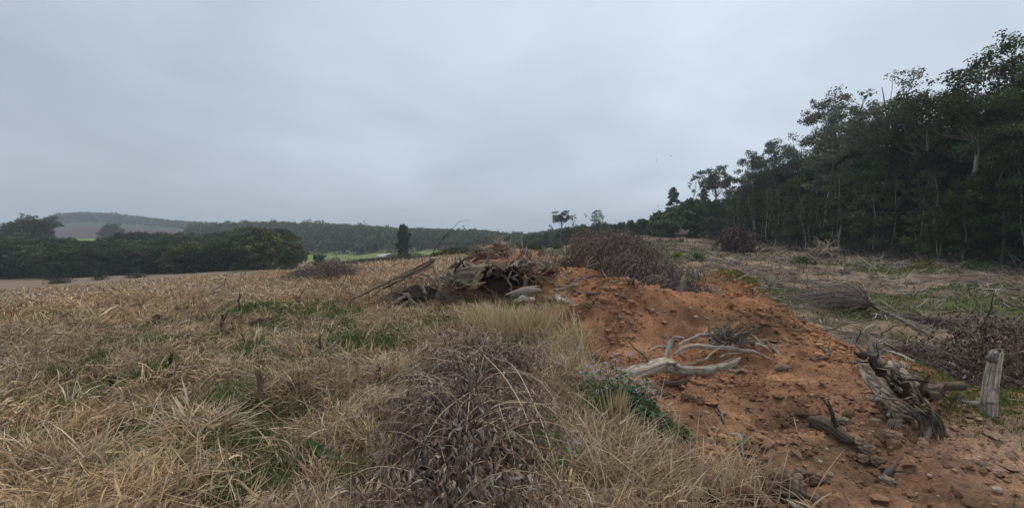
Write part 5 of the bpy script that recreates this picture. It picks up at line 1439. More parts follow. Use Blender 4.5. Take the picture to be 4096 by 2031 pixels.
stick('dead_branch', 'rib of half buried wood on the slope near the front of the red bank', Q3, [([(560, 915), (610, 905, .05), (660, 940)], [.012, .03, .010])], (0.30, 0.26, 0.22))
# small root heaps further back along the windrow
def root_heap(label, q, x, y, size, n, col=GREYW, lift=0.0, name='root_heap', soil=True, cat='stump', squash=0.7, tint=(0.22, 0.115, 0.072)):
    c = ground(*q(x, y)); r = size
    bd, rt = MB(), MB()
    if soil: blob(bd, c + [0, 0, r * 0.3 * squash], [[r * .7, 0, 0], [0, r * .6, 0], [0, 0, r * .55 * squash]], seed=int(rng.integers(1, 900)), rough=0.45, freq=2.4, nu=36, nv=24, col=tint, cv=0.6)
    for k in range(n):
        d = rdir(1)[0]; d[2] = abs(d[2]) * 0.9 - 0.1
        a = c + [0, 0, r * 0.3] + d * r * 0.4
        L = r * rng.uniform(0.5, 1.3)
        p = wiggle(a, d + [0, 0, 0.15], L, 4, 0.35, 0.1)
        tube(rt, p, [r * rng.uniform(.05, .11), r * .05, r * .012], sides=6, n=10, rough=0.22, col=np.array(col) * rng.uniform(0.55, 1.15))
    if soil:
        return assembled(name, label, cat, [('root_ball', bd, M_STONE, True), ('root', rt, M_WOOD, True)])
    return single(name, rt, M_WOOD, label, cat)
for lab, x, y, s, n in [('tangle of grey roots on the far left shoulder of the windrow', 740, 300, 0.55, 26), ('reddish clod heap with thin dark roots at the far left top of the windrow', 930, 260, 0.7, 30),
                        ('red earth hummock crowned with short roots at the highest back of the windrow', 1110, 200, 0.9, 30), ('back earth hummock with bristling root stubs beside the highest hummock', 1440, 170, 0.8, 26),
                        ('fan of pale roots behind the crest of the middle mound', 1290, 290, 0.4, 18), ('root tangle at the right end of the back windrow against the brush heap', 1960, 160, 0.6, 24),
                        ('low tangle of dark roots in front of the highest hummock', 1010, 310, 0.5, 24), ('grey root tangle behind the upper rim of the hollow stump', 640, 345, 0.5, 26), ('spray of thin roots over the middle of the hollow stump', 860, 330, 0.45, 26),
                        ('knot of bleached roots just right of the dark spiked stump', 1330, 430, 0.32, 22), ('bleached root clump on the crest above the small pointed stump', 1500, 300, 0.42, 22), ('root clump on the red crest left of the brush heap', 1690, 320, 0.4, 22),
                        ('thin root spray hanging under the small pointed stump', 1600, 500, 0.3, 20), ('small root knot in the dark hollow between the two big stumps', 1020, 470, 0.3, 18), ('root scraps on the slope above the broken grey slab', 1350, 600, 0.26, 18), ('root tangle in the grass at the left foot of the hollow stump', 420, 700, 0.4, 26), ('heap of bent roots between the pole stump and the hollow stump', 250, 640, 0.42, 28),
                        ('bristling root mass on the ridge right of the highest hummock', 1280, 210, 0.8, 30), ('ragged root mass low on the ridge left of the brush heap', 1820, 420, 0.4, 24), ('pale root clump on the red hump just left of the brush heap', 1900, 250, 0.5, 24)]:
    root_heap(lab, Q2, x, y, s, n)
for lab, q, x, y, s, n, sq in [('small uprooted stump with a pale snapped trunk on the far brow of the clearing', Q3, 1350, 215, 0.9, 16, .7), ('root tangle on the far brow left of the snapped pale trunk', Q3, 1090, 220, 0.9, 18, .7),
                               ('dark root heap on the far brow under the forest', Q3, 1720, 170, 1.3, 20, .5), ('round clump of stump roots on the skyline of the clearing', Q3, 1380, 125, 1.4, 16, .6),
                               ('brown upturned stump near the forest edge, largest in the upper clearing', Q6, 690, 300, 1.5, 30, .8), ('pale twisted stump roots at the back of the near trench', Q6, 230, 600, 0.6, 26, .5),
                               ('grey root tangle right of the pale standing stake', Q3, 2520, 770, 0.35, 22, .6), ('small dark stump in the middle of the clearing', Q6, 885, 460, 0.5, 10, .8)]:
    root_heap(lab, q, x, y, s, n, squash=sq, tint=(0.21, 0.15, 0.105))

# ---- standing stakes and loose wood on the bank
def stake():
    g = ground(*Q3(1350, 845)); Y = g[1]
    mb = MB()
    tube(mb, [g - [0, 0, .1], at(*Q3(1362, 760), Y), at(*Q3(1390, 690), Y), at(*Q3(1425, 625), Y + .05)], [.055, .05, .045, .03], sides=12, n=24, rough=0.2, col=(0.37, 0.31, 0.26), jag=.1)
    single('wooden_stake', mb, M_WOOD, 'splintered pale stake standing before the dark brush heap', 'stake')
stake()
def fork_stick():
    mb = MB()
    a = lay(Q8, [(140, 345, .03), (240, 370, .04), (360, 400, .05), (470, 420, .05), (520, 390, .05)], 0)
    tube(mb, a, [.024, .024, .021, .021, .010], sides=10, n=26, rough=0.12, col=PALEW)
    tube(mb, lay(Q8, [(460, 415, .05), (485, 470, .05), (500, 560, .04), (512, 640, .03), (545, 740, .02)]), [.018, .014, .011, .007, .003], sides=7, n=20, rough=0.12, col=PALEW)
    tube(mb, lay(Q8, [(470, 425, .05), (520, 470, .06), (550, 495, .05)]), [.011, .008, .003], sides=6, n=8, rough=0.12, col=GREYW)
    single('forked_stick', mb, M_WOOD, 'pale forked stick lying on the red soil in the foreground', 'stick')
fork_stick()
stick('stick', 'thin bent grey stick on the soil above the pale forked stick', Q8, [([(195, 40), (235, 120), (270, 190), (292, 275)], [.008, .014, .014, .009])], (0.42, 0.38, 0.34), 'stick')
stick('stick', 'short curved splinter hanging below the silvery log on the bank', Q4, [([(1680, 910, .15), (1710, 970, .1), (1770, 1045, .02)], [.009, .012, .005])], (0.42, 0.36, 0.30), 'stick')
stick('split_log', 'split dark barked log lying on the soil left of the uprooted grey stump', Q8, [([(1310, 240, .07), (1420, 300, .09), (1560, 370, .09), (1690, 440, .08), (1790, 470, .05)], [.035, .055, .060, .05, .02])], (0.20, 0.16, 0.13), 'log', sides=14, rough=0.2)
stick('bark_strip', 'pale torn strip along the upper edge of the split dark log', Q8, [([(1315, 232, .12), (1450, 290, .15), (1600, 350, .15), (1780, 445, .11)], [.012, .020, .018, .008])], (0.48, 0.36, 0.26), 'bark', sides=8, rough=0.3)
stick('splinter', 'thin grey splinter under the lower end of the split log', Q8, [([(1690, 480, .04), (1760, 490, .05), (1840, 515, .03)], [.010, .016, .006])], SILVER, 'splinter')
stick('splinter', 'curved blue grey splinter of bark beside a round clod', Q8, [([(2080, 960, .02), (2160, 900, .05), (2240, 830, .05), (2290, 765, .03)], [.006, .022, .024, .010])], (0.30, 0.28, 0.26), 'splinter')
stick('splinter', 'frayed silver wood splinter between the clods at the bottom edge', Q8, [([(1000 + 18 * k, 1160 + 5 * k, .05), (1070 + 8 * k, 1230, .06), (1150, 1290, .05)], [.003, .010, .014]) for k in range(6)], SILVER, 'splinter', sides=6)
stick('splinter', 'small white chip of wood above the biggest clod', Q8, [([(1305, 915, .02), (1345, 910, .03), (1385, 900, .02)], [.006, .013, .006])], (0.6, 0.58, 0.54), 'splinter')
stick('log', 'reddish brown log half hidden in straw at the bottom edge below the forked stick', Q8, [([(420, 1080, .05), (520, 1130, .07), (620, 1190, .08), (720, 1240, .08), (800, 1275, .08)], [.03, .05, .055, .055, .05])], (0.34, 0.22, 0.15), 'log', sides=14)
stick('log', 'dark log under the long straw at the bottom edge', Q7, [([(940, 1200, .04), (1080, 1205, .06), (1250, 1190, .06), (1400, 1205, .05)], [.025, .04, .042, .03])], (0.20, 0.15, 0.115), 'log', sides=12)
LG = Z(0, 1500, 2.405)
stick('log', 'brown rounded log end lying in the grass at the bottom left corner', LG, [([(350, 1110, .14), (450, 1145, .16), (560, 1190, .17), (680, 1240, .18), (790, 1290, .18)], [.028, .042, .045, .046, .046])], (0.33, 0.235, 0.17), 'log', sides=16, rough=0.06)
stick('dead_branch', 'dark knotted branch lying in the grass right of the bottom left log', LG, [([(830, 1045, .12), (900, 1060, .14), (980, 1070, .15), (1100, 1105, .14), (1230, 1115, .14), (1400, 1130, .1)], [.010, .016, .026, .020, .022, .014])], (0.15, 0.105, 0.075))
BW = Z(500, 1150, 3.1925)
def buried_root():
    a, b = MB(), Many()
    tube(a, lay(BW, [(1540, 590, .12), (1650, 530, .22), (1750, 470, .3), (1880, 400, .3), (2010, 370, .2)]), [.008, .014, .016, .014, .008], sides=7, n=24, rough=0.15, col=(0.30, 0.24, 0.19))
    for pts, r, c in [([(1770, 480, .3), (1785, 520, .3), (1770, 560, .28)], [.035, .03, .03], SILVER), ([(1720, 580, .25), (1715, 640, .22), (1760, 700, .1)], [.03, .032, .02], (0.34, 0.20, 0.12)),
                      ([(1640, 560, .2), (1560, 600, .15), (1500, 640, .1)], [.03, .03, .014], BROWNW), ([(1800, 600, .2), (1820, 640, .2), (1790, 690, .1)], [.03, .035, .02], BROWNW), ([(1880, 430, .28), (1930, 500, .2), (1900, 560, .12)], [.04, .045, .02], PALEW)]:
        tube(b.new(), lay(BW, pts), r, sides=9, n=14, rough=0.3, col=c)
    g = ground(*BW(1740, 560)); blob(b.new(), g + [0, 0.1, 0.08], [[.26, 0, 0], [0, .2, 0], [0, 0, .17]], seed=88, rough=0.45, freq=2.3, nu=40, nv=26, col=(0.11, 0.08, 0.06), cv=0.5)
    assembled('buried_stump', 'low decayed stump half buried in the dry grass with a thin branch across it', 'stump', [('branch', a, M_WOOD, True), ('root', b, M_WOOD, True)])
buried_root()
stick('log', 'pale fallen log lying in the dry grass in front of the hollow stump', Q2, [([(590, 1000, .06), (700, 960, .1), (860, 950, .1), (1000, 990, .1), (1180, 1050, .08), (1330, 1090, .05)], [.06, .085, .075, .06, .055, .03])], (0.42, 0.335, 0.25), 'log', sides=14, rough=0.12)

# ---- fallen tree and logs along the trench on the right
def fallen_tree():
    tr, tw, fan = MB(), MB(), MB()
    line = lay(Q6, [(1090, 740, .5), (1300, 830, .45), (1500, 930, .4), (1700, 1040, .3), (1900, 1130, .25)])
    far = lay(QD, [(2420, 905, .3), (2500, 945, .45), (2590, 975, .6)])
    tube(tr, np.vstack([line, far]), [.065, .060, .050, .040, .032, .028, .026, .018], sides=10, n=60, rough=0.10, col=(0.24, 0.20, 0.165))
    for k in range(170):
        a = line[0] + (line[1] - line[0]) * rng.uniform(-0.05, 0.55)
        e = ground(*Q6(rng.uniform(250, 960), rng.uniform(670, 880))) + [0, 0, rng.uniform(0.03, 0.5)]
        m = (a + e) / 2 + [0, 0, rng.uniform(0.08, 0.4)] + rng.normal(0, 0.1, 3)
        p = [a, a * .6 + m * .4 + [0, 0, .1], m, m * .45 + e * .55 + [0, 0, .06], e]
        tube(fan, p, [rng.uniform(.008, .02), .010, .004], sides=4, n=14, rough=0.05, col=np.array([0.19, 0.15, 0.125]) * rng.uniform(0.5, 1.5))
        for j in range(3):
            q = spline(p, 10)[int(rng.integers(4, 9))]
            tube(fan, wiggle(q, norm(e - a) + rng.normal(0, .5, 3), rng.uniform(.2, .6), 3, .25, .05), [.005, .002], sides=3, n=5, rough=0, col=np.array([0.17, 0.13, 0.11]) * rng.uniform(0.5, 1.4))
    for k in range(70):
        a = line[1] + (line[-1] - line[1]) * rng.random() + rng.normal(0, .08, 3)
        twiggy(tw, a, rng.normal(0, 1, 3) * [1, .7, .5] + [0.1, -.2, .15], rng.uniform(.25, .8), .010, 1, np.array(GREYW) * rng.uniform(0.35, 1.0), 2, .3, .1, 4)
    assembled('fallen_tree', 'fallen slender tree with a broom of brown twigs lying along the trench on the right', 'fallen tree',
              [('trunk', tr, M_BARK, True), ('twig', tw, M_TWIG, True), ('branch', fan, M_TWIG, True)])
fallen_tree()
stick('fallen_log', 'dark rotten log lying behind the fallen slender tree', Q6, [([(1180, 850, .3), (1400, 870, .35), (1650, 900, .35), (1900, 940, .35), (2200, 1000, .3)], [.10, .13, .14, .13, .10])], (0.105, 0.075, 0.062), 'log', sides=14, mat=M_BARK)
stick('fallen_log', 'second dark log stacked behind the rotten log', Q6, [([(1350, 840, .3), (1650, 870, .35), (1900, 910, .35), (2150, 960, .35)], [.07, .09, .09, .06])], (0.13, 0.095, 0.078), 'log', sides=12, mat=M_BARK)
stick('dead_branch', 'white peeled branch with curling roots lying across the dark rotten log', Q6, [([(1130, 828, .6), (1190, 838, .6), (1250, 848, .6)], [.02, .03, .02]), ([(1190, 838, .6), (1170, 875, .55), (1100, 888, .5), (1040, 890, .4)], [.02, .016, .012, .005]), ([(1000, 885, .3), (1020, 860, .35), (1045, 855, .3)], [.014, .012, .004]), ([(1270, 850, .55), (1290, 890, .5), (1310, 940, .3)], [.018, .013, .005]), ([(1040, 750, .3), (1015, 790, .3), (985, 830, .2)], [.012, .012, .006])], SILVER)
CLEAR = [('white', 'bright white debarked log near the forest foot', [(1740, 425), (1840, 432), (1950, 440)], .12, (0.60, 0.58, 0.53)),
         ('a', 'long grey fallen pole nearest the dark forest interior', [(1770, 320), (1900, 345), (2150, 400)], .11, (0.30, 0.28, 0.25)),
         ('b', 'second long grey fallen pole deeper in the forest edge shade', [(1900, 322), (2100, 360), (2350, 405)], .10, (0.22, 0.205, 0.18)),
         ('c', 'long thin fallen trunk at the right edge of the clearing below the forest', [(2045, 525), (2250, 555), (2530, 600)], .10, (0.27, 0.24, 0.21)),
         ('d', 'straight pale pole lying level in the middle of the clearing', [(800, 590), (900, 580), (1040, 584)], .045, (0.40, 0.36, 0.32)),
         ('e', 'slanting pale branch in the clearing above the twig broom', [(1430, 652), (1550, 628), (1660, 612)], .045, (0.42, 0.38, 0.33)),
         ('f', 'bleached arched log lying on an orange patch of the clearing', [(1600, 710), (1680, 700), (1770, 698)], .06, (0.40, 0.33, 0.27)),
         ('g', 'thick brown log running out at the right edge of the clearing', [(2350, 690), (2450, 730), (2576, 772)], .11, (0.25, 0.20, 0.15)),
         ('h', 'fat bleached log beyond the dark rotten log', [(1890, 915), (2010, 920), (2150, 940)], .10, (0.50, 0.44, 0.36)),
         ('i', 'grey half log lying behind the near bank crest', [(570, 612), (640, 640), (705, 665)], .06, (0.36, 0.32, 0.28)),
         ('j', 'leaning grey branch over the twig broom of the fallen tree', [(1210, 690), (1300, 760), (1390, 822)], .035, (0.36, 0.32, 0.27)),
         ('k', 'thin grey branch lying near the small dark stump', [(480, 408), (560, 405), (650, 412)], .05, (0.17, 0.14, 0.11)),
         ('l', 'weathered log end among twigs in front of the forest foot', [(1470, 460), (1560, 455), (1640, 470)], .07, (0.15, 0.12, 0.10)),
         ('m', 'crooked pale branch left of the twig broom', [(225, 690), (330, 665), (430, 672), (540, 660)], .035, (0.42, 0.38, 0.33))]
for nm, lab, pts, r, c in CLEAR:
    stick('fallen_log', lab, Q6, [([(x, y, r * 0.8) for x, y in pts], [r, r, r * 0.6])], c, 'log', sides=9, mat=M_WOOD, rough=0.12)
stick('fallen_pole', 'long straight brown pole lying down the slope of the far clearing', Q3, [([(1215, 225, .15), (1380, 290, .15), (1560, 348, .1)], [.05, .07, .07])], (0.27, 0.23, 0.19), 'pole')
stick('fallen_pole', 'darker pole parallel below the long straight brown pole', Q3, [([(1220, 295, .1), (1380, 330, .12), (1540, 368, .1)], [.05, .07, .05])], (0.16, 0.13, 0.11), 'pole')
stick('fallen_log', 'grey log with a shattered pale root end in the green hollow', Q3, [([(1690, 440, .12), (1820, 440, .12), (1960, 445, .12)], [.08, .09, .07]), ([(1950, 440, .1), (2000, 490, .1), (2060, 520, .05)], [.06, .05, .015]), ([(1960, 430, .12), (2050, 470, .15), (2100, 480, .1)], [.05, .07, .02])], (0.42, 0.39, 0.36), 'log', sides=10, rough=.25)
stick('dead_sapling', 'thin bare dead sapling standing in the clearing above the brown leaf bush', QD, [([(2390, 838, 11.0, 1), (2401, 812, 11.0, 1), (2412, 790, 11.0, 1), (2420, 783, 11, 1)], [.02, .02, .014, .004])], DARKW, 'sapling')
stick('dead_sapling', 'crooked black dead sapling standing at the far right of the clearing', QD, [([(2462, 836, 9.5, 1), (2478, 803, 9.5, 1), (2490, 778, 9.5, 1), (2497, 744, 9.5, 1), (2500, 735, 9.5, 1)], [.018, .018, .014, .008, .004])], DARKW, 'sapling')
stick('dead_sapling', 'slim dark stem rising just left of the crooked black sapling', QD, [([(2430, 828, 10.2, 1), (2448, 800, 10.2, 1), (2464, 784, 10.2, 1)], [.014, .014, .006])], DARKW, 'sapling')
stick('wood_stub', 'short upright grey stub in the middle of the clearing', Q6, [([(1106, 640, .05), (1085, 600, .3), (1062, 562, .5)], [.05, .05, .02])], (0.40, 0.36, 0.32), 'stub')
stick('wood_stub', 'white splintered stub sticking up at the back foot of the near bank', Q6, [([(668, 930, .05), (655, 900, .08), (628, 865, .12)], [.04, .03, .006]), ([(672, 930, .05), (668, 900, .08), (660, 868, .12)], [.03, .02, .004])], (0.58, 0.54, 0.48), 'stub')
stick('wood_stub', 'flat pale chip standing beside the white splintered stub', Q6, [([(822, 920, .03), (815, 900, .06), (808, 882, .08)], [.04, .045, .02])], (0.50, 0.44, 0.37), 'stub')
stick('dead_branch', 'thin pale forked branch standing behind the crest of the orange bank', Q3, [([(2265, 880, .02), (2300, 810, .1), (2345, 725, .25)], [.018, .016, .006]), ([(2290, 830, .08), (2260, 770, .12), (2240, 730, .15)], [.010, .008, .003]), ([(2385, 770, .03), (2390, 720, .12), (2378, 690, .15)], [.026, .02, .01])], (0.42, 0.38, 0.33))
stick('dead_branch', 'curved pale root lying on the bank left of the uprooted grey stump', Z(3072, 1000, 1.2383), [([(220, 545), (260, 535, .05), (295, 515, .07), (270, 485, .07), (240, 462)], [.008, .014, .026, .018, .006])], (0.40, 0.34, 0.28))
stick('wood_chip', 'bone pale chip of root wood on the bank near the silvery spray', Z(3072, 1000, 1.2383), [([(40, 590, .03), (75, 585, .05), (108, 582, .03)], [.02, .034, .012])], (0.48, 0.40, 0.32), 'chip')
stick('wood_chip', 'small pale root knot right of the silvery spray of twigs', Z(3072, 1000, 1.2383), [([(22, 470, .03), (45, 500, .05), (62, 528, .02)], [.02, .026, .008])], (0.46, 0.40, 0.34), 'chip')
# ------------------------------------------------------------------ wilted brush heaps
def heap(name, label, cat, path, half, top, nleaf, nstem, leaf, lcol, scol, seed=1, stem_len=(0.4, 1.1), extra=None, shellmin=0.55, lw=0.42, loose=0.12, group=None):
    """a heap of cut branches with hanging dry leaves; path = ground line, half = half widths, top = heights along it"""
    global rng
    keep = rng; rng = np.random.default_rng(seed)
    path = np.asarray(path, float); n = len(path)
    S = np.linspace(0, 1, 60); pp = spline(path, 60)
    hw = np.interp(S, np.linspace(0, 1, n), half); tp = np.interp(S, np.linspace(0, 1, n), top)
    tan = norm(np.gradient(pp, axis=0) * [1, 1, 0]); side = np.stack([tan[:, 1], -tan[:, 0], np.zeros(60)], -1)
    def surf(s, ph, k):
        i = np.clip((s * 59), 0, 58.999); j = i.astype(int); f = (i - j)[:, None]
        L = lambda a: a[j] * (1 - f if a.ndim > 1 else 1 - f[:, 0]) + a[j + 1] * (f if a.ndim > 1 else f[:, 0])
        c, w, t, sd, tg = L(pp), L(hw), L(tp), norm(L(side)), norm(L(tan))
        lump = 0.45 + 1.1 * fbm(c[:, 0] * 1.7 + np.sin(ph) * 2, c[:, 1] * 1.7 + ph, seed=seed, octv=3)
        p = c + sd * (np.sin(ph) * w * k * lump)[:, None]
        g = hq(p[:, 0], p[:, 1])
        p[:, 2] = g + np.maximum(0.02, np.cos(ph)) ** 0.8 * t * k * lump
        out = norm(sd * np.sin(ph)[:, None] + np.array([0, 0, 1]) * np.cos(ph)[:, None] * 0.7)
        return p, out, sd * np.sign(np.sin(ph))[:, None], tg
    st, lf = MB(), MB()
    # arching stems
    s = rng.random(nstem); ph = rng.uniform(-1.2, 1.2, nstem)
    a, out, sd, tg = surf(s, ph * 0.55, rng.uniform(0.8, 1.02, nstem))
    d0 = norm(out * 0.5 + sd * rng.uniform(0.2, 1.0, (nstem, 1)) + tg * rng.normal(0, 0.6, (nstem, 1)) + [0, 0, 0.35])
    L = rng.uniform(*stem_len, nstem)
    lp, ld = [], []
    for k in range(nstem):
        p = [a[k]]; d = d0[k]
        for q in range(6):
            d = norm(d + np.array([0, 0, -0.30]) + rng.normal(0, 0.13, 3)); p.append(p[-1] + d * L[k] / 6)
        p = np.array(p); p[:, 2] = np.maximum(p[:, 2], hq(p[:, 0], p[:, 1]) + 0.01)
        c = np.asarray(scol[int(rng.integers(len(scol)))]) * rng.uniform(0.7, 1.2)
        r0 = rng.uniform(0.5, 1.2) * leaf * 0.075
        tube(st, p, [r0, r0 * 0.8, r0 * 0.4], sides=4, n=10, rough=0, col=c, cv=0, cap=False)
        q = spline(p, 14)[2:]
        lp.append(q); ld.append(np.gradient(q, axis=0))
    if extra: extra(st)
    # leaves in the body of the heap
    m = int(nleaf * 0.72)
    s = rng.random(m); ph = rng.uniform(-1.5, 1.5, m)
    p, out, sd, tg = surf(s, ph, shellmin + (1.03 - shellmin) * rng.random(m) ** 0.6)
    p = p + rng.normal(0, loose * 0.3, (m, 3))
    dv = norm(np.array([0, 0, -1.0]) + out * 0.2 + rng.normal(0, 0.33, (m, 3)))
    # leaves hanging from the stems
    lp = np.concatenate(lp); k = rng.integers(0, len(lp), nleaf - m)
    p2 = lp[k] + rng.normal(0, leaf * 0.25, (len(k), 3)); dv2 = norm(np.array([0, 0, -1.0]) + rng.normal(0, 0.5, (len(k), 3)))
    p = np.concatenate([p, p2]); dv = np.concatenate([dv, dv2]); m = len(p)
    nr = norm(np.cross(dv, rdir(m)))
    sz = leaf * rng.uniform(0.55, 1.5, m)
    lc = np.asarray(lcol)[rng.integers(len(lcol), size=m)] * rng.uniform(0.65, 1.3, (m, 1))
    leaves(lf, p, dv, nr, sz, sz * rng.uniform(0.6, 1.3, m) * lw, lc, fold=0.45, curl=0.25)
    rng = keep
    return assembled(name, label, cat, [('stem', st, M_TWIG, True), ('foliage', lf, M_DRYLEAF, False)], group)

GREYLEAF = [(0.27, 0.195, 0.145), (0.35, 0.265, 0.20), (0.18, 0.128, 0.098), (0.42, 0.34, 0.27), (0.22, 0.148, 0.105), (0.30, 0.25, 0.22)]
PALESTEM = [(0.44, 0.33, 0.22), (0.30, 0.21, 0.15), (0.22, 0.14, 0.10), (0.52, 0.41, 0.28)]
def fg_stems(st):
    for pts, r, c in [([(1230, 1277, 2.6), (1215, 1215, 2.7), (1212, 1160, 2.8), (1200, 1095, 3.0), (1180, 1060, 3.1)], .008, (0.20, 0.09, 0.07)),
                      ([(1330, 1277, 2.5), (1290, 1200, 2.6), (1240, 1140, 2.8), (1200, 1090, 3.0)], .008, (0.24, 0.11, 0.07)),
                      ([(1410, 1250, 2.7), (1385, 1130, 2.8), (1340, 1010, 3.1), (1290, 920, 3.6), (1240, 900, 3.9)], .004, (0.58, 0.46, 0.32)),
                      ([(1160, 1180, 2.8), (1175, 1060, 3.0), (1185, 960, 3.4), (1200, 900, 3.8)], .004, (0.58, 0.46, 0.32)),
                      ([(1360, 1160, 2.8), (1320, 1040, 3.0), (1270, 950, 3.4), (1215, 890, 3.9)], .0045, (0.58, 0.46, 0.32)),
                      ([(940, 1277, 2.6), (975, 1190, 2.7), (1040, 1130, 2.8), (1110, 1110, 2.9)], .0045, (0.60, 0.48, 0.30)),
                      ([(1020, 1250, 2.6), (1060, 1130, 2.8), (1110, 1040, 3.0), (1190, 980, 3.3)], .004, (0.55, 0.43, 0.28)),
                      ([(1090, 1277, 2.55), (1110, 1180, 2.7), (1160, 1120, 2.9)], .004, (0.58, 0.46, 0.32)),
                      ([(1450, 1150, 3.2), (1390, 1000, 3.4), (1330, 940, 3.7), (1270, 930, 3.9)], .0035, (0.50, 0.38, 0.27)),
                      ([(1190, 870, 4.4), (1290, 930, 4.0), (1350, 1000, 3.6)], .004, (0.22, 0.13, 0.10)),
                      ([(1300, 1277, 2.5), (1290, 1140, 2.7), (1255, 1020, 3.0)], .004, (0.60, 0.48, 0.33))]:
        tube(st, air(QD, pts), [r, r * .9, r * .5], sides=5, n=24, rough=0, col=c)
g0 = [on(-0.36, 2.2), on(-0.38, 3.0), on(-0.36, 3.9), on(-0.28, 4.8), on(-0.2, 5.3)]
heap('wilted_shrub', 'large wilted shrub of drooping grey brown leaves on pale stems in the foreground grass', 'shrub', g0, [0.52, 0.50, 0.43, 0.36, 0.20], [0.26, 0.38, 0.46, 0.48, 0.25], 24000, 420, 0.052, GREYLEAF, PALESTEM, seed=5, stem_len=(0.3, 0.85), extra=fg_stems, lw=0.32, loose=.25)

DARKLEAF = [(0.165, 0.122, 0.10), (0.225, 0.172, 0.145), (0.115, 0.085, 0.072), (0.33, 0.265, 0.225)]
DARKSTEM = [(0.18, 0.135, 0.11), (0.32, 0.25, 0.205), (0.11, 0.085, 0.07)]
def lift_top(path_px, Y): return [at(*q, y) for q, y in zip(path_px, Y)]
bp = [on(3.0, 16.2), on(2.95, 14.6), on(3.05, 12.9), on(3.35, 11.6), on(3.85, 10.5), on(4.25, 9.7)]
heap('brush_heap', 'long heap of dark dead brush with shrivelled hanging leaves on the windrow', 'brush heap', bp, [0.5, 0.85, 1.0, 0.95, 0.75, 0.3], [0.65, 0.95, 1.05, 1.0, 0.85, 0.35], 20000, 900, 0.070, DARKLEAF, DARKSTEM, seed=6, stem_len=(0.4, 1.3), shellmin=0.35, lw=0.34, loose=.3)
b2 = [on(3.5, 19.5), on(4.3, 17.6), on(4.8, 16.0), on(5.0, 14.6)]
heap('brush_heap', 'paler low brush heap reaching back right behind the long dark heap', 'brush heap', b2, [0.7, 1.0, 1.0, 0.6], [1.0, 1.0, 0.9, 0.4], 7000, 420, 0.085, [(0.24, 0.155, 0.14), (0.14, 0.105, 0.095), (0.28, 0.23, 0.21)], DARKSTEM, seed=7, stem_len=(0.5, 1.4), lw=.34, loose=.3)
BROWNLEAF = [(0.18, 0.115, 0.085), (0.115, 0.074, 0.058), (0.25, 0.175, 0.135), (0.085, 0.056, 0.045), (0.38, 0.31, 0.26)]
b3 = [on(8.0, 7.6), on(9.0, 8.3), on(10.4, 9.0), on(12.5, 9.6)]
heap('wilted_bush', 'felled bush with dead chocolate brown leaves behind the leaning pale post', 'bush', b3, [0.5, 1.0, 1.2, 1.0], [0.4, 1.0, 1.25, 1.0], 8500, 420, 0.068, BROWNLEAF, DARKSTEM, seed=8, stem_len=(0.5, 1.3), lw=0.62, loose=.3)
b4 = [ground(2290, 880), ground(2370, 915), ground(2440, 950), ground(2500, 985)]
heap('brush_heap', 'low dark brush filling the trench under the fallen slender tree', 'brush heap', b4, [0.35, 0.6, 0.7, 0.6], [0.15, 0.35, 0.45, 0.4], 4500, 420, 0.05, BROWNLEAF[:4], DARKSTEM, seed=9, stem_len=(0.4, 1.0))
b5 = [ground(735, 712), ground(800, 704), ground(850, 702), ground(888, 702)]
heap('brush_heap', 'low round heap of dark cut brush out in the dry field', 'brush heap', b5, [0.5, 1.2, 1.2, 0.5], [0.2, 0.6, 0.8, 0.3], 5000, 420, 0.09, DARKLEAF, DARKSTEM, seed=10, stem_len=(0.6, 1.6), lw=.32, loose=.3)
b6 = [on(at(1825, 600, 55)[0], 55), on(at(1850, 600, 54)[0], 54), on(at(1880, 620, 52)[0], 52)]
heap('brush_heap', 'dark brown brush heap leaning against the forest foot', 'brush heap', b6, [1.0, 1.8, 1.0], [1.2, 3.0, 1.0], 5000, 120, 0.3, [(0.11, 0.075, 0.065), (0.08, 0.06, 0.05), (0.16, 0.11, 0.095)], DARKSTEM, seed=11, stem_len=(1, 2.5))

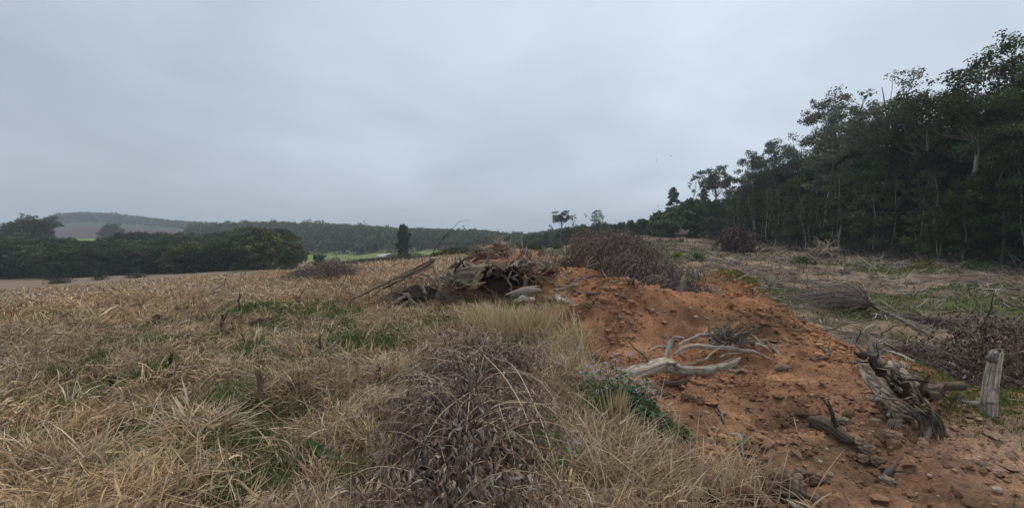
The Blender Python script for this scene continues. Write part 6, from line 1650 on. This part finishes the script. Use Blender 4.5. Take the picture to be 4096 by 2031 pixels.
# ------------------------------------------------------------------ living plants
def flower_plant():
    st, lf, fl = MB(), MB(), MB()
    c = ground(1575, 1085)
    Y = c[1]
    tips = [(1490, 935), (1505, 950), (1520, 915), (1535, 932), (1548, 905), (1560, 945), (1575, 960), (1590, 935), (1462, 938), (1475, 955), (1500, 985), (1530, 975), (1600, 985), (1612, 960), (1625, 975), (1640, 985), (1580, 1000), (1560, 925), (1615, 1010), (1655, 1000), (1648, 1020), (1545, 890), (1585, 890), (1510, 930), (1480, 920), (1632, 958), (1540, 955), (1595, 1045), (1520, 1010)]
    for k, (x, y) in enumerate(tips):
        yy = Y + rng.uniform(-0.25, 0.15)
        t = at(x, y, yy)
        b = on(c[0] + (t[0] - c[0]) * 0.45 + rng.normal(0, .06), yy + rng.uniform(-.05, .1), -.01)
        p = [b, b * .6 + t * .4 + rng.normal(0, .02, 3), t]
        tube(st, p, [.004, .003, .002], sides=4, n=8, rough=0, col=(0.09, 0.11, 0.045))
        m = 10
        d = rdir(m); fp = t + d * [.03, .03, .014]
        for q in range(m):
            n5 = 7
            leaves(fl, np.repeat(fp[q][None], n5, 0), norm(rdir(n5) * [1, 1, .6] + [0, 0, .4]), rdir(n5), .009, .006, np.array([0.62, 0.60, 0.74]) * rng.uniform(.75, 1.15, (n5, 1)))
        q = spline(p, 12)
        for j in range(16):
            a = q[int(rng.integers(1, 11))]
            dd = norm(rdir(1) * [1, 1, .35] + [0, 0, .05])
            leaves(lf, a[None] + dd * .012, dd, norm(rdir(1) * .4 + [0, 0, 1]), rng.uniform(.045, .085), rng.uniform(.035, .06), np.array([[0.050, 0.105, 0.034]]) * rng.uniform(.6, 1.5), fold=.15, curl=.15)
    for k in range(1900):
        r = rng.normal(0, 1, 2) * [.19, .16]
        a = on(c[0] + r[0], c[1] + r[1]); a[2] += rng.uniform(.02, .38) * math.exp(-(r[0] / .38) ** 2)
        dd = norm(rdir(1) * [1, 1, .4])
        leaves(lf, a[None], dd, norm(rdir(1) * .5 + [0, 0, 1]), rng.uniform(.045, .09), rng.uniform(.035, .065), np.array([[0.045, 0.100, 0.032]]) * rng.uniform(.5, 1.5), fold=.15, curl=.15)
    assembled('flowering_plant', 'leafy green plant with many small lilac flower heads growing before the silvery log', 'plant',
              [('stem', st, M_TWIG, True), ('foliage', lf, M_GREEN, False), ('flower', fl, M_GREEN, False)])
flower_plant()

def vine_plant():
    st, lf, fl = MB(), MB(), Many()
    for x, y, Y in [(1385, 1075, 3.2), (1400, 1110, 3.0), (1412, 1150, 2.9), (1440, 1120, 3.0), (1375, 1140, 2.9), (1395, 1190, 2.7), (1370, 1060, 3.3), (1428, 1180, 2.8), (1350, 1110, 3.0)]:
        t = at(x, y, Y); b = on(t[0] + rng.normal(0, .08), Y + .1)
        p = [b, (b + t) / 2 + rng.normal(0, .04, 3), t]
        tube(st, p, [.004, .002], sides=4, n=8, rough=0, col=(0.16, 0.09, 0.06))
        q = spline(p, 14)
        m = 26
        a = q[rng.integers(2, 14, m)] + rng.normal(0, .03, (m, 3))
        leaves(lf, a, norm(rdir(m) * [1, 1, .5] - [0, 0, .3]), norm(rdir(m) * .5 + [0, -.6, .8]), rng.uniform(.03, .055, m), rng.uniform(.03, .045, m), np.array([0.085, 0.17, 0.035]) * rng.uniform(.5, 1.5, (m, 1)), fold=.1)
    m = 26
    a = np.array([at(1400 + rng.normal(0, 16), 1250 + rng.normal(0, 14), 2.55) for _ in range(m)])
    leaves(lf, a, rdir(m), norm(rdir(m) * .4 + [0, -.5, .8]), .04, .03, np.array([0.45, 0.38, 0.06]) * rng.uniform(.7, 1.2, (m, 1)), fold=.1)
    for x, y, Y in [(1385, 1087, 3.12), (1408, 1072, 3.15), (1402, 1128, 2.9), (1412, 1140, 2.88), (1434, 1112, 2.95), (1441, 1128, 2.92), (1455, 1110, 2.95), (1422, 1090, 3.0), (1425, 1245, 2.55), (1328, 1270, 2.45)]:
        c = at(x, y, Y - .05); m = 10
        ang = np.arange(m) / m * 6.283
        f = fl.new()
        d = np.stack([np.cos(ang) * .8, np.full(m, -.55), np.sin(ang) * .8], -1)
        leaves(f, np.repeat(c[None], m, 0), d, np.repeat([[0, -1.0, 0]], m, 0), .013, .011, np.array([0.50, 0.32, 0.54]) * rng.uniform(.85, 1.1, (m, 1)), fold=0)
        leaves(f, np.repeat((c - [0, .004, 0])[None], 5, 0), d[::2], np.repeat([[0, -1.0, 0]], 5, 0), .007, .006, np.repeat([[0.20, 0.04, 0.20]], 5, 0), fold=0)
    assembled('flowering_vine', 'low green vine with pink purple trumpet flowers and some yellow leaves beside the wilted shrub', 'plant',
              [('stem', st, M_TWIG, True), ('foliage', lf, M_GREEN, False), ('flower', fl, M_GREEN, False)])
vine_plant()

def rosette(name, label, x, y, leafs, col, Lm, Wm, lift=0.0, fwd=0.12):
    g = ground(x, y); g = g - norm(g - EYE) * fwd
    mb, lf = MB(), Many()
    for az, el, k in leafs:
        d = np.array([math.sin(az) * math.cos(el), -math.cos(az) * math.cos(el), math.sin(el)])
        n = 9; t = np.linspace(0, 1, n)
        mid = g + d * (t * Lm * k)[:, None] + np.array([0, 0, -0.35]) * (t ** 2 * Lm * k)[:, None] * math.cos(el)
        s = norm(np.cross(d, [0, 0, 1])); up = np.cross(s, d)
        w = np.interp(t, [0, .15, .5, .8, 1], [.12, .55, 1, .7, .02]) * Wm * k * .5
        w = w * (1 + 0.12 * np.sin(t * 40))
        v = np.stack([mid - s * w[:, None] + up * (w * .35)[:, None], mid, mid + s * w[:, None] + up * (w * .35)[:, None]], 1).reshape(-1, 3)
        f = []
        for i in range(n - 1):
            for j in range(2): f.append([3 * i + j, 3 * i + j + 1, 3 * i + 3 + j + 1, 3 * i + 3 + j])
        c = np.asarray(col) * rng.uniform(.8, 1.2); cc = np.repeat(c[None], 3 * n, 0); cc[1::3] *= 1.6
        lf.new().add(v, None, f, cc)
    assembled(name, label, 'weed', [('leaf', lf, M_GREEN, True)])
rosette('broadleaf_weed', 'broad leaved dark green weed standing alone in the straw', 797, 1150, [(-0.2, 1.15, 1.2), (0.1, .55, 1.0), (1.5, .3, .9), (-1.3, .35, .85), (2.4, .5, .8), (-2.3, .5, .7), (0.7, .2, .9), (-0.6, .1, .8)], (0.045, 0.11, 0.040), .20, .095)
rosette('broadleaf_weed', 'green jagged leaved weed half hidden in the right side of the wilted shrub', 1290, 1060, [(0.3, .9, 1.0), (-.4, .6, 1.1), (1.2, .4, .9), (-1.3, .5, .8), (.0, .2, 1.0), (2, .6, .8), (.8, .7, 1.2)], (0.045, 0.095, 0.050), .17, .085, fwd=.55)
rosette('grass_sprout', 'tiny green grass sprout on the red soil below the forked stick', 1857, 1113, [(a, .5, rng.uniform(.7, 1.2)) for a in (-1.6, -.9, -.3, .2, .8, 1.5, 2.4)], (0.07, 0.14, 0.035), .10, .016, fwd=.02)
rosette('broadleaf_weed', 'small round leaved weed under the straw clump in the left foreground', 580, 1110, [(a, .4, rng.uniform(.6, 1.1)) for a in np.linspace(-2.5, 2.5, 9)], (0.05, 0.12, 0.03), .08, .05, fwd=.15)
rosette('broadleaf_weed', 'dark leafy weed cut by the left picture edge in the field', 8, 775, [(a, .6, rng.uniform(.7, 1.2)) for a in np.linspace(-2.8, 2.8, 14)], (0.045, 0.085, 0.03), .55, .22, fwd=.3)

# ------------------------------------------------------------------ tufts of standing straw
def tuft(label, spots, n, Lr, W, lean, bend, cols, az0=None, spread=0.1, segs=4, broad=0.1):
    mb = MB()
    for (x, y) in spots:
        g = ground(x, y); m = n // len(spots)
        p = g + rng.normal(0, 1, (m, 3)) * [spread, spread, 0]; p[:, 2] = hq(p[:, 0], p[:, 1]) - .01
        az = rng.uniform(0, 6.28, m) if az0 is None else az0 + rng.normal(0, .8, m)
        c = np.asarray(cols)[rng.integers(len(cols), size=m)] * rng.uniform(.75, 1.15, (m, 1))
        w = np.where(rng.random(m) < broad, W * 2.3, W) * rng.uniform(.6, 1.3, m)
        blades(mb, p, az, rng.uniform(lean[0], lean[1], m), rng.uniform(bend[0], bend[1], m), rng.uniform(Lr[0], Lr[1], m), w, c, segs=segs)
    return single('straw_tuft', mb, M_GRASS, label, 'grass tuft', smooth=False)
YS = [(0.60, 0.47, 0.25), (0.66, 0.54, 0.33), (0.48, 0.36, 0.20), (0.54, 0.44, 0.28)]
TS = [(0.60, 0.46, 0.30), (0.48, 0.35, 0.22), (0.38, 0.27, 0.17), (0.66, 0.54, 0.38)]
tuft('yellow standing straw tuft in front of the hollow stump', [(1195, 840), (1230, 830), (1265, 845), (1300, 850), (1335, 850), (1370, 845)], 1500, (.25, .65), .007, (0, .5), (0, .9), YS, spread=.16)
tuft('yellowish straw tuft at the foot of the red bank left of the lilac flowers', [(1400, 880), (1430, 910), (1450, 860), (1420, 950)], 900, (.2, .5), .006, (0, .8), (.1, 1.2), YS, spread=.15)
tuft('sweeping clump of bent tan straw in front of the lilac flower plant', [(1465, 1085), (1490, 1110), (1520, 1140), (1445, 1060)], 1500, (.25, .60), .0055, (.5, 1.4), (.1, 1.2), TS, az0=2.6, spread=.10)
tuft('upright narrow bunch of dry stalks rising through the lilac flower plant', [(1558, 1120), (1545, 1110)], 260, (.25, .55), .006, (0, .22), (0, .35), YS, spread=.035)
tuft('thick clump of arching straw at the bottom edge right of the wilted shrub', [(1500, 1210), (1540, 1240), (1580, 1260), (1470, 1250)], 1900, (.25, .62), .0055, (.2, 1.4), (.2, 1.5), TS, spread=.13)
tuft('loose tan straw clump standing between the lilac flowers and bare soil', [(1620, 1180), (1650, 1195), (1670, 1165), (1690, 1215), (1650, 1235)], 800, (.15, .36), .006, (0, .9), (.1, 1.2), TS, spread=.10)
tuft('thin scattered straw stalks on the soil edge under the forked stick', [(1790, 1215), (1830, 1235), (1860, 1215), (1900, 1250), (1760, 1240)], 300, (.2, .5), .0045, (.1, 1.2), (.0, .9), TS, spread=.12)
tuft('sheaf of pale straw leaning over the wilted shrub on its right side', [(1400, 1000), (1430, 1020), (1380, 1030)], 800, (.25, .6), .005, (.6, 1.4), (0, .7), TS, az0=-1.7, spread=.12)
tuft('big drooping straw clump around a pale stub in the left foreground', [(500, 1110), (530, 1110), (470, 1100)], 900, (.2, .5), .007, (.2, 1.2), (.4, 1.6), TS, spread=.10, broad=.25)
tuft('bushy straw hummock along the left bottom edge', [(60, 1230), (120, 1200), (30, 1180), (200, 1210)], 1400, (.2, .5), .006, (.3, 1.4), (.2, 1.3), TS, spread=.14, broad=.2)
tuft('straw hummock with curled pale blades right of the bottom left log', [(330, 1250), (380, 1235), (420, 1255)], 800, (.15, .4), .009, (.2, 1.2), (.4, 1.8), TS, spread=.12, broad=.3)
tuft('hummock of matted straw behind the broad leaved weed', [(820, 1060), (880, 1050), (760, 1040), (930, 1070)], 1600, (.2, .5), .006, (.8, 1.5), (-.4, .6), TS, az0=1.2, spread=.16)

# ------------------------------------------------------------------ dead stubs left standing in the field
STUBS = [(394, 828, 794, .05, 'charred', 'dark charred thick stub standing far left in the field'), (604, 788, 739, .025, 'thin', 'tall thin stub in a gap of the field left of the long poles'),
         (560, 841, 794, .032, 'b', 'brown stub tapering up from a dark grass clump'), (585, 841, 810, .016, 'b', 'thin short stick right beside the tapering brown stub'),
         (609, 825, 788, .018, 'b', 'thin grey stick directly below the tall thin stub'), (749, 772, 748, .05, 'b', 'stout dark stub near the end of the long poles'),
         (499, 902, 873, .035, 'charred', 'short dark pointed stub in the middle of the straw'), (805, 924, 841, .018, 'thin', 'slim tall stub left of the green grass patch'),
         (690, 868, 818, .026, 'pale', 'pale thick stub beside the half buried stump'), (652, 1040, 938, .026, 'b', 'tallest cracked brown stub in the near field'),
         (432, 955, 892, .022, 'charred', 'dark leaning stub among green shoots left of the tallest stub'), (718, 845, 802, .014, 'b', 'light slim stick above the half buried stump'),
         (275, 1010, 955, .022, 'charred', 'short blackened stub with a burnt knob in the left foreground'), (493, 1070, 1020, .025, 'pale', 'slanting pale cut stub inside the drooping straw clump'),
         (775, 800, 772, .02, 'b', 'short brown stub close under the long poles'), (735, 800, 780, .018, 'b', 'tiny stub left of the short brown stub under the poles'),
         (540, 822, 800, .014, 'b', 'small thin stub left of the tapering brown stub'), (955, 975, 930, .02, 'charred', 'dark broken stub at the left flank of the wilted shrub'),
         (205, 850, 825, .03, 'b', 'low brown stub at the far left of the field'), (845, 800, 778, .016, 'b', 'thin stub just under the lower end of the long poles')]
for x, yb, yt, r, k, lab in STUBS:
    g = ground(x, yb); Y = g[1]
    r = min(r, 9 / 2.5 / FPX * Y * 0.8)
    mb = MB(); dx = rng.normal(0, 3) - (14 if k == 'pale' and yb > 1000 else 0)
    top = at(x + dx, yt, Y)
    c = {'charred': (0.065, 0.05, 0.042), 'thin': (0.16, 0.12, 0.09), 'b': (0.20, 0.145, 0.105), 'pale': (0.33, 0.255, 0.19)}[k]
    tube(mb, [g - [0, 0, .12], (g + top) / 2 + rng.normal(0, .008, 3), top], [r * 1.05, r, r * .85], sides=10, n=14, rough=.16, col=c, jag=.03)
    if k == 'charred' and yb > 1000: blob(mb, top, [[r * 1.3, 0, 0], [0, r * 1.2, 0], [0, 0, r * 1.6]], seed=3, rough=.4, nu=14, nv=10, col=(0.04, 0.032, 0.028))
    single('wooden_stub', mb, M_BARK, lab, 'stub')

# ------------------------------------------------------------------ clods and stones
CLODS = [(1972, 1237, 52, (0.205, 0.145, 0.10), 'biggest rough grey brown clod at the bottom edge'), (2003, 1208, 15, (0.27, 0.20, 0.16), 'pinkish clod touching the top of the biggest clod'),
         (2012, 1193, 14, (0.23, 0.185, 0.14), 'small yellowish grey clod above the pinkish clod'), (2012, 1222, 12, None, 'pair sized clod right of the biggest clod, upper one'),
         (2020, 1245, 17, None, 'clod beside the frayed silver splinter, upper right'), (2044, 1258, 18, None, 'squarish clod right of the frayed silver splinter'),
         (2060, 1215, 26, (0.20, 0.13, 0.085), 'broad dark brown clod between the biggest clod and the round clod'), (2085, 1200, 11, (0.36, 0.28, 0.18), 'small pale clod above the broad dark clod'),
         (2230, 1218, 20, (0.27, 0.20, 0.145), 'round pale clod under the curved blue grey splinter'), (2170, 1160, 17, None, 'clod lying left of the curved splinter, lower'),
         (2185, 1140, 21, None, 'upper large clod of the row left of the curved splinter'), (2160, 1120, 18, (0.26, 0.17, 0.11), 'reddish clod below the split log end'),
         (2120, 1065, 16, (0.24, 0.19, 0.15), 'grey clod right of the split log'), (2135, 1045, 13, (0.28, 0.18, 0.11), 'brown clod above the grey clod near the stump'),
         (2105, 1100, 14, (0.30, 0.20, 0.12), 'clod at the lower edge of the split log'), (2145, 1105, 14, (0.28, 0.19, 0.12), 'clod just right of the thin grey splinter'),
         (2205, 1165, 16, None, 'clod left of the round pale clod'), (2270, 1090, 22, (0.26, 0.17, 0.105), 'wide clod under the black hollow of the uprooted stump'),
         (2235, 1100, 18, (0.28, 0.185, 0.12), 'clod under the left of the stump hollow'), (2310, 1085, 16, (0.30, 0.18, 0.11), 'clod near the hanging fibres of the stump'),
         (2365, 995, 17, (0.30, 0.19, 0.11), 'rounded orange clod below the sawn stub'), (2510, 1193, 17, (0.46, 0.265, 0.19), 'salmon pink stone at the right edge of the soil'),
         (2507, 1235, 14, (0.52, 0.45, 0.36), 'whitish flat stone below the salmon pink stone'), (2478, 1175, 15, (0.22, 0.16, 0.125), 'dark soil lump left of the salmon pink stone'),
         (2550, 1140, 9, (0.44, 0.26, 0.19), 'small pink stone near the right edge'), (2400, 1185, 8, (0.48, 0.30, 0.2), 'small pale pink chip in the gravel'),
         (2338, 1198, 8, (0.50, 0.42, 0.33), 'tiny pale stone in the gravel below the frayed fibres'), (1598, 698, 10, (0.25, 0.21, 0.18), 'smooth grey rock at the foot of the dark brush heap'),
         (1650, 730, 6, (0.36, 0.27, 0.20), 'pale stone on the crest before the brush heap'), (1672, 733, 6, (0.34, 0.26, 0.2), 'second pale stone on the crest before the brush heap'),
         (1640, 785, 9, (0.27, 0.20, 0.145), 'flat brown stone on the middle of the red bank'), (1560, 800, 9, (0.26, 0.19, 0.14), 'rough stone on the bank left of the flat brown stone'),
         (1520, 760, 11, (0.33, 0.17, 0.09), 'red clod on the left shoulder of the bank'), (1480, 770, 12, (0.26, 0.165, 0.10), 'dull clod low on the left shoulder of the bank'),
         (1590, 815, 8, (0.28, 0.20, 0.15), 'grey stone above the silvery branches'), (1735, 775, 4, (0.62, 0.56, 0.48), 'tiny white stone on the upper bank'),
         (1500, 905, 15, (0.29, 0.18, 0.11), 'lumpy clod left of the lilac flowers'), (1925, 1200, 10, (0.34, 0.18, 0.10), 'small red clod in the soil above the biggest clod'),
         (2080, 1130, 5, (0.6, 0.5, 0.36), 'cream pebble in the open soil below the split log'), (2062, 1162, 6, (0.6, 0.52, 0.38), 'larger cream pebble lower in the open soil'),
         (1755, 1010, 16, (0.25, 0.15, 0.09), 'crumbly clod under the silvery log'), (1725, 1000, 14, (0.28, 0.17, 0.10), 'crumbly clod left under the silvery log')]
for k, (x, y, r, c, lab) in enumerate(CLODS):
    g = ground(x, y); d = np.linalg.norm(g - EYE); s = r / 2.5146 / FPX * g[1]
    mb = MB()
    c = c or (0.225, 0.155, 0.105)
    stone = 'stone' in lab or 'pebble' in lab or 'rock' in lab or 'chip' in lab
    s = s * (.75 if stone else .95)
    blob(mb, g + [0, 0, s * .35], [[s, 0, 0], [0, s * .85, 0], [0, 0, s * rng.uniform(.65, .9)]], seed=600 + k, rough=.30 if stone else .55, freq=2.2 if stone else 3.6, nu=44, nv=30, col=c, cv=.35)
    single('stone' if stone else 'clod', mb, M_STONE, lab, 'stone' if stone else 'clod', smooth=not stone)

# ------------------------------------------------------------------ cattle on the far pasture
def cow(x, y, az, s, label):
    mb, hd, lg = MB(), Many(), Many()
    g = on(x, y); ca, sa = math.cos(az), math.sin(az)
    def P(u, v, w): return g + np.array([u * ca - v * sa, u * sa + v * ca, w]) * s
    W_ = (0.72, 0.70, 0.64)
    tube(mb, [P(-.82, 0, 1.12), P(-.6, 0, 1.08), P(-.1, 0, 1.0), P(.4, 0, 1.02), P(.68, 0, 1.12), P(.92, 0, 1.02), P(1.12, 0, .82), P(1.28, 0, .62), P(1.42, 0, .42)], np.array([.16, .30, .36, .36, .30, .20, .15, .13, .07]) * s, sides=14, n=36, rough=.03, col=W_)
    tube(mb, [P(.25, 0, 1.3), P(.48, 0, 1.42), P(.66, 0, 1.3)], np.array([.06, .14, .06]) * s, sides=8, n=8, rough=0, col=W_)
    for u, v in [(-.62, .18), (-.62, -.18), (.5, .17), (.5, -.17)]:
        hind = u < 0
        tube(lg.new(), [P(u, v, 1.0), P(u + (.1 if hind else 0), v, .68), P(u - (.10 if hind else -.02), v, .42), P(u, v, .05), P(u + .02, v, -.02)], np.array([.17, .11, .065, .05, .06]) * s, sides=8, n=14, rough=0, col=W_)
    tube(lg.new(), [P(-.86, 0, 1.15), P(-.98, 0, .9), P(-.98, 0, .5)], np.array([.03, .025, .04]) * s, sides=5, n=8, rough=0, col=W_)
    for v in (.16, -.16):
        leaves(hd.new(), P(1.26, v * .5, .70)[None], (P(1.2, v * 2.4, .62) - P(1.26, v * .5, .70))[None], np.array([[0, 0, 1.0]]), .26 * s, .13 * s, W_)
        tube(hd.new(), [P(1.24, v * .5, .76), P(1.24, v * 1.1, .92)], [.03 * s, .008 * s], sides=5, n=5, rough=0, col=(0.25, 0.22, 0.2))
    r = empty('cow', g, label, 'cow', 'white cattle on the far pasture')
    for nm, m in [('body', mb)] + [('leg', q) for q in lg.p[:4]] + [('tail', lg.p[4])] + [('ear', hd.p[0]), ('horn', hd.p[1]), ('ear', hd.p[2]), ('horn', hd.p[3])]:
        o = m.build(nm, M_HIDE, parent=r); o.location = -Vector(g)
for dx, Y, az, s, lab in [(957, 118, 3.3, 1.05, 'white cow nearest in the row grazing at the field edge'), (965, 121, 2.9, 1.0, 'white cow second in the grazing row, half overlapping the nearest'),
                          (972, 125, 0.3, 1.05, 'white cow third in the grazing row, pale flank turned to the viewer'), (984, 131, 3.0, 1.0, 'white cow standing apart at the far end of the row')]:
    cow(col_x(dx, Y), Y, az, s, lab)
# weedy rank growth at the edge of the pasture near the cattle
def field_bush(label, dx, dy, Y, w, h, n, col, leaf=.3):
    mb = MB(); c = on(col_x(dx, Y), Y)
    p = c + rng.normal(0, 1, (n, 3)) * [w, w * .8, 0]
    p[:, 2] = hq(p[:, 0], p[:, 1]) + rng.random(n) * h * np.exp(-((p[:, 0] - c[0]) / (w * 1.6)) ** 2)
    nr = norm(rdir(n) * .7 + [0, 0, .5])
    leaves(mb, p, np.cross(nr, rdir(n)), nr, leaf * rng.uniform(.6, 1.4, n), leaf * .6, np.asarray(col) * rng.uniform(.5, 1.5, (n, 1)))
    single('field_bush', mb, M_LEAF, label, 'bush', smooth=False)
for lab, dx, Y, w, h, n in [('dark rank weeds running left from the white cattle', 915, 98, 5.0, .9, 2600), ('green weeds in front of the white cattle', 960, 103, 3.5, 1.0, 2000), ('low scrub right of the white cattle', 1005, 125, 3.2, 1.6, 1600),
                            ('scrub under the dark narrow oval tree', 1040, 122, 3.0, 1.8, 1500), ('bushy weeds at the right end of the green pasture', 1105, 112, 3.2, 1.8, 1700), ('grey green scrub left behind the earth windrow', 1140, 60, 2.2, 1.2, 1800),
                            ('small scrub clump on the crest left of the windrow', 1095, 75, 2.4, 1.0, 1400), ('far scrub on the pasture behind the bushy weeds', 1170, 150, 3.5, 2.2, 1200)]:
    field_bush(lab, dx, 0, Y, w, h, n, (0.075, 0.082, 0.042))
for lab, q, x, y, w, h, n, c in [('dark weeds at the near edge of the low field, leftmost clump', QD, 150, 712, 1.4, .9, 500, (0.07, 0.065, 0.04)), ('dark weeds at the near edge of the low field, tallest clump with a stalk', QD, 252, 704, .9, 1.5, 400, (0.065, 0.065, 0.04)), ('dark weeds at the near edge of the low field, rightmost clump', QD, 340, 699, 1.2, .9, 400, (0.07, 0.065, 0.042)), ('bright green low bush behind the crest of the windrow', Q2, 1700, 200, .7, .5, 900, (0.09, 0.13, 0.03)), ('pale green weeds between the back earth hummocks', Q2, 1400, 220, .7, .35, 700, (0.12, 0.15, 0.06)),
                                 ('lime green sprig at the right foot of the brush heap', Q3, 1300, 410, .25, .4, 260, (0.18, 0.26, 0.05)), ('dark green low bush near the shattered log', Q3, 1570, 460, .5, .5, 300, (0.05, 0.085, 0.03)),
                                 ('green fern like weed near the forest foot, right of the white log', Q6, 2130, 430, 1.0, .6, 380, (0.055, 0.095, 0.032)), ('yellow green seedling in the slash left of the white log', Q6, 1660, 410, .6, .7, 200, (0.11, 0.14, 0.03)),
                                 ('dark green weed patch below the brown upturned stump', Q6, 500, 360, 1.0, .5, 300, (0.055, 0.08, 0.03))]:
    g = ground(*q(x, y)); mb = MB()
    p = g + rng.normal(0, 1, (n, 3)) * [w * .6, w * .5, 0]; p[:, 2] = hq(p[:, 0], p[:, 1]) + rng.random(n) * h
    nr = norm(rdir(n) * .7 + [0, 0, .5]); L = .06 + .0022 * g[1]
    leaves(mb, p, np.cross(nr, rdir(n)), nr, L * rng.uniform(.6, 1.4, n) * 1.5, L * .7, np.asarray(c) * rng.uniform(.5, 1.5, (n, 1)))
    single('field_bush', mb, M_LEAF, lab, 'bush', smooth=False)

# ------------------------------------------------------------------ two birds high in the sky
def bird(dx, dy, Y, az, roll, label):
    c = at(dx, dy, Y); s = 1.25
    ca, sa = math.cos(az), math.sin(az)
    def P(u, v, w):
        v, w = v * math.cos(roll) - w * math.sin(roll), v * math.sin(roll) + w * math.cos(roll)
        return c + np.array([u * ca - v * sa, u * sa + v * ca, w]) * s
    bd, wg = MB(), Many()
    tube(bd, [P(-.34, 0, 0), P(-.15, 0, 0), P(.08, 0, 0), P(.22, 0, .02), P(.30, 0, .0)], np.array([.05, .09, .10, .06, .015]) * s, sides=8, n=14, rough=0, col=(0.05, 0.05, 0.05))
    for sg in (1, -1):
        v = np.array([P(.10, .06 * sg, .02), P(-.10, .06 * sg, .02), P(.14, .42 * sg, .14), P(-.12, .42 * sg, .12), P(.02, .85 * sg, .10), P(-.12, .82 * sg, .09)])
        wg.new().add(np.vstack([v, v - [0, 0, .015 * s]]), None, [[0, 1, 3, 2], [2, 3, 5, 4], [6, 8, 9, 7], [8, 10, 11, 9], [0, 2, 8, 6], [2, 4, 10, 8], [1, 7, 9, 3], [3, 9, 11, 5], [4, 5, 11, 10]], (0.05, 0.05, 0.05))
    r = empty('bird', c, label, 'bird')
    for nm, m in [('body', bd), ('wing', wg.p[0]), ('wing', wg.p[1])]:
        o = m.build(nm, M_HIDE, parent=r, smooth=False); o.location = -Vector(c)
bird(1652, 405, 240, 0.6, 0.9, 'small dark bird banking steeply in the grey sky, the lower one')
bird(1688, 392.5, 250, 0.3, -0.2, 'small dark bird gliding level in the grey sky, the upper one')
# ------------------------------------------------------------------ the hazy air
def haze():
    mb = MB()
    x0, x1, y0, y1, z0, z1 = -2700, 2700, -2700, 2700, -30, 140
    v = np.array([[x, y, z] for z in (z0, z1) for y in (y0, y1) for x in (x0, x1)], float)
    f = np.array([[0, 2, 3, 1], [4, 5, 7, 6], [0, 1, 5, 4], [2, 6, 7, 3], [0, 4, 6, 2], [1, 3, 7, 5]])
    mb.add(v, None, f)
    m = bpy.data.materials.new('haze_air'); m.use_nodes = True
    N, Lk = m.node_tree.nodes, m.node_tree.links
    N.clear()
    out = N.new('ShaderNodeOutputMaterial'); pv = N.new('ShaderNodeVolumePrincipled')
    pv.inputs['Color'].default_value = (0.86, 0.93, 1.0, 1)
    pv.inputs['Density'].default_value = HAZE
    pv.inputs['Anisotropy'].default_value = 0.0
    Lk.new(pv.outputs[0], out.inputs['Volume'])
    o = mb.build('haze', m, smooth=False)
    tag(o, kind='stuff')
HAZE = 0.00052
haze()
